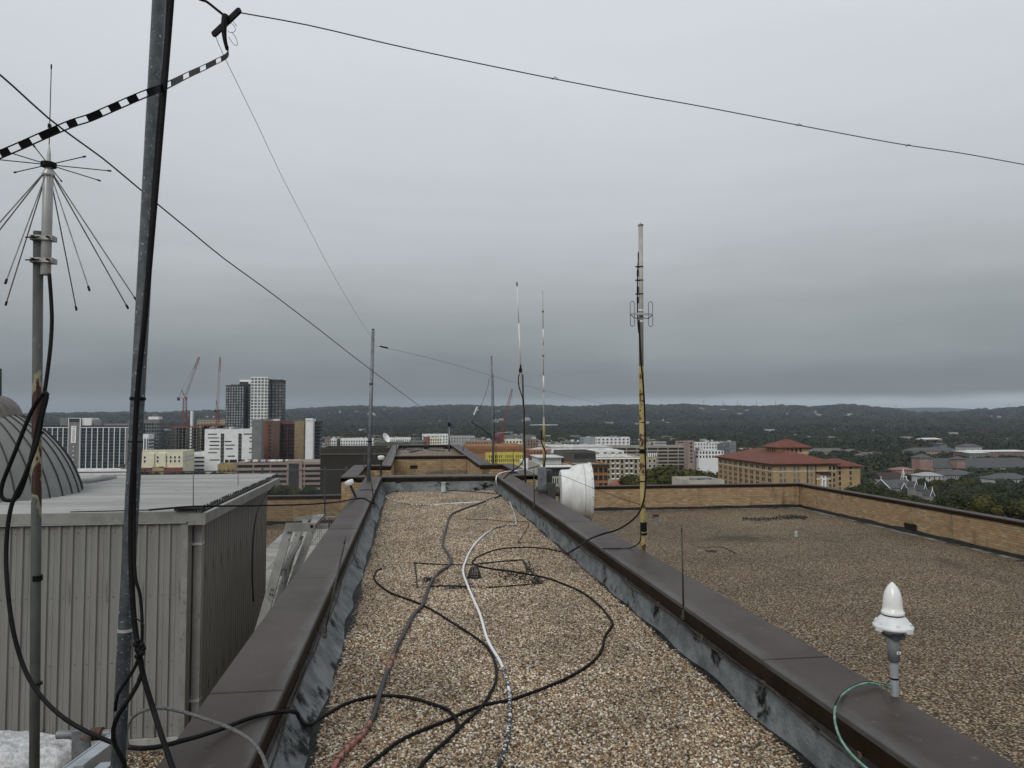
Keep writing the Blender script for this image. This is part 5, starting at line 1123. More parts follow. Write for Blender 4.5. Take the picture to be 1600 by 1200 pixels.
# 3 cream apartments
b = B('cream rendered apartment house over dark brick lower floors beside the leaning mast', 200, 286, 707, 560, 30, CREAM, ROOFG); fr = DARKW
b.front(12, 2, b.z(709), 2.9, b.lx(203), b.lx(284), g='dark', fill=.42, hf=.62, frame=TRIMW)
b.part('brick_storeys', REDB, -b.W, b.W, 5, b.z(727), .5); b.part('brick_bay', TAN, b.lx(240), b.lx(258), 5, b.z(725.5), 1.2); b.front(12, 3, b.z(728), 3.0, b.lx(203), b.lx(284), g='dark', fill=.4); b.side(8, 2, b.z(709), 2.9, fill=.35, frame=TRIMW)
for x in (232, 250): b.part('bay', CREAM, b.lx(x), b.lx(x+10), b.z(727), b.h-.6, 1.2)
# 4 construction frame
def frame_block(label, x0, x1, yt, D, depth, floors, fh, cols, m, dcols=4, edge=None, name='construction_frame'):
    c = at((x0+x1)/2, yt, D); xa, xb = onY(x0, yt, c.y).x, onY(x1, yt, c.y).x; w_ = xb-xa; e = empty(name, label, 'building site', (xa, c.y, GROUND)); H = c.z-GROUND
    MB().box(w_*.25, w_*.45, depth*.3, depth*.7, -2, H+1).obj('core', m, e); MB().box(w_*.72, w_*.9, depth*.4, depth*.7, -2, H-.5).obj('core', m, e)
    for k in range(floors):
        z = H-k*fh; MB().box(0, w_, 0, depth, z-.3, z).obj('floor_slab', m, e)
        if k < floors-1:
            mb = MB()
            for i in range(cols+1):
                for j in (0, dcols//2, dcols): x = .2+(w_-.9)*i/cols; y = .2+(depth-.9)*j/dcols; mb.box(x, x+.6, y, y+.6, z-fh, z-.3)
            mb.obj('columns', m, e)
    MB().box(0, w_, 0, depth, -2, H-(floors-1)*fh-.3).obj('base', m, e)
    if edge:
        for k in range(cols*2): x = w_*k/(cols*2); MB().box(x, x+w_/(cols*2)-.3, -.05, .05, H, H+1.3).obj('edge_guard', edge, e)
        for k in range(14): x = w_*random.random(); y = depth*random.random(); MB().box(x, x+.5, y, y+.5, H, H+random.uniform(1.5, 3.5)).obj('rebar_stub', edge, e)
    return e, H, w_, c
REDNET = fmat('red_netting', (.28,.075,.06))
frame_block('concrete frame under construction with red guard netting below the two left cranes', 262, 308, 668, 800, 26, 10, 3.3, 8, CONF, edge=REDNET)
frame_block('second brownish concrete frame under construction behind the white zigzag building', 303, 350, 665, 830, 30, 10, 3.3, 7, fmat('brown_concrete', (.13,.105,.09)), edge=REDNET)
B('pale low office behind the cranes and concrete frames', 308, 355, 657, 950, 12, fmat('pale_yellow', (.42,.38,.24)), ROOFG).front(10, 3, 60, 3.5, g='grey')
B('slim white chimney like tower behind the concrete frames', 297.5, 300.5, 643, 1000, 6, WHITE, name='tower').boxes(0)
b = B('low white parking deck between cream apartments and zigzag building', 303, 322, 708, 600, 20, WHITE)
for k in range(5): b.part('deck_opening', GLS['void'], -b.W+.5, b.W-.5, b.z(714+k*6), b.z(711.5+k*6), .06)
# 5 zigzag
b = B('white apartment block patterned with staggered dark slot windows', 320, 405, 672, 600, 18, WHITE, ROOFG)
x0 = b.lx(322.5); x1 = b.lx(401); fh = 2.9; r_ = random.Random(3)
for r in range(8):
    z = b.z(677.5+r*5.55); x = x0+r_.uniform(0, 5)
    while x < x1-3:
        w_ = r_.uniform(5.2, 8.5); 
        if x+w_ > x1: w_ = x1-x
        if not any(abs((x+w_/2)-b.lx(c)) < w_/2+1.4 for c in (347.5, 375)): inst('slot_window', wmesh(round(w_, 1), 1.0, 'dark'), b.e, (x+w_/2, -b.D, z))
        x += w_+r_.uniform(1.6, 5)
for c in (347.5, 375):
    b.part('window_column', DARKW, b.lx(c-2.6), b.lx(c+2.6), b.z(722), b.z(676.5), .12)
    for k in range(8): b.part('balcony', GREYP, b.lx(c-2), b.lx(c+2), b.z(681.5+k*5.55), b.z(680.3+k*5.55), .5)
b.part('glass_return', GREYP, b.lx(401), b.W, 6, b.z(673), .1); b.part('dark_ground_floor', GLS['void'], b.lx(352), b.lx(391), b.z(724), b.z(716), .15)
for x in (358, 371, 384): b.part('pier', TRIMW, b.lx(x), b.lx(x+1), b.z(724), b.z(716), .3)
b.boxes(5, (1, 3), seed=2); b.side(3, 8, b.z(676), fh, g='grey')
# 6 tower group
def tower(label, x0, x1, yt, D, depth, wall, cols, rows, top, px, g, hf=.62, fill=.68, sidecols=0, off=0):
    b = B(label, x0, x1, yt, D, depth, wall, name='tower_block'); fh = px*D/F
    b.front(cols, rows, b.z(top), fh, g=g, fill=fill, hf=hf)
    if sidecols: b.side(sidecols, rows, b.z(top), fh, g=g, fill=fill, hf=hf)
    return b
b = tower('dark gridded tower with bright panes on the left of the tower cluster', 353, 381.5, 603, 760, 24, fmat('slate_panel', (.055,.06,.065)), 7, 17, 605, 4.15, 'light', .6, .5)
for k in range(4): MB().lathe([(0,0),(1.5,.6),(1.2,1.8),(0,2.3)], (b.lx(357+5*k), 0, b.h+.1), 7).obj('roof_planting', mat('planting', (.05,.07,.035), .9), b.e)
b = tower('black recessed middle tower with pale cap in the tower cluster', 374.5, 393, 595, 772, 20, DARKW, 3, 17, 606, 4.15, 'light', .55, .4); b.part('cap', TRIMW, -b.W, b.W, b.h-1, b.h+1, .3); b.part('bright_sign', TRIMW, b.lx(387), b.lx(390), b.z(601), b.z(598.5), .4)
tower('tallest white gridded tower in the centre of the tower cluster', 392, 418.5, 590, 745, 22, WHITE, 5, 16, 591.5, 4.85, 'grey', .72, .72, 4)
b = tower('black gridded tower on the right of the tower cluster', 419, 441, 594, 755, 22, DARKW, 4, 16, 599, 4.7, 'grey', .6, .62, 5); b.boxes(3, (1, 2.5), seed=6)
B('small grey rooftop building in front of the white gridded tower', 394, 409, 657, 600, 12, GREYP).boxes(2, (1, 2), seed=9)
# 7 brown/red block row
b = B('tall block in rust brick and brown with a deep balcony recess', 404, 437, 659, 640, 26, BRN); b.part('brick_panel', fmat('rust_brick', (.20,.065,.035)), b.lx(408), b.lx(419), 8, b.z(658), .4); b.part('grey_panel', GREYP, -b.W, b.lx(407.6), 8, b.z(659), .45)
b.front(1, 11, b.z(663), 3.0, b.lx(419.5), b.lx(423.5), g='blue', fill=.8); b.boxes(4, (1, 3), seed=5)
b = B('maroon apartment wing with ten stacked balcony decks', 437, 461, 661, 648, 24, fmat('maroon_panel', (.055,.03,.032)));
for k in range(11): b.part('balcony_slab', fmat('balcony_brown', (.12,.07,.07)), b.lx(438.5), b.lx(460), b.z(664+k*5.4)-.3, b.z(664+k*5.4), 1.3)
for x in (438.3, 449.5, 460): b.part('post', fmat('balcony_brown', (.12,.07,.07)), b.lx(x)-.2, b.lx(x)+.2, 8, b.z(661.5), 1.3)
b.part('red_cap', REDNET, -b.W, b.W, b.h-.6, b.h+.6, .6)
b = B('tan panelled block between maroon balconies and white tower', 460.5, 475, 659, 642, 24, fmat('tan_panel', (.28,.215,.125))); b.side(5, 11, b.z(662), 3.0, fill=.5)
for k in range(11): b.part('reveal', DARKW, b.lx(461), b.lx(466), b.z(668+k*5)-.15, b.z(668+k*5), .06)
b = B('slender white rendered tower beside the charcoal balcony block', 477.5, 489, 656, 620, 20, WHITE); b.part('cap', TRIMW, -b.W, b.W, b.h-.5, b.h+1.2, .5)
b = B('charcoal apartment block with grey balconies next to the slender white tower', 489.5, 500, 659.5, 632, 20, DARKW); 
for k in range(11): b.part('balcony', GREYP, -b.W+.3, b.W-.3, b.z(664+k*5.2)-.4, b.z(664+k*5.2), .9)
b.side(5, 11, b.z(662), 3.0, g='grey', fill=.6)
for k in range(11): 
    z = b.z(664+k*5.2); MB().box(b.W, b.W+1, -b.D+1, b.D-1, z-.4, z).obj('side_balcony', GREYP, b.e)
# 8 parking garage
def garage(label, x0, x1, yt, D, depth, m, floors, fh, tower_px=None, cars=True):
    b = B(label, x0, x1, yt, D, depth, GLS['void'], CONF, par=.02)
    for k in range(floors):
        z = b.h-k*fh; b.part('spandrel', m, -b.W, b.W, z-1.3, z, .4)
        for sx in (-1, 1): MB().box(sx*b.W-(.0 if sx > 0 else .4), sx*b.W+(.4 if sx > 0 else 0), -b.D, b.D, z-1.3, z).obj('side_spandrel', m, b.e)
    n = max(3, int(b.w/9))
    for k in range(n+1): x = -b.W+(b.w-.7)*k/n; b.part('column', m, x, x+.7, 0, b.h-.05, .3)
    n = max(2, int(depth/9))
    for k in range(n+1):
        y = -b.D+(depth-.7)*k/n
        for sx in (-1, 1): MB().box(sx*b.W-(.0 if sx > 0 else .3), sx*b.W+(.3 if sx > 0 else 0), y, y+.7, 0, b.h-.05).obj('side_column', m, b.e)
    return b
b = garage('pink concrete parking garage with a dark glazed stair tower', 368, 503, 722.5, 420, 30, PINK, 7, 2.9)
b.part('stair_tower', PINK, b.lx(449), b.lx(473), 0, b.z(718), 1.0, deep=3); b.part('tower_glass', DARKW, b.lx(452), b.lx(468), 2, b.z(722.5), 1.05)
tag(b.e)
cm_ = [mat('car_white', (.6,.6,.6), .3), mat('car_silver', (.35,.36,.37), .3), mat('car_cream', (.55,.5,.4), .3), mat('car_dark', (.05,.05,.06), .3)]
def car_mesh(m, pick=0):
    q = MB(); L_ = [( -2.2,.35),(-2.2,.8),(-1.5,.95),(-.9,1.4),(.7,1.45),(1.4,.95),(2.2,.8),(2.2,.35)]
    vs = [(x, y, z) for y in (-.85, .85) for x, z in L_]; n = len(L_); q.add(vs, [tuple(range(n-1,-1,-1)), tuple(range(n, 2*n))]+[(i, (i+1)%n, n+(i+1)%n, n+i) for i in range(n)])
    q.mi = 1; q.add([(-.95,-.87,1.0),(.75,-.87,1.0),(.6,-.87,1.35),(-.8,-.87,1.35)], [(0,1,2,3)])
    for x in (-1.4, 1.4):
        for y in (-.86, .7): q.cyl((x, y, .33), (x, y+.16, .33), .33, n=10)
    return q.mesh('parked_car', [m, BLK])
cmesh = [car_mesh(m) for m in cm_]
zc_top = b.h
for k in range(17):
    px = 385+k*3.9
    if 449 < px < 474: continue
    o = inst('parked_car', random.choice(cmesh), None, b.o+Vector((b.lx(px), -b.D+3.2, b.h+.03)), PI/2); tag(o, 'pale parked car in the row along the top deck of the pink garage', 'car', 'cars parked on the pink garage roof')
for px, py, ls_ in ((430,770,'pale parked car in the street left of the brown coped brick parapet'),(457,771,'silver parked car in the street under the pink garage stair tower')):
    o = inst('parked_car', cmesh[0 if px == 430 else 1], None, onZ(px, py, GROUND+7)*1, .3); o.scale = (1.2,)*3; tag(o, ls_, 'car')
    MB().box(-3, 3, -2, 2, -7.5, 0).obj('ramp', CONF, o)
b = B('small ochre house in front of the zigzag building among shrubs', 340, 374, 727, 470, 14, fmat('ochre', (.36,.27,.12))); b.front(5, 2, b.z(729), 3, g='dark', fill=.4)
# 9 dark ribbed metal building
b = B('long dark ribbed metal penthouse behind the chain link fence', 500.5, 608, 708.5, 110, 9, fmat('dark_bronze_siding', (.050,.045,.038)), ROOFG, z0=-30)
for k in range(50): x = -b.W+.1+b.w/50*k; b.part('rib', MATS['dark_bronze_siding'], x, x+.07, 10, b.h-.3, .06)
b.part('edge_cap', fmat('cap_bronze', (.10,.09,.08)), -b.W-.05, b.W+.05, b.h-.2, b.h+.06, .12)
# 10 skyline strip
sk = [('brownish block with pale windows right of the charcoal block', 507, 517, 684, 1000, 14, fmat('brown_grey', (.20,.155,.13)), 3, 4, 'light'),
 ('narrow white block behind the brownish one near the skyline', 517, 525, 686, 900, 14, WHITE, 2, 4, 'dark'),
 ('long white apartment block with dark slot windows left of the slim mast', 532, 583, 686, 930, 18, WHITE, 13, 3, 'dark'),
 ('white low block between the radio dish and the far enclosure', 608, 642, 684.5, 1150, 20, WHITE, 10, 2, 'grey'),
 ('grey low block over the far left coping arm', 640, 662, 689, 1000, 16, GREYP, 6, 2, 'dark'),
 ('boxy red accented block above the far enclosure', 662, 672, 684, 1020, 16, REDB, 2, 3, 'dark'),
 ('cream striped block beside the red block above the enclosure', 672, 690, 684, 1010, 16, CREAM, 5, 3, 'dark'),
 ('white block at the top of the far enclosure with roof plant', 660, 700, 679, 1150, 22, WHITE, 9, 3, 'grey'),
 ('long grey white block behind the far right coping arm', 700, 742, 682, 1200, 22, fmat('pale_grey_block', (.42,.42,.42)), 10, 2, 'grey'),
 ('pinkish flats with dark bays left of the collapsed red crane', 728, 768, 689, 900, 22, fmat('pink_flats', (.36,.29,.25)), 9, 2, 'dark'),
 ('cream and brick flats right of the red crane', 790, 816, 688, 880, 20, CREAM, 5, 3, 'dark'),
 ('brown and white flats with square windows behind the short mast', 824, 841, 687, 870, 18, fmat('brown_flats', (.27,.19,.14)), 4, 3, 'dark'),
 ('grey hipped row of flats behind the cream and brick flats', 784, 838, 681, 1050, 18, GREYP, 12, 2, 'grey'),
 ('low dark pavilion with flat white roof left of the white modern block', 882, 912, 691, 900, 16, GREYP, 5, 1, 'dark'),
 ('white modern block with grey base beyond the white roofs', 933, 984, 684.5, 850, 22, WHITE, 8, 3, 'grey'),
 ('grey stepped wing of the white modern block', 912, 933, 684.5, 856, 20, fmat('cool_grey', (.33,.35,.36)), 4, 3, 'light'),
 ('low dark grey hall right of the white modern block', 984, 1010, 689, 900, 18, DARKW, 5, 1, 'grey'),
 ('white boxes of flats left of the beige stair tower', 1085, 1125, 693, 800, 28, WHITE, 9, 2, 'grey'),
 ('white flats over brick near the red roofed building', 1092, 1131, 706, 640, 26, WHITE, 8, 2, 'dark'),
 ('grey and red flats with a pale cupola behind the white ones', 1106, 1150, 691, 950, 22, fmat('grey_flats', (.22,.23,.24)), 9, 3, 'grey'),
 ('slate grey block between white flats and the red roof', 1122, 1140, 694, 800, 20, fmat('slate_flats', (.13,.14,.155)), 3, 4, 'grey')]
for i, (lab, x0, x1, yt, D, dp_, m, nc, nr_, gl) in enumerate(sk):
    b = B(lab, x0, x1, yt, D, dp_, m, random.choice([ROOFW, ROOFG])); fh = 3.2*(D/900 if D > 900 else 1); b.front(nc, nr_, b.z(yt+1.2), fh*1.1, g=gl, fill=.5, hf=.6, frame=TRIMW if m is REDB else None); b.boxes(random.randint(2, 6), (1, 3), seed=i*3+1); b.side(3, nr_, b.z(yt+1.2), fh*1.1, g=gl, fill=.5)
# pale stair tower etc
b = B('beige stair tower at the end of the long parking garage', 1075, 1085, 690, 640, 10, PINK); b.front(1, 6, b.z(692), 3.2, g='dark', fill=.3)
b = garage('long beige parking garage behind the yellow mast', 962, 1076, 697.5, 660, 30, fmat('beige_garage', (.36,.32,.27)), 6, 3.1)
b = B('radio dish building behind the dark ribbed penthouse', 585, 640, 694, 420, 20, fmat('mossy_roof_block', (.12,.115,.09)), fmat('mossy_roof', (.10,.10,.075))); b.boxes(6, (.6, 2.5), seed=12)
c = b.o+Vector((b.lx(601), -4, b.h)); rd = empty('radio_dish', 'white mesh radio dish tilted skyward above the dark penthouse', 'dish antenna', c)
m = MB(); R_ = 8*420/F; pf_ = [(R_*k/8, (R_*k/8)**2/(2.6*R_)) for k in range(9)]; m.lathe(pf_, n=28); rot = Matrix.Rotation(math.radians(-118), 4, 'Y') @ Matrix.Rotation(.5, 4, 'X'); m.lathe([(R_, R_/2.6), (R_+.08, R_/2.6), (R_+.08, R_/2.6+.12), (R_, R_/2.6+.12)], n=28)
m.v = [tuple((Matrix.Rotation(math.radians(58), 4, 'Z') @ Matrix.Rotation(math.radians(62), 4, 'X')) @ Vector(v)+Vector((0,0,3.0))) for v in m.v]; m.obj('reflector', TRIMW, rd, True)
MB().cyl((0,0,0),(0,0,3.0),.35,.25,10).cyl((0,0,3),(-1.2,-1.8,4.6),.06,n=5).obj('pedestal', GREYP, rd)
# orange + yellow construction
b = B('long unfinished building with orange plywood storeys behind the coping', 731, 818, 698, 520, 40, ORNG, ORNG)
for k in range(2): b.part('floor_edge', fmat('timber_edge', (.22,.10,.04)), -b.W, b.W, b.z(703+k*4)-.3, b.z(703+k*4), .3)
for k in range(40): x = -b.W+b.w*k/40; b.part('stud', fmat('timber_stud', (.24,.13,.07)), x, x+.25, b.z(709), b.z(699), .2)
mb_ = MB(); 
for k in range(60): x = random.uniform(-b.W, b.W); y = random.uniform(-b.D, b.D); mb_.box(x, x+.25, y, y+.25, b.h, b.h+random.uniform(.5, 1.8))
mb_.obj('stud_tops', ORNG, b.e)
b = B('bright yellow sheathed lower wing with small square windows', 760, 817.5, 709.5, 505, 8, YELW, YELW); b.front(18, 1, b.z(711.3), 2.6, g='void', fill=.42, hf=.7, skip=lambda c, r: c in (0, 3, 8, 13)); b.front(18, 1, b.z(717.5), 2.6, g='void', fill=.42, hf=.7)
# white roof complex
def lowroof(lab, x0, x1, yt, D, dp_, wall, roof, n, sd, rows=1, cols=10, g='dark'):
    b = B(lab, x0, x1, yt, D, dp_, wall, roof); b.front(cols, rows, b.z(yt+1.5), 3.0, g=g, fill=.45, hf=.55); b.side(6, rows, b.z(yt+1.5), 3.0, g=g, fill=.45)
    b.boxes(n, (.6, 1.8), ROOFW, seed=sd, nm='roof_monitor'); return b
lowroof('long low complex with a cluttered white roof under the white modern block', 862, 968, 699.5, 660, 60, fmat('pale_wall', (.45,.44,.42)), ROOFW, 34, 21)
lowroof('second white roofed complex with orange tiled monitors', 856, 975, 706, 570, 40, WHITE, ROOFW, 30, 22)
lowroof('orange brick house row with white dormers behind the sectional whip', 828, 862, 704, 560, 26, fmat('orange_brick', (.36,.17,.09)), ROOFW, 14, 23, 2, 7)
lowroof('grey blue flats beside the white roofs left of the charcoal cube', 861, 885, 709, 520, 16, fmat('blue_grey', (.20,.225,.26)), ROOFW, 5, 24, 2, 6)
lowroof('small white kiosk roofs right of the yellow wing', 818, 845, 722, 400, 14, WHITE, ROOFW, 4, 25, 1, 5)
b = B('five storey beige apartment house with dark balconies under a white roof', 918, 1004, 716, 440, 40, fmat('beige_apartments', (.42,.375,.27)), ROOFW); b.front(12, 4, b.z(719.5), 3.1, g='void', fill=.5, hf=.7)
for k in range(4): 
    for j in range(12):
        if j % 3 != 1: x = -b.W+b.w/12*(j+.2); b.part('balcony', TRIMW, x, x+b.w/12*.6, b.z(719.5)-3.1*(k+1)+.2, b.z(719.5)-3.1*(k+1)+.9, .8)
b.part('eave', TRIMW, -b.W-.4, b.W+.4, b.h-.5, b.h+.1, .9); b.boxes(14, (.5, 1.3), ROOFW, 31); 
b = B('white frame stair wing with antenna racks right of the beige apartments', 1004, 1026, 716, 446, 14, fmat('beige_apartments', (.42,.375,.27)), ROOFW); b.front(3, 4, b.z(719), 3.1, g='void', fill=.5, frame=TRIMW)
for k in range(5): MB().box(b.W-1.2*k-.3, b.W-1.2*k, -b.D, -b.D+.3, b.h, b.h+3.2).box(b.W-1.2*k-.6, b.W-1.2*k, -b.D-.2, -b.D, b.h+1.4, b.h+3.2).obj('panel_antenna', TRIMW, b.e)
# office with roof terrace and charcoal cube, orange brick end
b = B('orange brick corner block with square windows just behind the white drum', 896, 950, 727.5, 300, 40, fmat('orange_brick_near', (.34,.165,.062)), fmat('mossy_pale_roof', (.30,.31,.27))); b.front(7, 5, b.z(731.5), 3.1, g='dark', w_=1.5, h=1.9, frame=fmat('sill_orange', (.25,.12,.05)), skip=lambda c, r: c < 3 and False)
b.part('eave', DARKW, -b.W-.5, b.W+.5, b.h-.2, b.h+.5, .9)
b2 = B('charcoal rooftop cube with louvred glazing above the orange brick block', 879, 931, 708.5, 318, 20, fmat('charcoal_cube', (.085,.08,.075)), ROOFD, z0=-30); b2.part('louvre_glazing', GLS['dark'], b2.lx(897), b2.lx(930), b2.z(718), b2.z(710.5), .15)
for k in range(12): x = b2.lx(897+k*2.8); b2.part('louvre', DARKW, x, x+.18, b2.z(718), b2.z(710.5), .3)
b = B('office building with dark terrace storey left of the orange brick block', 850, 896, 731, 296, 40, fmat('pale_stone', (.48,.45,.38)), ROOFG); b.part('dark_storey', DARKW, -b.W, b.W, b.h-3.2, b.h-.3, .3); b.front(14, 4, b.h-3.6, 3.3, g='dark', fill=.5, hf=.7); b.part('canopy', TRIMW, -b.W-1, b.W, b.h+.4, b.h+.8, 2.0, deep=3); MB().box(b.lx(853), b.lx(893), 0, 14, b.h, b.h+3).box(b.lx(851), b.lx(895), -2, 16, b.h+3, b.h+3.4).obj('penthouse', ROOFW, b.e)
b = B('dark red brick office wing left of the sectional whip pole', 838, 856, 718, 330, 22, fmat('dark_red_brick', (.13,.065,.05)), ROOFG); b.front(4, 6, b.h-1.5, 3.3, g='dark', fill=.5, frame=TRIMW)
# red tiled little roofs
TILE = mat('clay_tile_orange', (.36,.105,.05), .85, (.26,.075,.04), .8)
REDT = mat('clay_tile_red', (.155,.050,.030), .85, (.115,.037,.024), .35, c3=(.20,.075,.045), ns3=1.2)
def house(label, x0, x1, yt, D, depth, wall, roofm, rh=3, wh=6, name='house', gable=False, group=None, cat='house', win=True):
    c = at((x0+x1)/2, yt, D); xa, xb = onY(x0, yt, c.y).x, onY(x1, yt, c.y).x; w_ = (xb-xa)/2; ez = c.z-rh; e = empty(name, label, cat, ((xa+xb)/2, c.y+depth/2, GROUND), group=group); H = ez-GROUND
    MB().box(-w_, w_, -depth/2, depth/2, -2, H).obj('wall', wall, e)
    m = MB()
    if gable:
        ov = .6; m.add([(-w_-ov,-depth/2-ov,H),(w_+ov,-depth/2-ov,H),(w_+ov,depth/2+ov,H),(-w_-ov,depth/2+ov,H),(-w_-ov,0,H+rh),(w_+ov,0,H+rh)], [(0,1,5,4),(2,3,4,5),(0,4,3),(1,2,5),(3,2,1,0)])
    else: hiproof(m, -w_, w_, -depth/2, depth/2, H+.35, rh, .8)
    m.obj('roof', roofm, e)
    if win:
        n = max(2, int(2*w_/3.6))
        for k in range(n):
            for r in range(2): inst('window', wmesh(1.5, 1.7, 'dark', TRIMW), e, (-w_+2*w_*(k+.5)/n, -depth/2, H-1.6-3*r))
    return e, w_, H
house('orange tiled roof peeking over the parapet left of the yellow mast', 968, 1002, 748, 330, 14, CREAM, TILE, 4)
house('orange tiled roof tucked below the red roofed building', 1101, 1120, 746, 330, 14, CREAM, TILE, 3.5)
b = B('low flat grey roof just over the parapet below the red roofed building', 1076, 1132, 754, 250, 16, fmat('pale_stone', (.48,.45,.38)), ROOFG); b.boxes(3, (.5, 1.2), seed=3)
# hotel with red roofs
WOODB = fmat('brown_timber_trim', (.06,.03,.02))
D = 400; c = at(1208, 727, D); e = empty('red_roofed_building', 'large tan brick building under red hipped roofs with a square belvedere', 'building', (c.x, c.y, GROUND)); H = c.z-GROUND
fx = onY(1306, 727, c.y).x-c.x; sd_ = 72.0
TB = fmat('tan_brick_hotel', (.40,.285,.155), .86)
MB().box(0, fx, 0, sd_, -2, H).obj('wall', TB, e); 
hiproof(MB(), 0, fx, 0, sd_, H+.9, 6.3, 1.9).obj('roof', REDT, e)
MB().box(-1.7, fx+1.7, -1.7, sd_+1.7, H+.1, H+.54).obj('eave', WOODB, e)
MB().box(-.25, fx+.25, -.25, sd_+.25, H-3.6, H-3.1).obj('belt_course', fmat('cream_band', (.62,.55,.40)), e)
wm = wmesh(1.0, 1.7, 'dark', WOODB); gm_ = wmesh(1.3, 1.9, 'grey', TB)
for r in range(8):
    z = H-1.9 if r == 0 else H-5.4-2.95*(r-1)
    for px in (1223, 1244.5, 1265, 1300):
        for dx in (-1.15, 1.15): inst('window', gm_ if px != 1300 else wm, e, (onY(px, 740, c.y).x-c.x+dx, 0, z))
    for k in range(10):
        for dy in (-1.0, 1.0): inst('window', wm, e, (0, 4+k*7.1+dy, z), -PI/2)
MB().box(12.2+7.3, 12.5+7.3, -.35, -.01, 0, H).obj('drainpipe', WOODB, e); MB().box(-.3, -.01, 40, 40.3, 0, H).obj('drainpipe', WOODB, e)
lx = lambda px: onY(px, 740, c.y).x-c.x; lz = lambda py: onY(1208, py, c.y).z-GROUND
MB().box(lx(1274), lx(1274.8), -.5, -.01, 0, H).obj('drainpipe', WOODB, e)
MB().box(lx(1274), lx(1297), -1.6, -.01, lz(738.6), lz(737.4)).box(lx(1280), lx(1293), -2.0, -1.62, lz(742.5), lz(739.2)).obj('balcony_canopy', WOODB, e)
MB().box(lx(1282), lx(1284), -1.2, -.05, lz(765), lz(743)).box(lx(1287), lx(1289), -1.2, -.05, lz(765), lz(743)).box(lx(1282), lx(1289), -1.25, -.05, lz(751), lz(749)).obj('white_portal', TRIMW, e)
MB().box(lx(1275), lx(1297), -.5, -.02, lz(750), lz(748.8)).obj('balcony_rail', TRIMW, e)
# belvedere
tx0, tx1 = onY(1217, 705, c.y+22).x-c.x, onY(1263, 705, c.y+22).x-c.x; tzb = onY(1240, 712, c.y+22).z-GROUND; tzt = onY(1240, 699.5, c.y+22).z-GROUND
MB().box(tx0, tx1, 22, 22+16, H-2, tzt).obj('belvedere', TB, e); MB().box(tx0-.2, tx1+.2, 21.8, 38.2, tzb+1.3, tzb+1.8).obj('belvedere_band', MATS['cream_band'], e)
hiproof(MB(), tx0, tx1, 22, 38, tzt+.3, 4.4, 1.9).obj('belvedere_roof', REDT, e)
for k in range(4): inst('window', wmesh(1.3, 2.6, 'void'), e, (tx0+5.5+k*2.6, 22, tzt-1.9))
for k in range(4): inst('window', wmesh(1.3, 2.6, 'void'), e, (tx0, 27+k*2.6, tzt-1.9), -PI/2)
wx0, wx1 = lx(1307), onY(1344, 735, c.y+3).x-c.x
MB().box(wx0, wx1, 3, 25, -2, lz(731)).obj('wing_wall', TB, e); hiproof(MB(), wx0+.5, wx1, 3, 25, lz(731)+.4, 3.6, 1.7).obj('wing_roof', REDT, e)
MB().box(wx0, wx1+.2, 2.8, 2.99, lz(737), lz(736)).obj('wing_belt', MATS['cream_band'], e)
for r in range(7):
    for px in (1317, 1334): inst('window', wm, e, (lx(px), 3, lz(741)-2.95*(r-1)), 0)
# right hand quarter
HW = [fmat('house_wall_grey', (.26,.25,.24)), fmat('house_wall_cream', (.40,.36,.28)), fmat('house_wall_pink', (.32,.19,.16)), fmat('house_wall_white', (.5,.5,.48))]
SL = fmat('slate_roof', (.085,.09,.095)); SL2 = fmat('slate_roof_brown', (.13,.12,.11))
house('long brick flats with slate roof and orange upper storey on the right skyline', 1425, 1500, 700, 1010, 20, fmat('brick_and_yellow', (.36,.25,.14)), SL, 4, cat='building', name='building')
house('orange topped block with a pale hipped roof on the right skyline', 1440, 1472, 684.5, 1400, 16, fmat('orange_upper', (.34,.13,.08)), ROOFW, 2.5, cat='building', name='building')
house('blue grey central wing between the two slate roofed flats', 1468, 1480, 692, 1060, 14, fmat('blue_grey_wing', (.13,.15,.18)), SL, 2, cat='building', name='building')
house('pale block at the right end of the slate roofed flats', 1505, 1534, 694, 1080, 16, HW[3], SL, 4, cat='building', name='building')
house('long red and green flats with white roof at the right edge', 1508, 1610, 704, 900, 20, fmat('red_green', (.20,.10,.08)), ROOFW, 1.5, cat='building', name='building')
house('green grey middle section in front of the red flats', 1515, 1545, 707, 885, 10, fmat('green_grey', (.13,.15,.12)), ROOFW, .8, cat='building', name='building')
house('very long slate roofed apartment range behind the church', 1452, 1620, 717, 730, 20, fmat('yellow_range', (.42,.34,.16)), SL, 9, cat='building', name='building')
e_, w_, H_ = house('pink brick corner tower with grey pyramid roof left of the long slate range', 1437, 1457, 710, 715, 12, HW[2], SL, 3.5, cat='building', name='building')
e_, w_, H_ = house('smaller pink brick stair turret rising through the long slate range', 1495, 1508, 713, 722, 9, HW[2], SL, 3, cat='building', name='building')
house('low grey roofed rows right of the red roofed building', 1322, 1345, 702, 1050, 16, HW[1], SL2, 4); house('grey townhouses behind the right wing of the red roofed building', 1345, 1388, 707, 960, 16, HW[0], SL2, 5)
house('pale row of roofs between belvedere and townhouses', 1268, 1325, 701, 1080, 18, HW[1], SL2, 5)
house('pink striped awning roof left of the pink brick tower', 1400, 1428, 731, 640, 10, HW[2], fmat('pink_awning', (.27,.15,.13)), 2)
house('white dormered hall in front of the pink brick tower', 1440, 1472, 739, 590, 12, HW[3], fmat('pale_grey_roof', (.36,.37,.37)), 2.5)
house('grey shed roof right of the white dormered hall', 1470, 1528, 736, 610, 18, HW[0], SL, 3.5)
house('slate roof with white dormers at the right edge below the long range', 1556, 1612, 741, 570, 16, HW[3], SL, 4)
house('white trimmed dark gabled house left of the church spire', 1378, 1412, 739, 580, 14, HW[3], fmat('dark_brown_roof', (.05,.035,.03)), 5, gable=True)
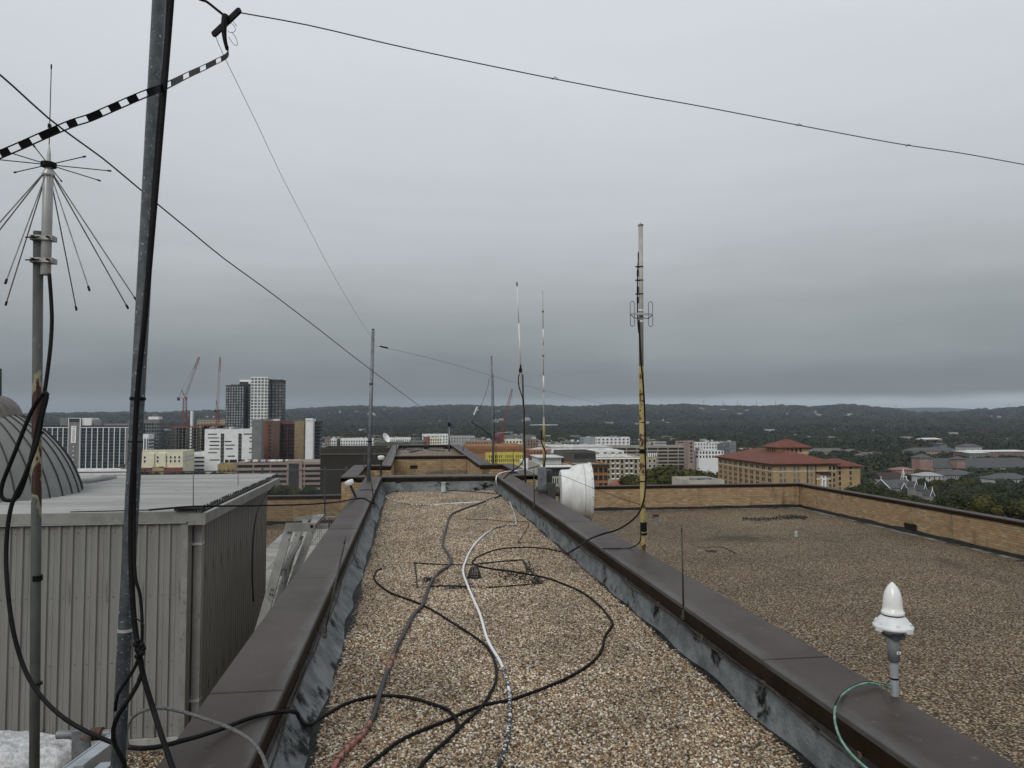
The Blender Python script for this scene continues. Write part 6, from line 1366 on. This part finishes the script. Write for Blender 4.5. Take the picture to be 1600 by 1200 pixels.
house('flat pale roofed cottage above the outer parapet', 1482, 1503, 790, 385, 12, HW[3], ROOFG, 1.2); house('low brown brick garage just above the outer parapet near the right edge', 1550, 1595, 795, 370, 10, fmat('brown_brick_garage', (.17,.12,.08)), ROOFG, 1.0)
# church with white gables and spire
e_, w_, H_ = house('grey slate church with white edged gables and crosses under the spire', 1391, 1429, 751, 500, 18, HW[0], SL, 5, name='church', gable=True, cat='church', win=False)
for gx_ in (-w_-.6, w_+.6):
    for s in (-1, 1): MB().beam((gx_, s*(9.6), H_-.1), (gx_, 0, H_+5.1), .32, .3).obj('gable_trim', TRIMW, e_)
    MB().cyl((gx_, 0, H_+5), (gx_, 0, H_+7.6), .18, .05, 6).box(gx_-.5, gx_+.5, -.1, .1, H_+6.6, H_+6.85).obj('finial', TRIMW, e_)
m = MB(); gx_ = 0; m.add([(-2.2,-10.5,H_-.5),(2.2,-10.5,H_-.5),(0,-10.5,H_+3.2),(0,-4,H_+3.2),(-2.2,-4,H_-.5),(2.2,-4,H_-.5)], [(0,1,2),(0,2,3,4),(2,1,5,3)]); m.obj('dormer', SL, e_)
for s in (-1, 1): MB().beam((s*2.4,-10.7,H_-.7),(0,-10.7,H_+3.5),.28,.25).obj('dormer_trim', TRIMW, e_)
sp = at(1412, 766, 525); e = empty('church_spire', 'open white lattice spire beside the grey slate church', 'spire', (sp.x, sp.y, GROUND)); hz = at(1412, 733, 525).z-GROUND; bz = at(1412, 754, 525).z-GROUND
MB().box(-2.6, 2.6, -2.6, 2.6, -2, bz).obj('tower', HW[0], e)
for a_ in range(4): x = 2.4*(1 if a_ in (0, 1) else -1); y = 2.4*(1 if a_ in (1, 2) else -1); MB().beam((x, y, bz-4), (0, 0, hz), .2, .2).obj('spire_rib', TRIMW, e)
for t in (.3, .6): s = 2.4*(1-t); z = bz-4+(hz-bz+4)*t; MB().box(-s, s, -s-.1, -s+.1, z, z+.3).box(-s-.1, -s+.1, -s, s, z, z+.3).obj('spire_ring', TRIMW, e)
for lab, px, py, D in (('leftmost small white pinnacle right of the church', 1431, 750, 485), ('middle small white gable finial right of the church', 1445, 756, 465), ('white steep dormer gable lowest among the trees right of the church', 1456, 763, 445)):
    p = at(px, py, D); e = empty('chapel_gable', lab, 'gable', (p.x, p.y, GROUND)); H = p.z-GROUND; MB().box(-1.3, 1.3, 0, 7, -2, H-4.2).obj('wall', HW[0], e)
    MB().add([(-1.6,-.3,H-4.6),(1.6,-.3,H-4.6),(0,-.3,H-1),(0,7,H-1),(-1.6,7,H-4.6),(1.6,7,H-4.6)], [(0,1,2),(0,2,3,4),(2,1,5,3),(4,3,5)]).obj('roof', SL, e)
    for s in (-1, 1): MB().beam((s*1.7,-.5,H-4.8),(0,-.5,H-.9),.2,.2).obj('gable_trim', TRIMW, e)
    MB().cyl((0,-.4,H-1),(0,-.4,H+1.2),.3,.05,6).obj('pinnacle', TRIMW, e)
# CRANES
CRED = mat('crane_red', (.28,.045,.045), .6, (.16,.05,.05), .3); CWH = mat('crane_grey', (.33,.30,.30), .6)
def lattice(e, a, b, w_, m, n=12, name='mast'):
    a = Vector(a); b = Vector(b); d = (b-a); dn = d.normalized(); u = Vector((0,1,0)) if abs(dn.y) < .9 else Vector((1,0,0)); r = dn.cross(u).normalized(); u = r.cross(dn); mb = MB(); t = w_*.11
    cs = [(r*i+u*j)*w_/2 for i, j in ((-1,-1),(1,-1),(1,1),(-1,1))]
    for c in cs: mb.beam(a+c, b+c, t, t)
    for k in range(n):
        p = a+d*(k/n); q = a+d*((k+1)/n)
        for i in range(4): mb.beam(p+cs[i], q+cs[(i+1)%4], t*.7, t*.7); mb.beam(q+cs[i], q+cs[(i+1)%4], t*.7, t*.7)
    mb.obj(name, m, e)
def crane(label, base, pivot, tip, D, w_, cj, Dt=0, apex=None, m=CRED, jm=CWH, zb=None):
    p = at(*pivot, D); e = empty('tower_crane', label, 'crane', (p.x, p.y, GROUND)); R0 = Vector((p.x, p.y, GROUND)); rel_ = lambda x, y, d=0: at(x, y, D+d)-R0
    P_ = rel_(*pivot); lattice(e, (0,0,0) if zb is None else (0,0,zb), P_, w_, m, 22, 'mast'); T = rel_(*tip, Dt); mid_ = P_+(T-P_)*.72
    lattice(e, P_+Vector((0,0,1)), mid_, w_*.6, jm, 14, 'jib'); lattice(e, mid_, T, w_*.55, m, 5, 'jib_tip')
    C_ = rel_(*cj); MB().beam(P_, C_, 1.6, .6).obj('counter_jib', CWH, e); MB().box(C_.x-1.2, C_.x+1.2, C_.y-1, C_.y+1, C_.z-3.5, C_.z).obj('counterweight', DARKW, e)
    MB().bbox(P_.x+.6, P_.x+2.6, P_.y-2, P_.y, P_.z-1.5, P_.z+1, .1).obj('cab', m, e)
    if apex: 
        X = rel_(*apex); mb = MB().beam(P_, X, .6, .6).beam(X, C_, .25, .25).beam(X, T, .18, .18); mb.obj('tie_frame', DARKW if m is not CRED else BRN, e)
    MB().cyl(T, T+Vector((0,0,-9)), .12, n=5).obj('hook_line', DARKW, e)
    return e
crane('red luffing tower crane with jib raised right above the left concrete frame', (289,668), (289,622), (311,558), 810, 3.2, (279,621), apex=(284,609))
crane('red luffing tower crane seen end on beside the gridded towers', (340,665), (340,642), (344,558), 840, 3.0, (337,640), Dt=18, apex=(338,625))
crane('maroon crawler crane with a slanting jib right of the dark mast', (782,695), (784,680), (800,608), 700, 2.8, (775,682), apex=(777,672), jm=CRED)
e = empty('crane_base', 'tangle of maroon crane parts beside the dark mast foot', 'crane', at(779, 692, 690)); rl = lambda x, y: at(x, y, 690)-e.location
for k, (a, b) in enumerate((((773,692),(777,674)),((777,674),(786,690)),((775,690),(790,686)),((781,679),(788,692)),((771,684),(784,681)))): lattice(e, rl(*a), rl(*b), 1.8, CRED, 4, 'strut')
# radio masts on the ridge
for i, px in enumerate((1100, 1130, 1152.5, 1182, 1212)):
    p = at(px, 641, 8200); tp = at(px, 625.5, 8200); o = MB().cyl((0,0,0),(0,0,tp.z-p.z),3.2,2.2,4).obj('radio_mast', mat('mast_far', (.12,.12,.13), .9), None, loc=p); tag(o, ['first', 'second', 'third', 'fourth', 'fifth'][i]+' thin radio mast from the yellow mast on the distant ridge', 'radio mast', 'radio masts on the ridge')
# ================================================================== LAND, HILLS, TREES, HAZE
CR = [(-1500,652),(-600,650),(0,655),(66,651),(130,650.5),(220,650),(262,650),(300,648),(345,646.5),(446,645.5),(480,643.5),(520,641.2),(560,639.5),(600,641),(640,642.5),(664,640),(690,639.5),(700,639),(740,639),(765,641.2),(800,640),(850,639),(870,641),(900,641.5),(930,639.5),(960,637.8),(1000,638.5),(1040,638.5),(1085,637),(1110,640.5),(1160,641),(1200,641),(1225,639),(1262,641),(1285,640.5),(1318,637.2),(1345,639),(1380,642),(1430,648),(1500,649),(1530,643.5),(1560,644),(1600,640),(1800,642),(2600,650)]
def crest(px):
    for (a, ya), (b_, yb_) in zip(CR, CR[1:]):
        if px <= b_: 
            t = max(0, min(1, (px-a)/(b_-a))); return ya+(yb_-ya)*t
    return CR[-1][1]
def az_of(px): r = ray(px, 650); return math.atan2(r.x, r.y)
AZT = [(az_of(px), px) for px in range(-3000, 5000, 20)]
AZA = np.array([a for a, _ in AZT]); AZP = np.array([p for _, p in AZT]); srt = np.argsort(AZA); AZA = AZA[srt]; AZP = AZP[srt]
CRX = np.array([a for a, _ in CR]); CRY = np.array([b for _, b in CR])
def px_of(a):
    v = float(np.interp(a, AZA, AZP)); return v
def height(x, y):
    r = math.hypot(x, y); a = math.atan2(x, y)
    if r < 1800: return GROUND-1.0*0
    px = px_of(a) if abs(a+math.radians(-7.92)*0) < 1.25 else 3000
    cy = float(np.interp(px, CRX, CRY)); dd = r*math.cos(a-math.radians(7.92)) if abs(a-math.radians(7.92)) < 1.2 else r
    RC = 7400; zc_ = CAM.z+(650-cy)/F*RC
    n = noise.noise(Vector((x/1500, y/1500, 0)))*.6+noise.noise(Vector((x/600, y/600, 3)))*.35
    t = max(0, min(1, (dd-3300)/(RC-3300))); s = t*t*(3-2*t)
    z = GROUND+(zc_-GROUND)*s+n*70*math.sin(PI*t)*.75 + (18*noise.noise(Vector((x/420, y/420, 7))) if 1800 < r < 6500 else 0)*min(1, (r-1800)/1500)
    z = min(z, CAM.z+(650-cy)/F*dd*1.0) if t < 1 else z
    if dd > RC:
        u = min(1, (dd-RC)/2600); z = zc_+(GROUND-zc_)*u*u*(3-2*u)
    if dd > 10500:
        cy2 = 636.5 if 1330 < px < 2200 else 652
        if 1250 < px <= 1330: cy2 = 652+(636.5-652)*(px-1250)/80
        v = max(0, min(1, (dd-10500)/3500)); z = GROUND+(CAM.z+(650-cy2+1.5*noise.noise(Vector((px/60., 0, 0))))/F*14000-GROUND)*v*v*(3-2*v)
    return z
def land_mat():
    m = bpy.data.materials.new('wooded_land'); m.use_nodes = True; t = m.node_tree; b = t.nodes['Principled BSDF']; b.inputs['Roughness'].default_value = 1; b.inputs['Specular IOR Level'].default_value = .05
    tc = N(t, 'ShaderNodeTexCoord'); n = N(t, 'ShaderNodeTexNoise', inp={'Scale': .02, 'Detail': 9, 'Roughness': .75}); L(t, tc.outputs['Object'], n.inputs[0])
    r = ramp(t, [(.3, (.012,.018,.010,1)), (.5, (.026,.036,.019,1)), (.66, (.05,.055,.03,1)), (.8, (.10,.09,.055,1))]); L(t, n.outputs[0], r.inputs[0]); L(t, r.outputs[0], b.inputs['Base Color'])
    n2 = N(t, 'ShaderNodeTexNoise', inp={'Scale': .06, 'Detail': 6, 'Roughness': .7}); L(t, tc.outputs['Object'], n2.inputs[0]); bu = N(t, 'ShaderNodeBump', inp={'Strength': 1, 'Distance': 9}); L(t, n2.outputs[0], bu.inputs['Height']); L(t, bu.outputs[0], b.inputs['Normal'])
    return m
LAND = land_mat()
angs = sorted(set([round(-PI+k*2*PI/120, 5) for k in range(120)]+[round(-.62+k*1.5/330, 5) for k in range(331)]))
rs = [0, 60, 200, 400, 700, 1000, 1400, 1800]+[1800+200*k for k in range(1, 45)]+[11000, 11500, 12000, 12600, 13200, 14000, 15500, 18000, 30000]
vs = []; fs = []; na_ = len(angs)
for r in rs:
    for a in angs: x, y = r*math.sin(a), r*math.cos(a); vs.append((x, y, height(x, y) if r < 18000 else -60))
for i in range(len(rs)-1):
    for j in range(na_): fs.append((i*na_+j, (i+1)*na_+j, (i+1)*na_+(j+1)%na_, i*na_+(j+1)%na_))
o = MB().add(vs, fs).obj('terrain', LAND, None, True); o['kind'] = 'structure'
# streets on the ground, as far as they can be guessed between the blocks
ASPH = mat('asphalt', (.055,.056,.058), .9, (.04,.04,.042), .2)
mb = MB()
for y in (150, 250, 360, 480, 610): mb.add([(-420, y, GROUND+.05), (420, y, GROUND+.05), (420, y+12, GROUND+.05), (-420, y+12, GROUND+.05)], [(0,1,2,3)])
for x in (-230, -110, -10, 105, 250): mb.add([(x, 60, GROUND+.06), (x+11, 60, GROUND+.06), (x+11, 700, GROUND+.06), (x, 700, GROUND+.06)], [(0,1,2,3)])
tag(mb.obj('street', ASPH), kind='structure')
# ------------------------------------------------ trees
def leaf_mat(name, cols):
    m = bpy.data.materials.new(name); m.use_nodes = True; t = m.node_tree; b = t.nodes['Principled BSDF']; b.inputs['Roughness'].default_value = .75; b.inputs['Specular IOR Level'].default_value = .2
    g_ = N(t, 'ShaderNodeNewGeometry'); oi = N(t, 'ShaderNodeObjectInfo'); r = ramp(t, [(i/(len(cols)-1), (*c, 1)) for i, c in enumerate(cols)]); L(t, oi.outputs['Random'], r.inputs[0])
    q = N(t, 'ShaderNodeMapRange', inp={1: 0, 2: 1, 3: .6, 4: 1.45}); L(t, g_.outputs['Random Per Island'], q.inputs[0]); L(t, mixc(t, 1.0, r.outputs[0], q.outputs[0], 'MULTIPLY'), b.inputs['Base Color'])
    return m
LEAF = leaf_mat('leaves_mixed', [(.020,.027,.009), (.030,.040,.012), (.026,.033,.011), (.048,.050,.014), (.072,.066,.016), (.035,.045,.015), (.022,.030,.011)])
LEAFFAR = leaf_mat('leaves_far', [(.018,.027,.014), (.026,.038,.019), (.022,.030,.016), (.045,.048,.024), (.035,.042,.020), (.018,.028,.015), (.052,.048,.026)])
def crown_mesh(seed, n, lm, leaf=.55, name='crown'):
    r = random.Random(seed); lobes = [(Vector((0,0,.15)), .62)]
    for k in range(9): a = r.uniform(0, 6.28); e_ = r.uniform(-.2, 1.1); q = r.uniform(.35, .62); lobes.append((Vector((math.cos(a)*math.cos(e_)*q, math.sin(a)*math.cos(e_)*q, math.sin(e_)*q*.8+.08)), r.uniform(.28, .46)))
    m = MB(); 
    for k in range(n):
        c, R_ = r.choice(lobes); d = Vector((r.gauss(0,1), r.gauss(0,1), r.gauss(.25,1))).normalized(); p = c+d*R_*r.uniform(.72, 1.05)
        nrm = (d+Vector((r.uniform(-.6,.6), r.uniform(-.6,.6), r.uniform(-.3,.7)))).normalized(); u = nrm.cross(Vector((r.uniform(-1,1), r.uniform(-1,1), .3))).normalized(); v = nrm.cross(u); s = leaf*.2*r.uniform(.6, 1.35)
        m.add([p-u*s, p+v*s*.7, p+u*s, p-v*s*.7], [(0,1,2,3)])
    for c, R_ in lobes: m.lathe([(0,-R_*.8),(R_*.6,-R_*.5),(R_*.8,0),(R_*.55,R_*.5),(0,R_*.75)], c, 7)
    return m.mesh(name, lm)
CROWNS = [crown_mesh(s, 2600, LEAF, .27) for s in range(5)]
TRK = mat('bark', (.045,.035,.027), .95)
tm_ = MB().tube([(0,0,0),(.02,0,.5),(0,.03,1)], lambda t: .035*(1-.5*t), 7)
for k in range(4): a = k*1.6; tm_.tube([(0,0,.75),(.18*math.cos(a),.18*math.sin(a),1.05),(.33*math.cos(a),.33*math.sin(a),1.35)], lambda t: .016*(1-.6*t), 5)
TRUNK = tm_.mesh('trunk', TRK)
footp = []
for o in list(COL.objects):
    if o.type == 'EMPTY' and o.parent is None and o.location.y > 90:
        for c in o.children:
            if c.name.startswith('wall') or c.name.startswith('base') or c.name.startswith('tower'):
                bb = [Vector(q) for q in c.bound_box]; mg = 1.0 if o.name.startswith('house') or o.name.startswith('church') else 4; footp.append((o.location.x+min(q.x for q in bb)-mg, o.location.x+max(q.x for q in bb)+mg, o.location.y+min(q.y for q in bb)-mg, o.location.y+max(q.y for q in bb)+mg)); 
FP = np.array(footp)
def free(x, y): return not bool(((FP[:,0] < x) & (FP[:,1] > x) & (FP[:,2] < y) & (FP[:,3] > y)).any())
rt = random.Random(11)
def zone_label(px, D):
    if px < 300: return 'leafy tree below the cream apartment house', 'trees below the cream apartments'
    if px < 505: return 'dark leafy tree around the foot of the pink parking garage', 'trees around the pink garage'
    if px < 1000: return 'dense dark tree in front of the five storey beige apartments', 'trees by the beige apartments'
    if px < 1125: return ('broad green tree in the clump between yellow mast and red roofed building', 'trees between mast and red roofs') if D > 430 else ('near green tree just over the parapet beside the yellow mast', 'trees just over the parapet by the mast')
    if px < 1350: return 'green tree close around the walls of the red roofed building', 'trees at the red roofed building'
    if px < 1400: return 'green tree between the red roofed building and the church', 'trees left of the church'
    if px < 1480: return ('tree in the dark clump in front of the slate church', 'trees in front of the church') if D < 430 else ('tree behind the slate church and its spire', 'trees behind the church')
    if px < 1540: return ('large dark tree above the outer parapet right of the church', 'trees right of the church') if D < 430 else ('tree in the belt before the long slate range', 'trees before the long slate range')
    return ('dark green tree above the right end of the outer parapet', 'trees at the right end') if D < 430 else ('tree in front of the slate roof with white dormers', 'trees by the white dormers')
adj = ['', 'wide ', 'tall ', 'small ']
cands = []
def tree_at(px, D, top=None, rad=None, lab=None):
    p = at(px, 700, D); x, y = p.x, p.y; h = rt.uniform(10, 15) if top is None else at(px, top, D).z-GROUND; R_ = rad or rt.uniform(4.6, 7.2)
    l, g_ = zone_label(px, D) if lab is None else lab
    e = empty('tree', l, 'tree', (x, y, GROUND), rt.uniform(0, 6.28), g_); c = inst('crown', rt.choice(CROWNS), e, (0, 0, h-R_*.72)); c.scale = (R_, R_, R_*.85); t_ = inst('trunk', TRUNK, e); t_.scale = (R_*1.3, R_*1.3, max(1.5, (h-R_*.8)/1.1))
D = 330.
while D < 570:
    px = 935.+rt.uniform(0, 20)
    while px < 1625:
        p = at(px, 700, D)
        ok_ = free(p.x, p.y) and not (px < 1120 and D < 345) and not (1190 < px < 1310 and D < 396) and not (1125 < px < 1345 and D > 396)
        if ok_:
            hmax = None
            if D < 400: hmax = rt.uniform(9, 13) 
            tree_at(px+rt.uniform(-4, 4), D+rt.uniform(-4, 4))
        px += 13*F/D*rt.uniform(.85, 1.15)
    D += 13
for px, D, top, lab in ((225,470,735,'round tree right beside the leaning mast below the cream apartments'),(245,478,738,'second tree from the leaning mast below the cream apartments'),(268,485,737,'bushy tree in the middle of the row below the cream apartments'),(290,500,736,'tree under the right end of the cream apartments'),(310,505,734,'tree between the cream apartments and the zigzag block'),
        (350,455,737,'dark tree in front of the foot of the zigzag block'),(372,455,738,'tree between the ochre house and the pink garage'),(332,470,737,'tree left of the ochre house under the zigzag block'),(395,400,752,'tree hugging the left end of the pink garage'),(440,330,757,'dark tree behind the chain link fence below the garage stair tower'),(465,330,760,'low dark tree left of the ribbed penthouse behind the fence'),(487,330,758,'dark tree touching the ribbed penthouse behind the fence'),(415,350,758,'small tree behind the top corner of the metal shed')):
    tree_at(px, D, top, 6.5, (lab, 'trees among the left hand blocks'))
BG = 'big trees just behind the brick parapets'
for px, D, top, R_, lab in ((1055,300,722,13,'biggest round tree between the yellow mast and the red roofed building'),(1022,310,728,12,'big tree immediately right of the yellow mast'),(1088,305,730,12,'big yellowish tree next to the small orange tiled roof'),(985,330,740,8,'dark tree immediately left of the yellow mast'),(1360,310,752,9,'bushy tree at the right foot of the red roofed building'),(1338,315,757,8,'bushy tree pressed against the right wing of the red roofed building'),
        (1392,305,762,9,'leafy tree below the leftmost white church gable'),(1415,300,770,9,'leafy tree below the lattice spire and church roof'),(1500,295,764,11,'broad dark tree right of the lowest white gable'),(1535,290,770,10,'broad tree above the flat pale cottage roof'),(1470,285,785,8,'low dark tree under the lowest white gable'),(1575,290,768,10,'dark tree above the low brown brick garage'),(1440,290,778,8,'olive tree between the two lower church gables'),(1600,285,772,10,'last dark tree at the right end of the outer parapet')):
    tree_at(px, D, top, R_, (lab, BG))
# scattered pale houses in clearings of the woods and on the hills
mb = MB(); HWM = mat('far_house_walls', (.46,.45,.42), .9, (.28,.27,.25), .02); HL = []
for k in range(1500):
    u = rt.random(); a = rt.uniform(-.62, .85); rr = 900+u**.75*6300; x, y = rr*math.sin(a), rr*math.cos(a)
    if noise.noise(Vector((x/500, y/500, 5))) < .05 or not free(x, y): continue
    if rr < 3500 and rt.random() < .4: continue
    s = rt.uniform(5, 11)*(1+rr/16000); z = height(x, y); w2, d2 = s*rt.uniform(.7, 1.7), s*.5; h = z+rt.uniform(7, 12)*(1+rr/5500)
    mb.box(x-w2, x+w2, y-d2, y+d2, z-4, h); HL.append((x, y, w2, rr))
tag(mb.obj('distant_houses', HWM), 'pale specks of far off houses strewn over woods and hills', kind='stuff')
HA = np.array(HL)
def clear(x, y, step):
    r = math.hypot(x, y); ux, uy = x/r, y/r; dx = HA[:,0]-x; dy = HA[:,1]-y; al = dx*ux+dy*uy; ac = np.abs(dx*uy-dy*ux)
    return not bool(((al > -8) & (al < 4.5*step) & (ac < HA[:,2]+.25*step)).any())
# far wood as one mass
FARC = [crown_mesh(s+20, 230, LEAFFAR, 1.0, 'crown') for s in range(4)]
pts = []; scl = []
def fill(r0, r1, step, smin, smax, up=.55, a0=-.66, a1=.90):
    r = r0
    while r < r1:
        n = int((a1-a0)*r/step)
        for k in range(n):
            a = a0+(a1-a0)*(k+rt.random())/n; rr = r+rt.uniform(-.6, .6)*step; x, y = rr*math.sin(a), rr*math.cos(a)
            px = px_of(a)
            if rr < 575 and 935 < px < 1630 and not (1130 < px < 1320 and rr > 470): continue
            if rr < 900 and not free(x, y): continue
            if rr < 420: continue
            if rr < 1300 and noise.noise(Vector((x/90, y/90, 0))) < (-.42 if px > 950 else -.05): continue
            if rr > 900 and not clear(x, y, step): continue
            s = rt.uniform(smin, smax); pts.append((x, y, height(x, y)+s*up)); scl.append(s)
        r += step
fill(420, 1400, 13, 5, 8.5, .95); fill(1400, 2600, 22, 9, 14); fill(2600, 4200, 34, 13, 21); fill(4200, 7500, 62, 20, 34)
wd = scatter('woodland', pts, scl, FARC, None, .15); tag(wd, 'dark mass of far off woods stretching to the hills')
mb = MB()
for k in range(230):
    px = rt.uniform(500, 1120); D = rt.uniform(880, 1700); p = at(px, 690, D)
    if not free(p.x, p.y): continue
    w2 = rt.uniform(3, 11); d2 = rt.uniform(3, 8); h = GROUND+rt.uniform(12, 19); mb.mi = rt.choice((0, 0, 1, 2, 3, 4)); mb.box(p.x-w2, p.x+w2, p.y-d2, p.y+d2, GROUND-1, h)
    if rt.random() < .6: mb.mi = 5; mb.box(p.x-w2*.93, p.x+w2*.93, p.y-d2-.05, p.y-d2, h-3.2, h-1.6)
tag(mb.obj('distant_low_blocks', [HW[3], HW[1], HW[0], GREYP, PINK, GLS['dark']]), 'jumble of tiny low blocks and houses before the woods beyond the far roof enclosure', kind='stuff')
house('big white villa roofs alone in the woods above the right skyline', 1386, 1404, 680.5, 1850, 14, WHITE, ROOFW, 2)
b = B('flat topped observatory like block on the distant ridge', 669, 681, 637.5, 6900, 60, fmat('ridge_block', (.3,.32,.33)), z0=40)
for px, yy in ((1400,634),(1577,632)): 
    p = at(px, yy+4, 13900); tag(MB().lathe([(4,0),(4,40),(22,55),(22,75),(0,85)], n=10).obj('water_tower', WHITE, None, loc=p), 'bright white water tower on the pale far ridge, '+('nearer the church spire' if px < 1500 else 'nearer the right edge'), 'water tower')
mb = MB()
for k in range(22): p = at(1362+k*9.5+rt.uniform(-4, 4), rt.uniform(638, 643), 13700); s = rt.uniform(14, 45); mb.box(p.x-s, p.x+s, p.y, p.y+20, p.z-60, p.z+rt.uniform(3, 9))
tag(mb.obj('ridge_buildings', WHITE), 'row of tiny pale buildings along the far right ridge', kind='stuff')
# haze
hm = bpy.data.materials.new('haze_air'); hm.use_nodes = True; t = hm.node_tree; t.nodes.clear(); v = N(t, 'ShaderNodeVolumePrincipled'); v.inputs['Color'].default_value = (.68,.79,.93,1); v.inputs['Density'].default_value = HAZE_D; v.inputs['Anisotropy'].default_value = .2
ou = N(t, 'ShaderNodeOutputMaterial'); L(t, v.outputs[0], ou.inputs['Volume'])
o = MB().box(-16000, 16000, -1500, 17500, -64, 330).obj('haze', hm); o['kind'] = 'stuff'
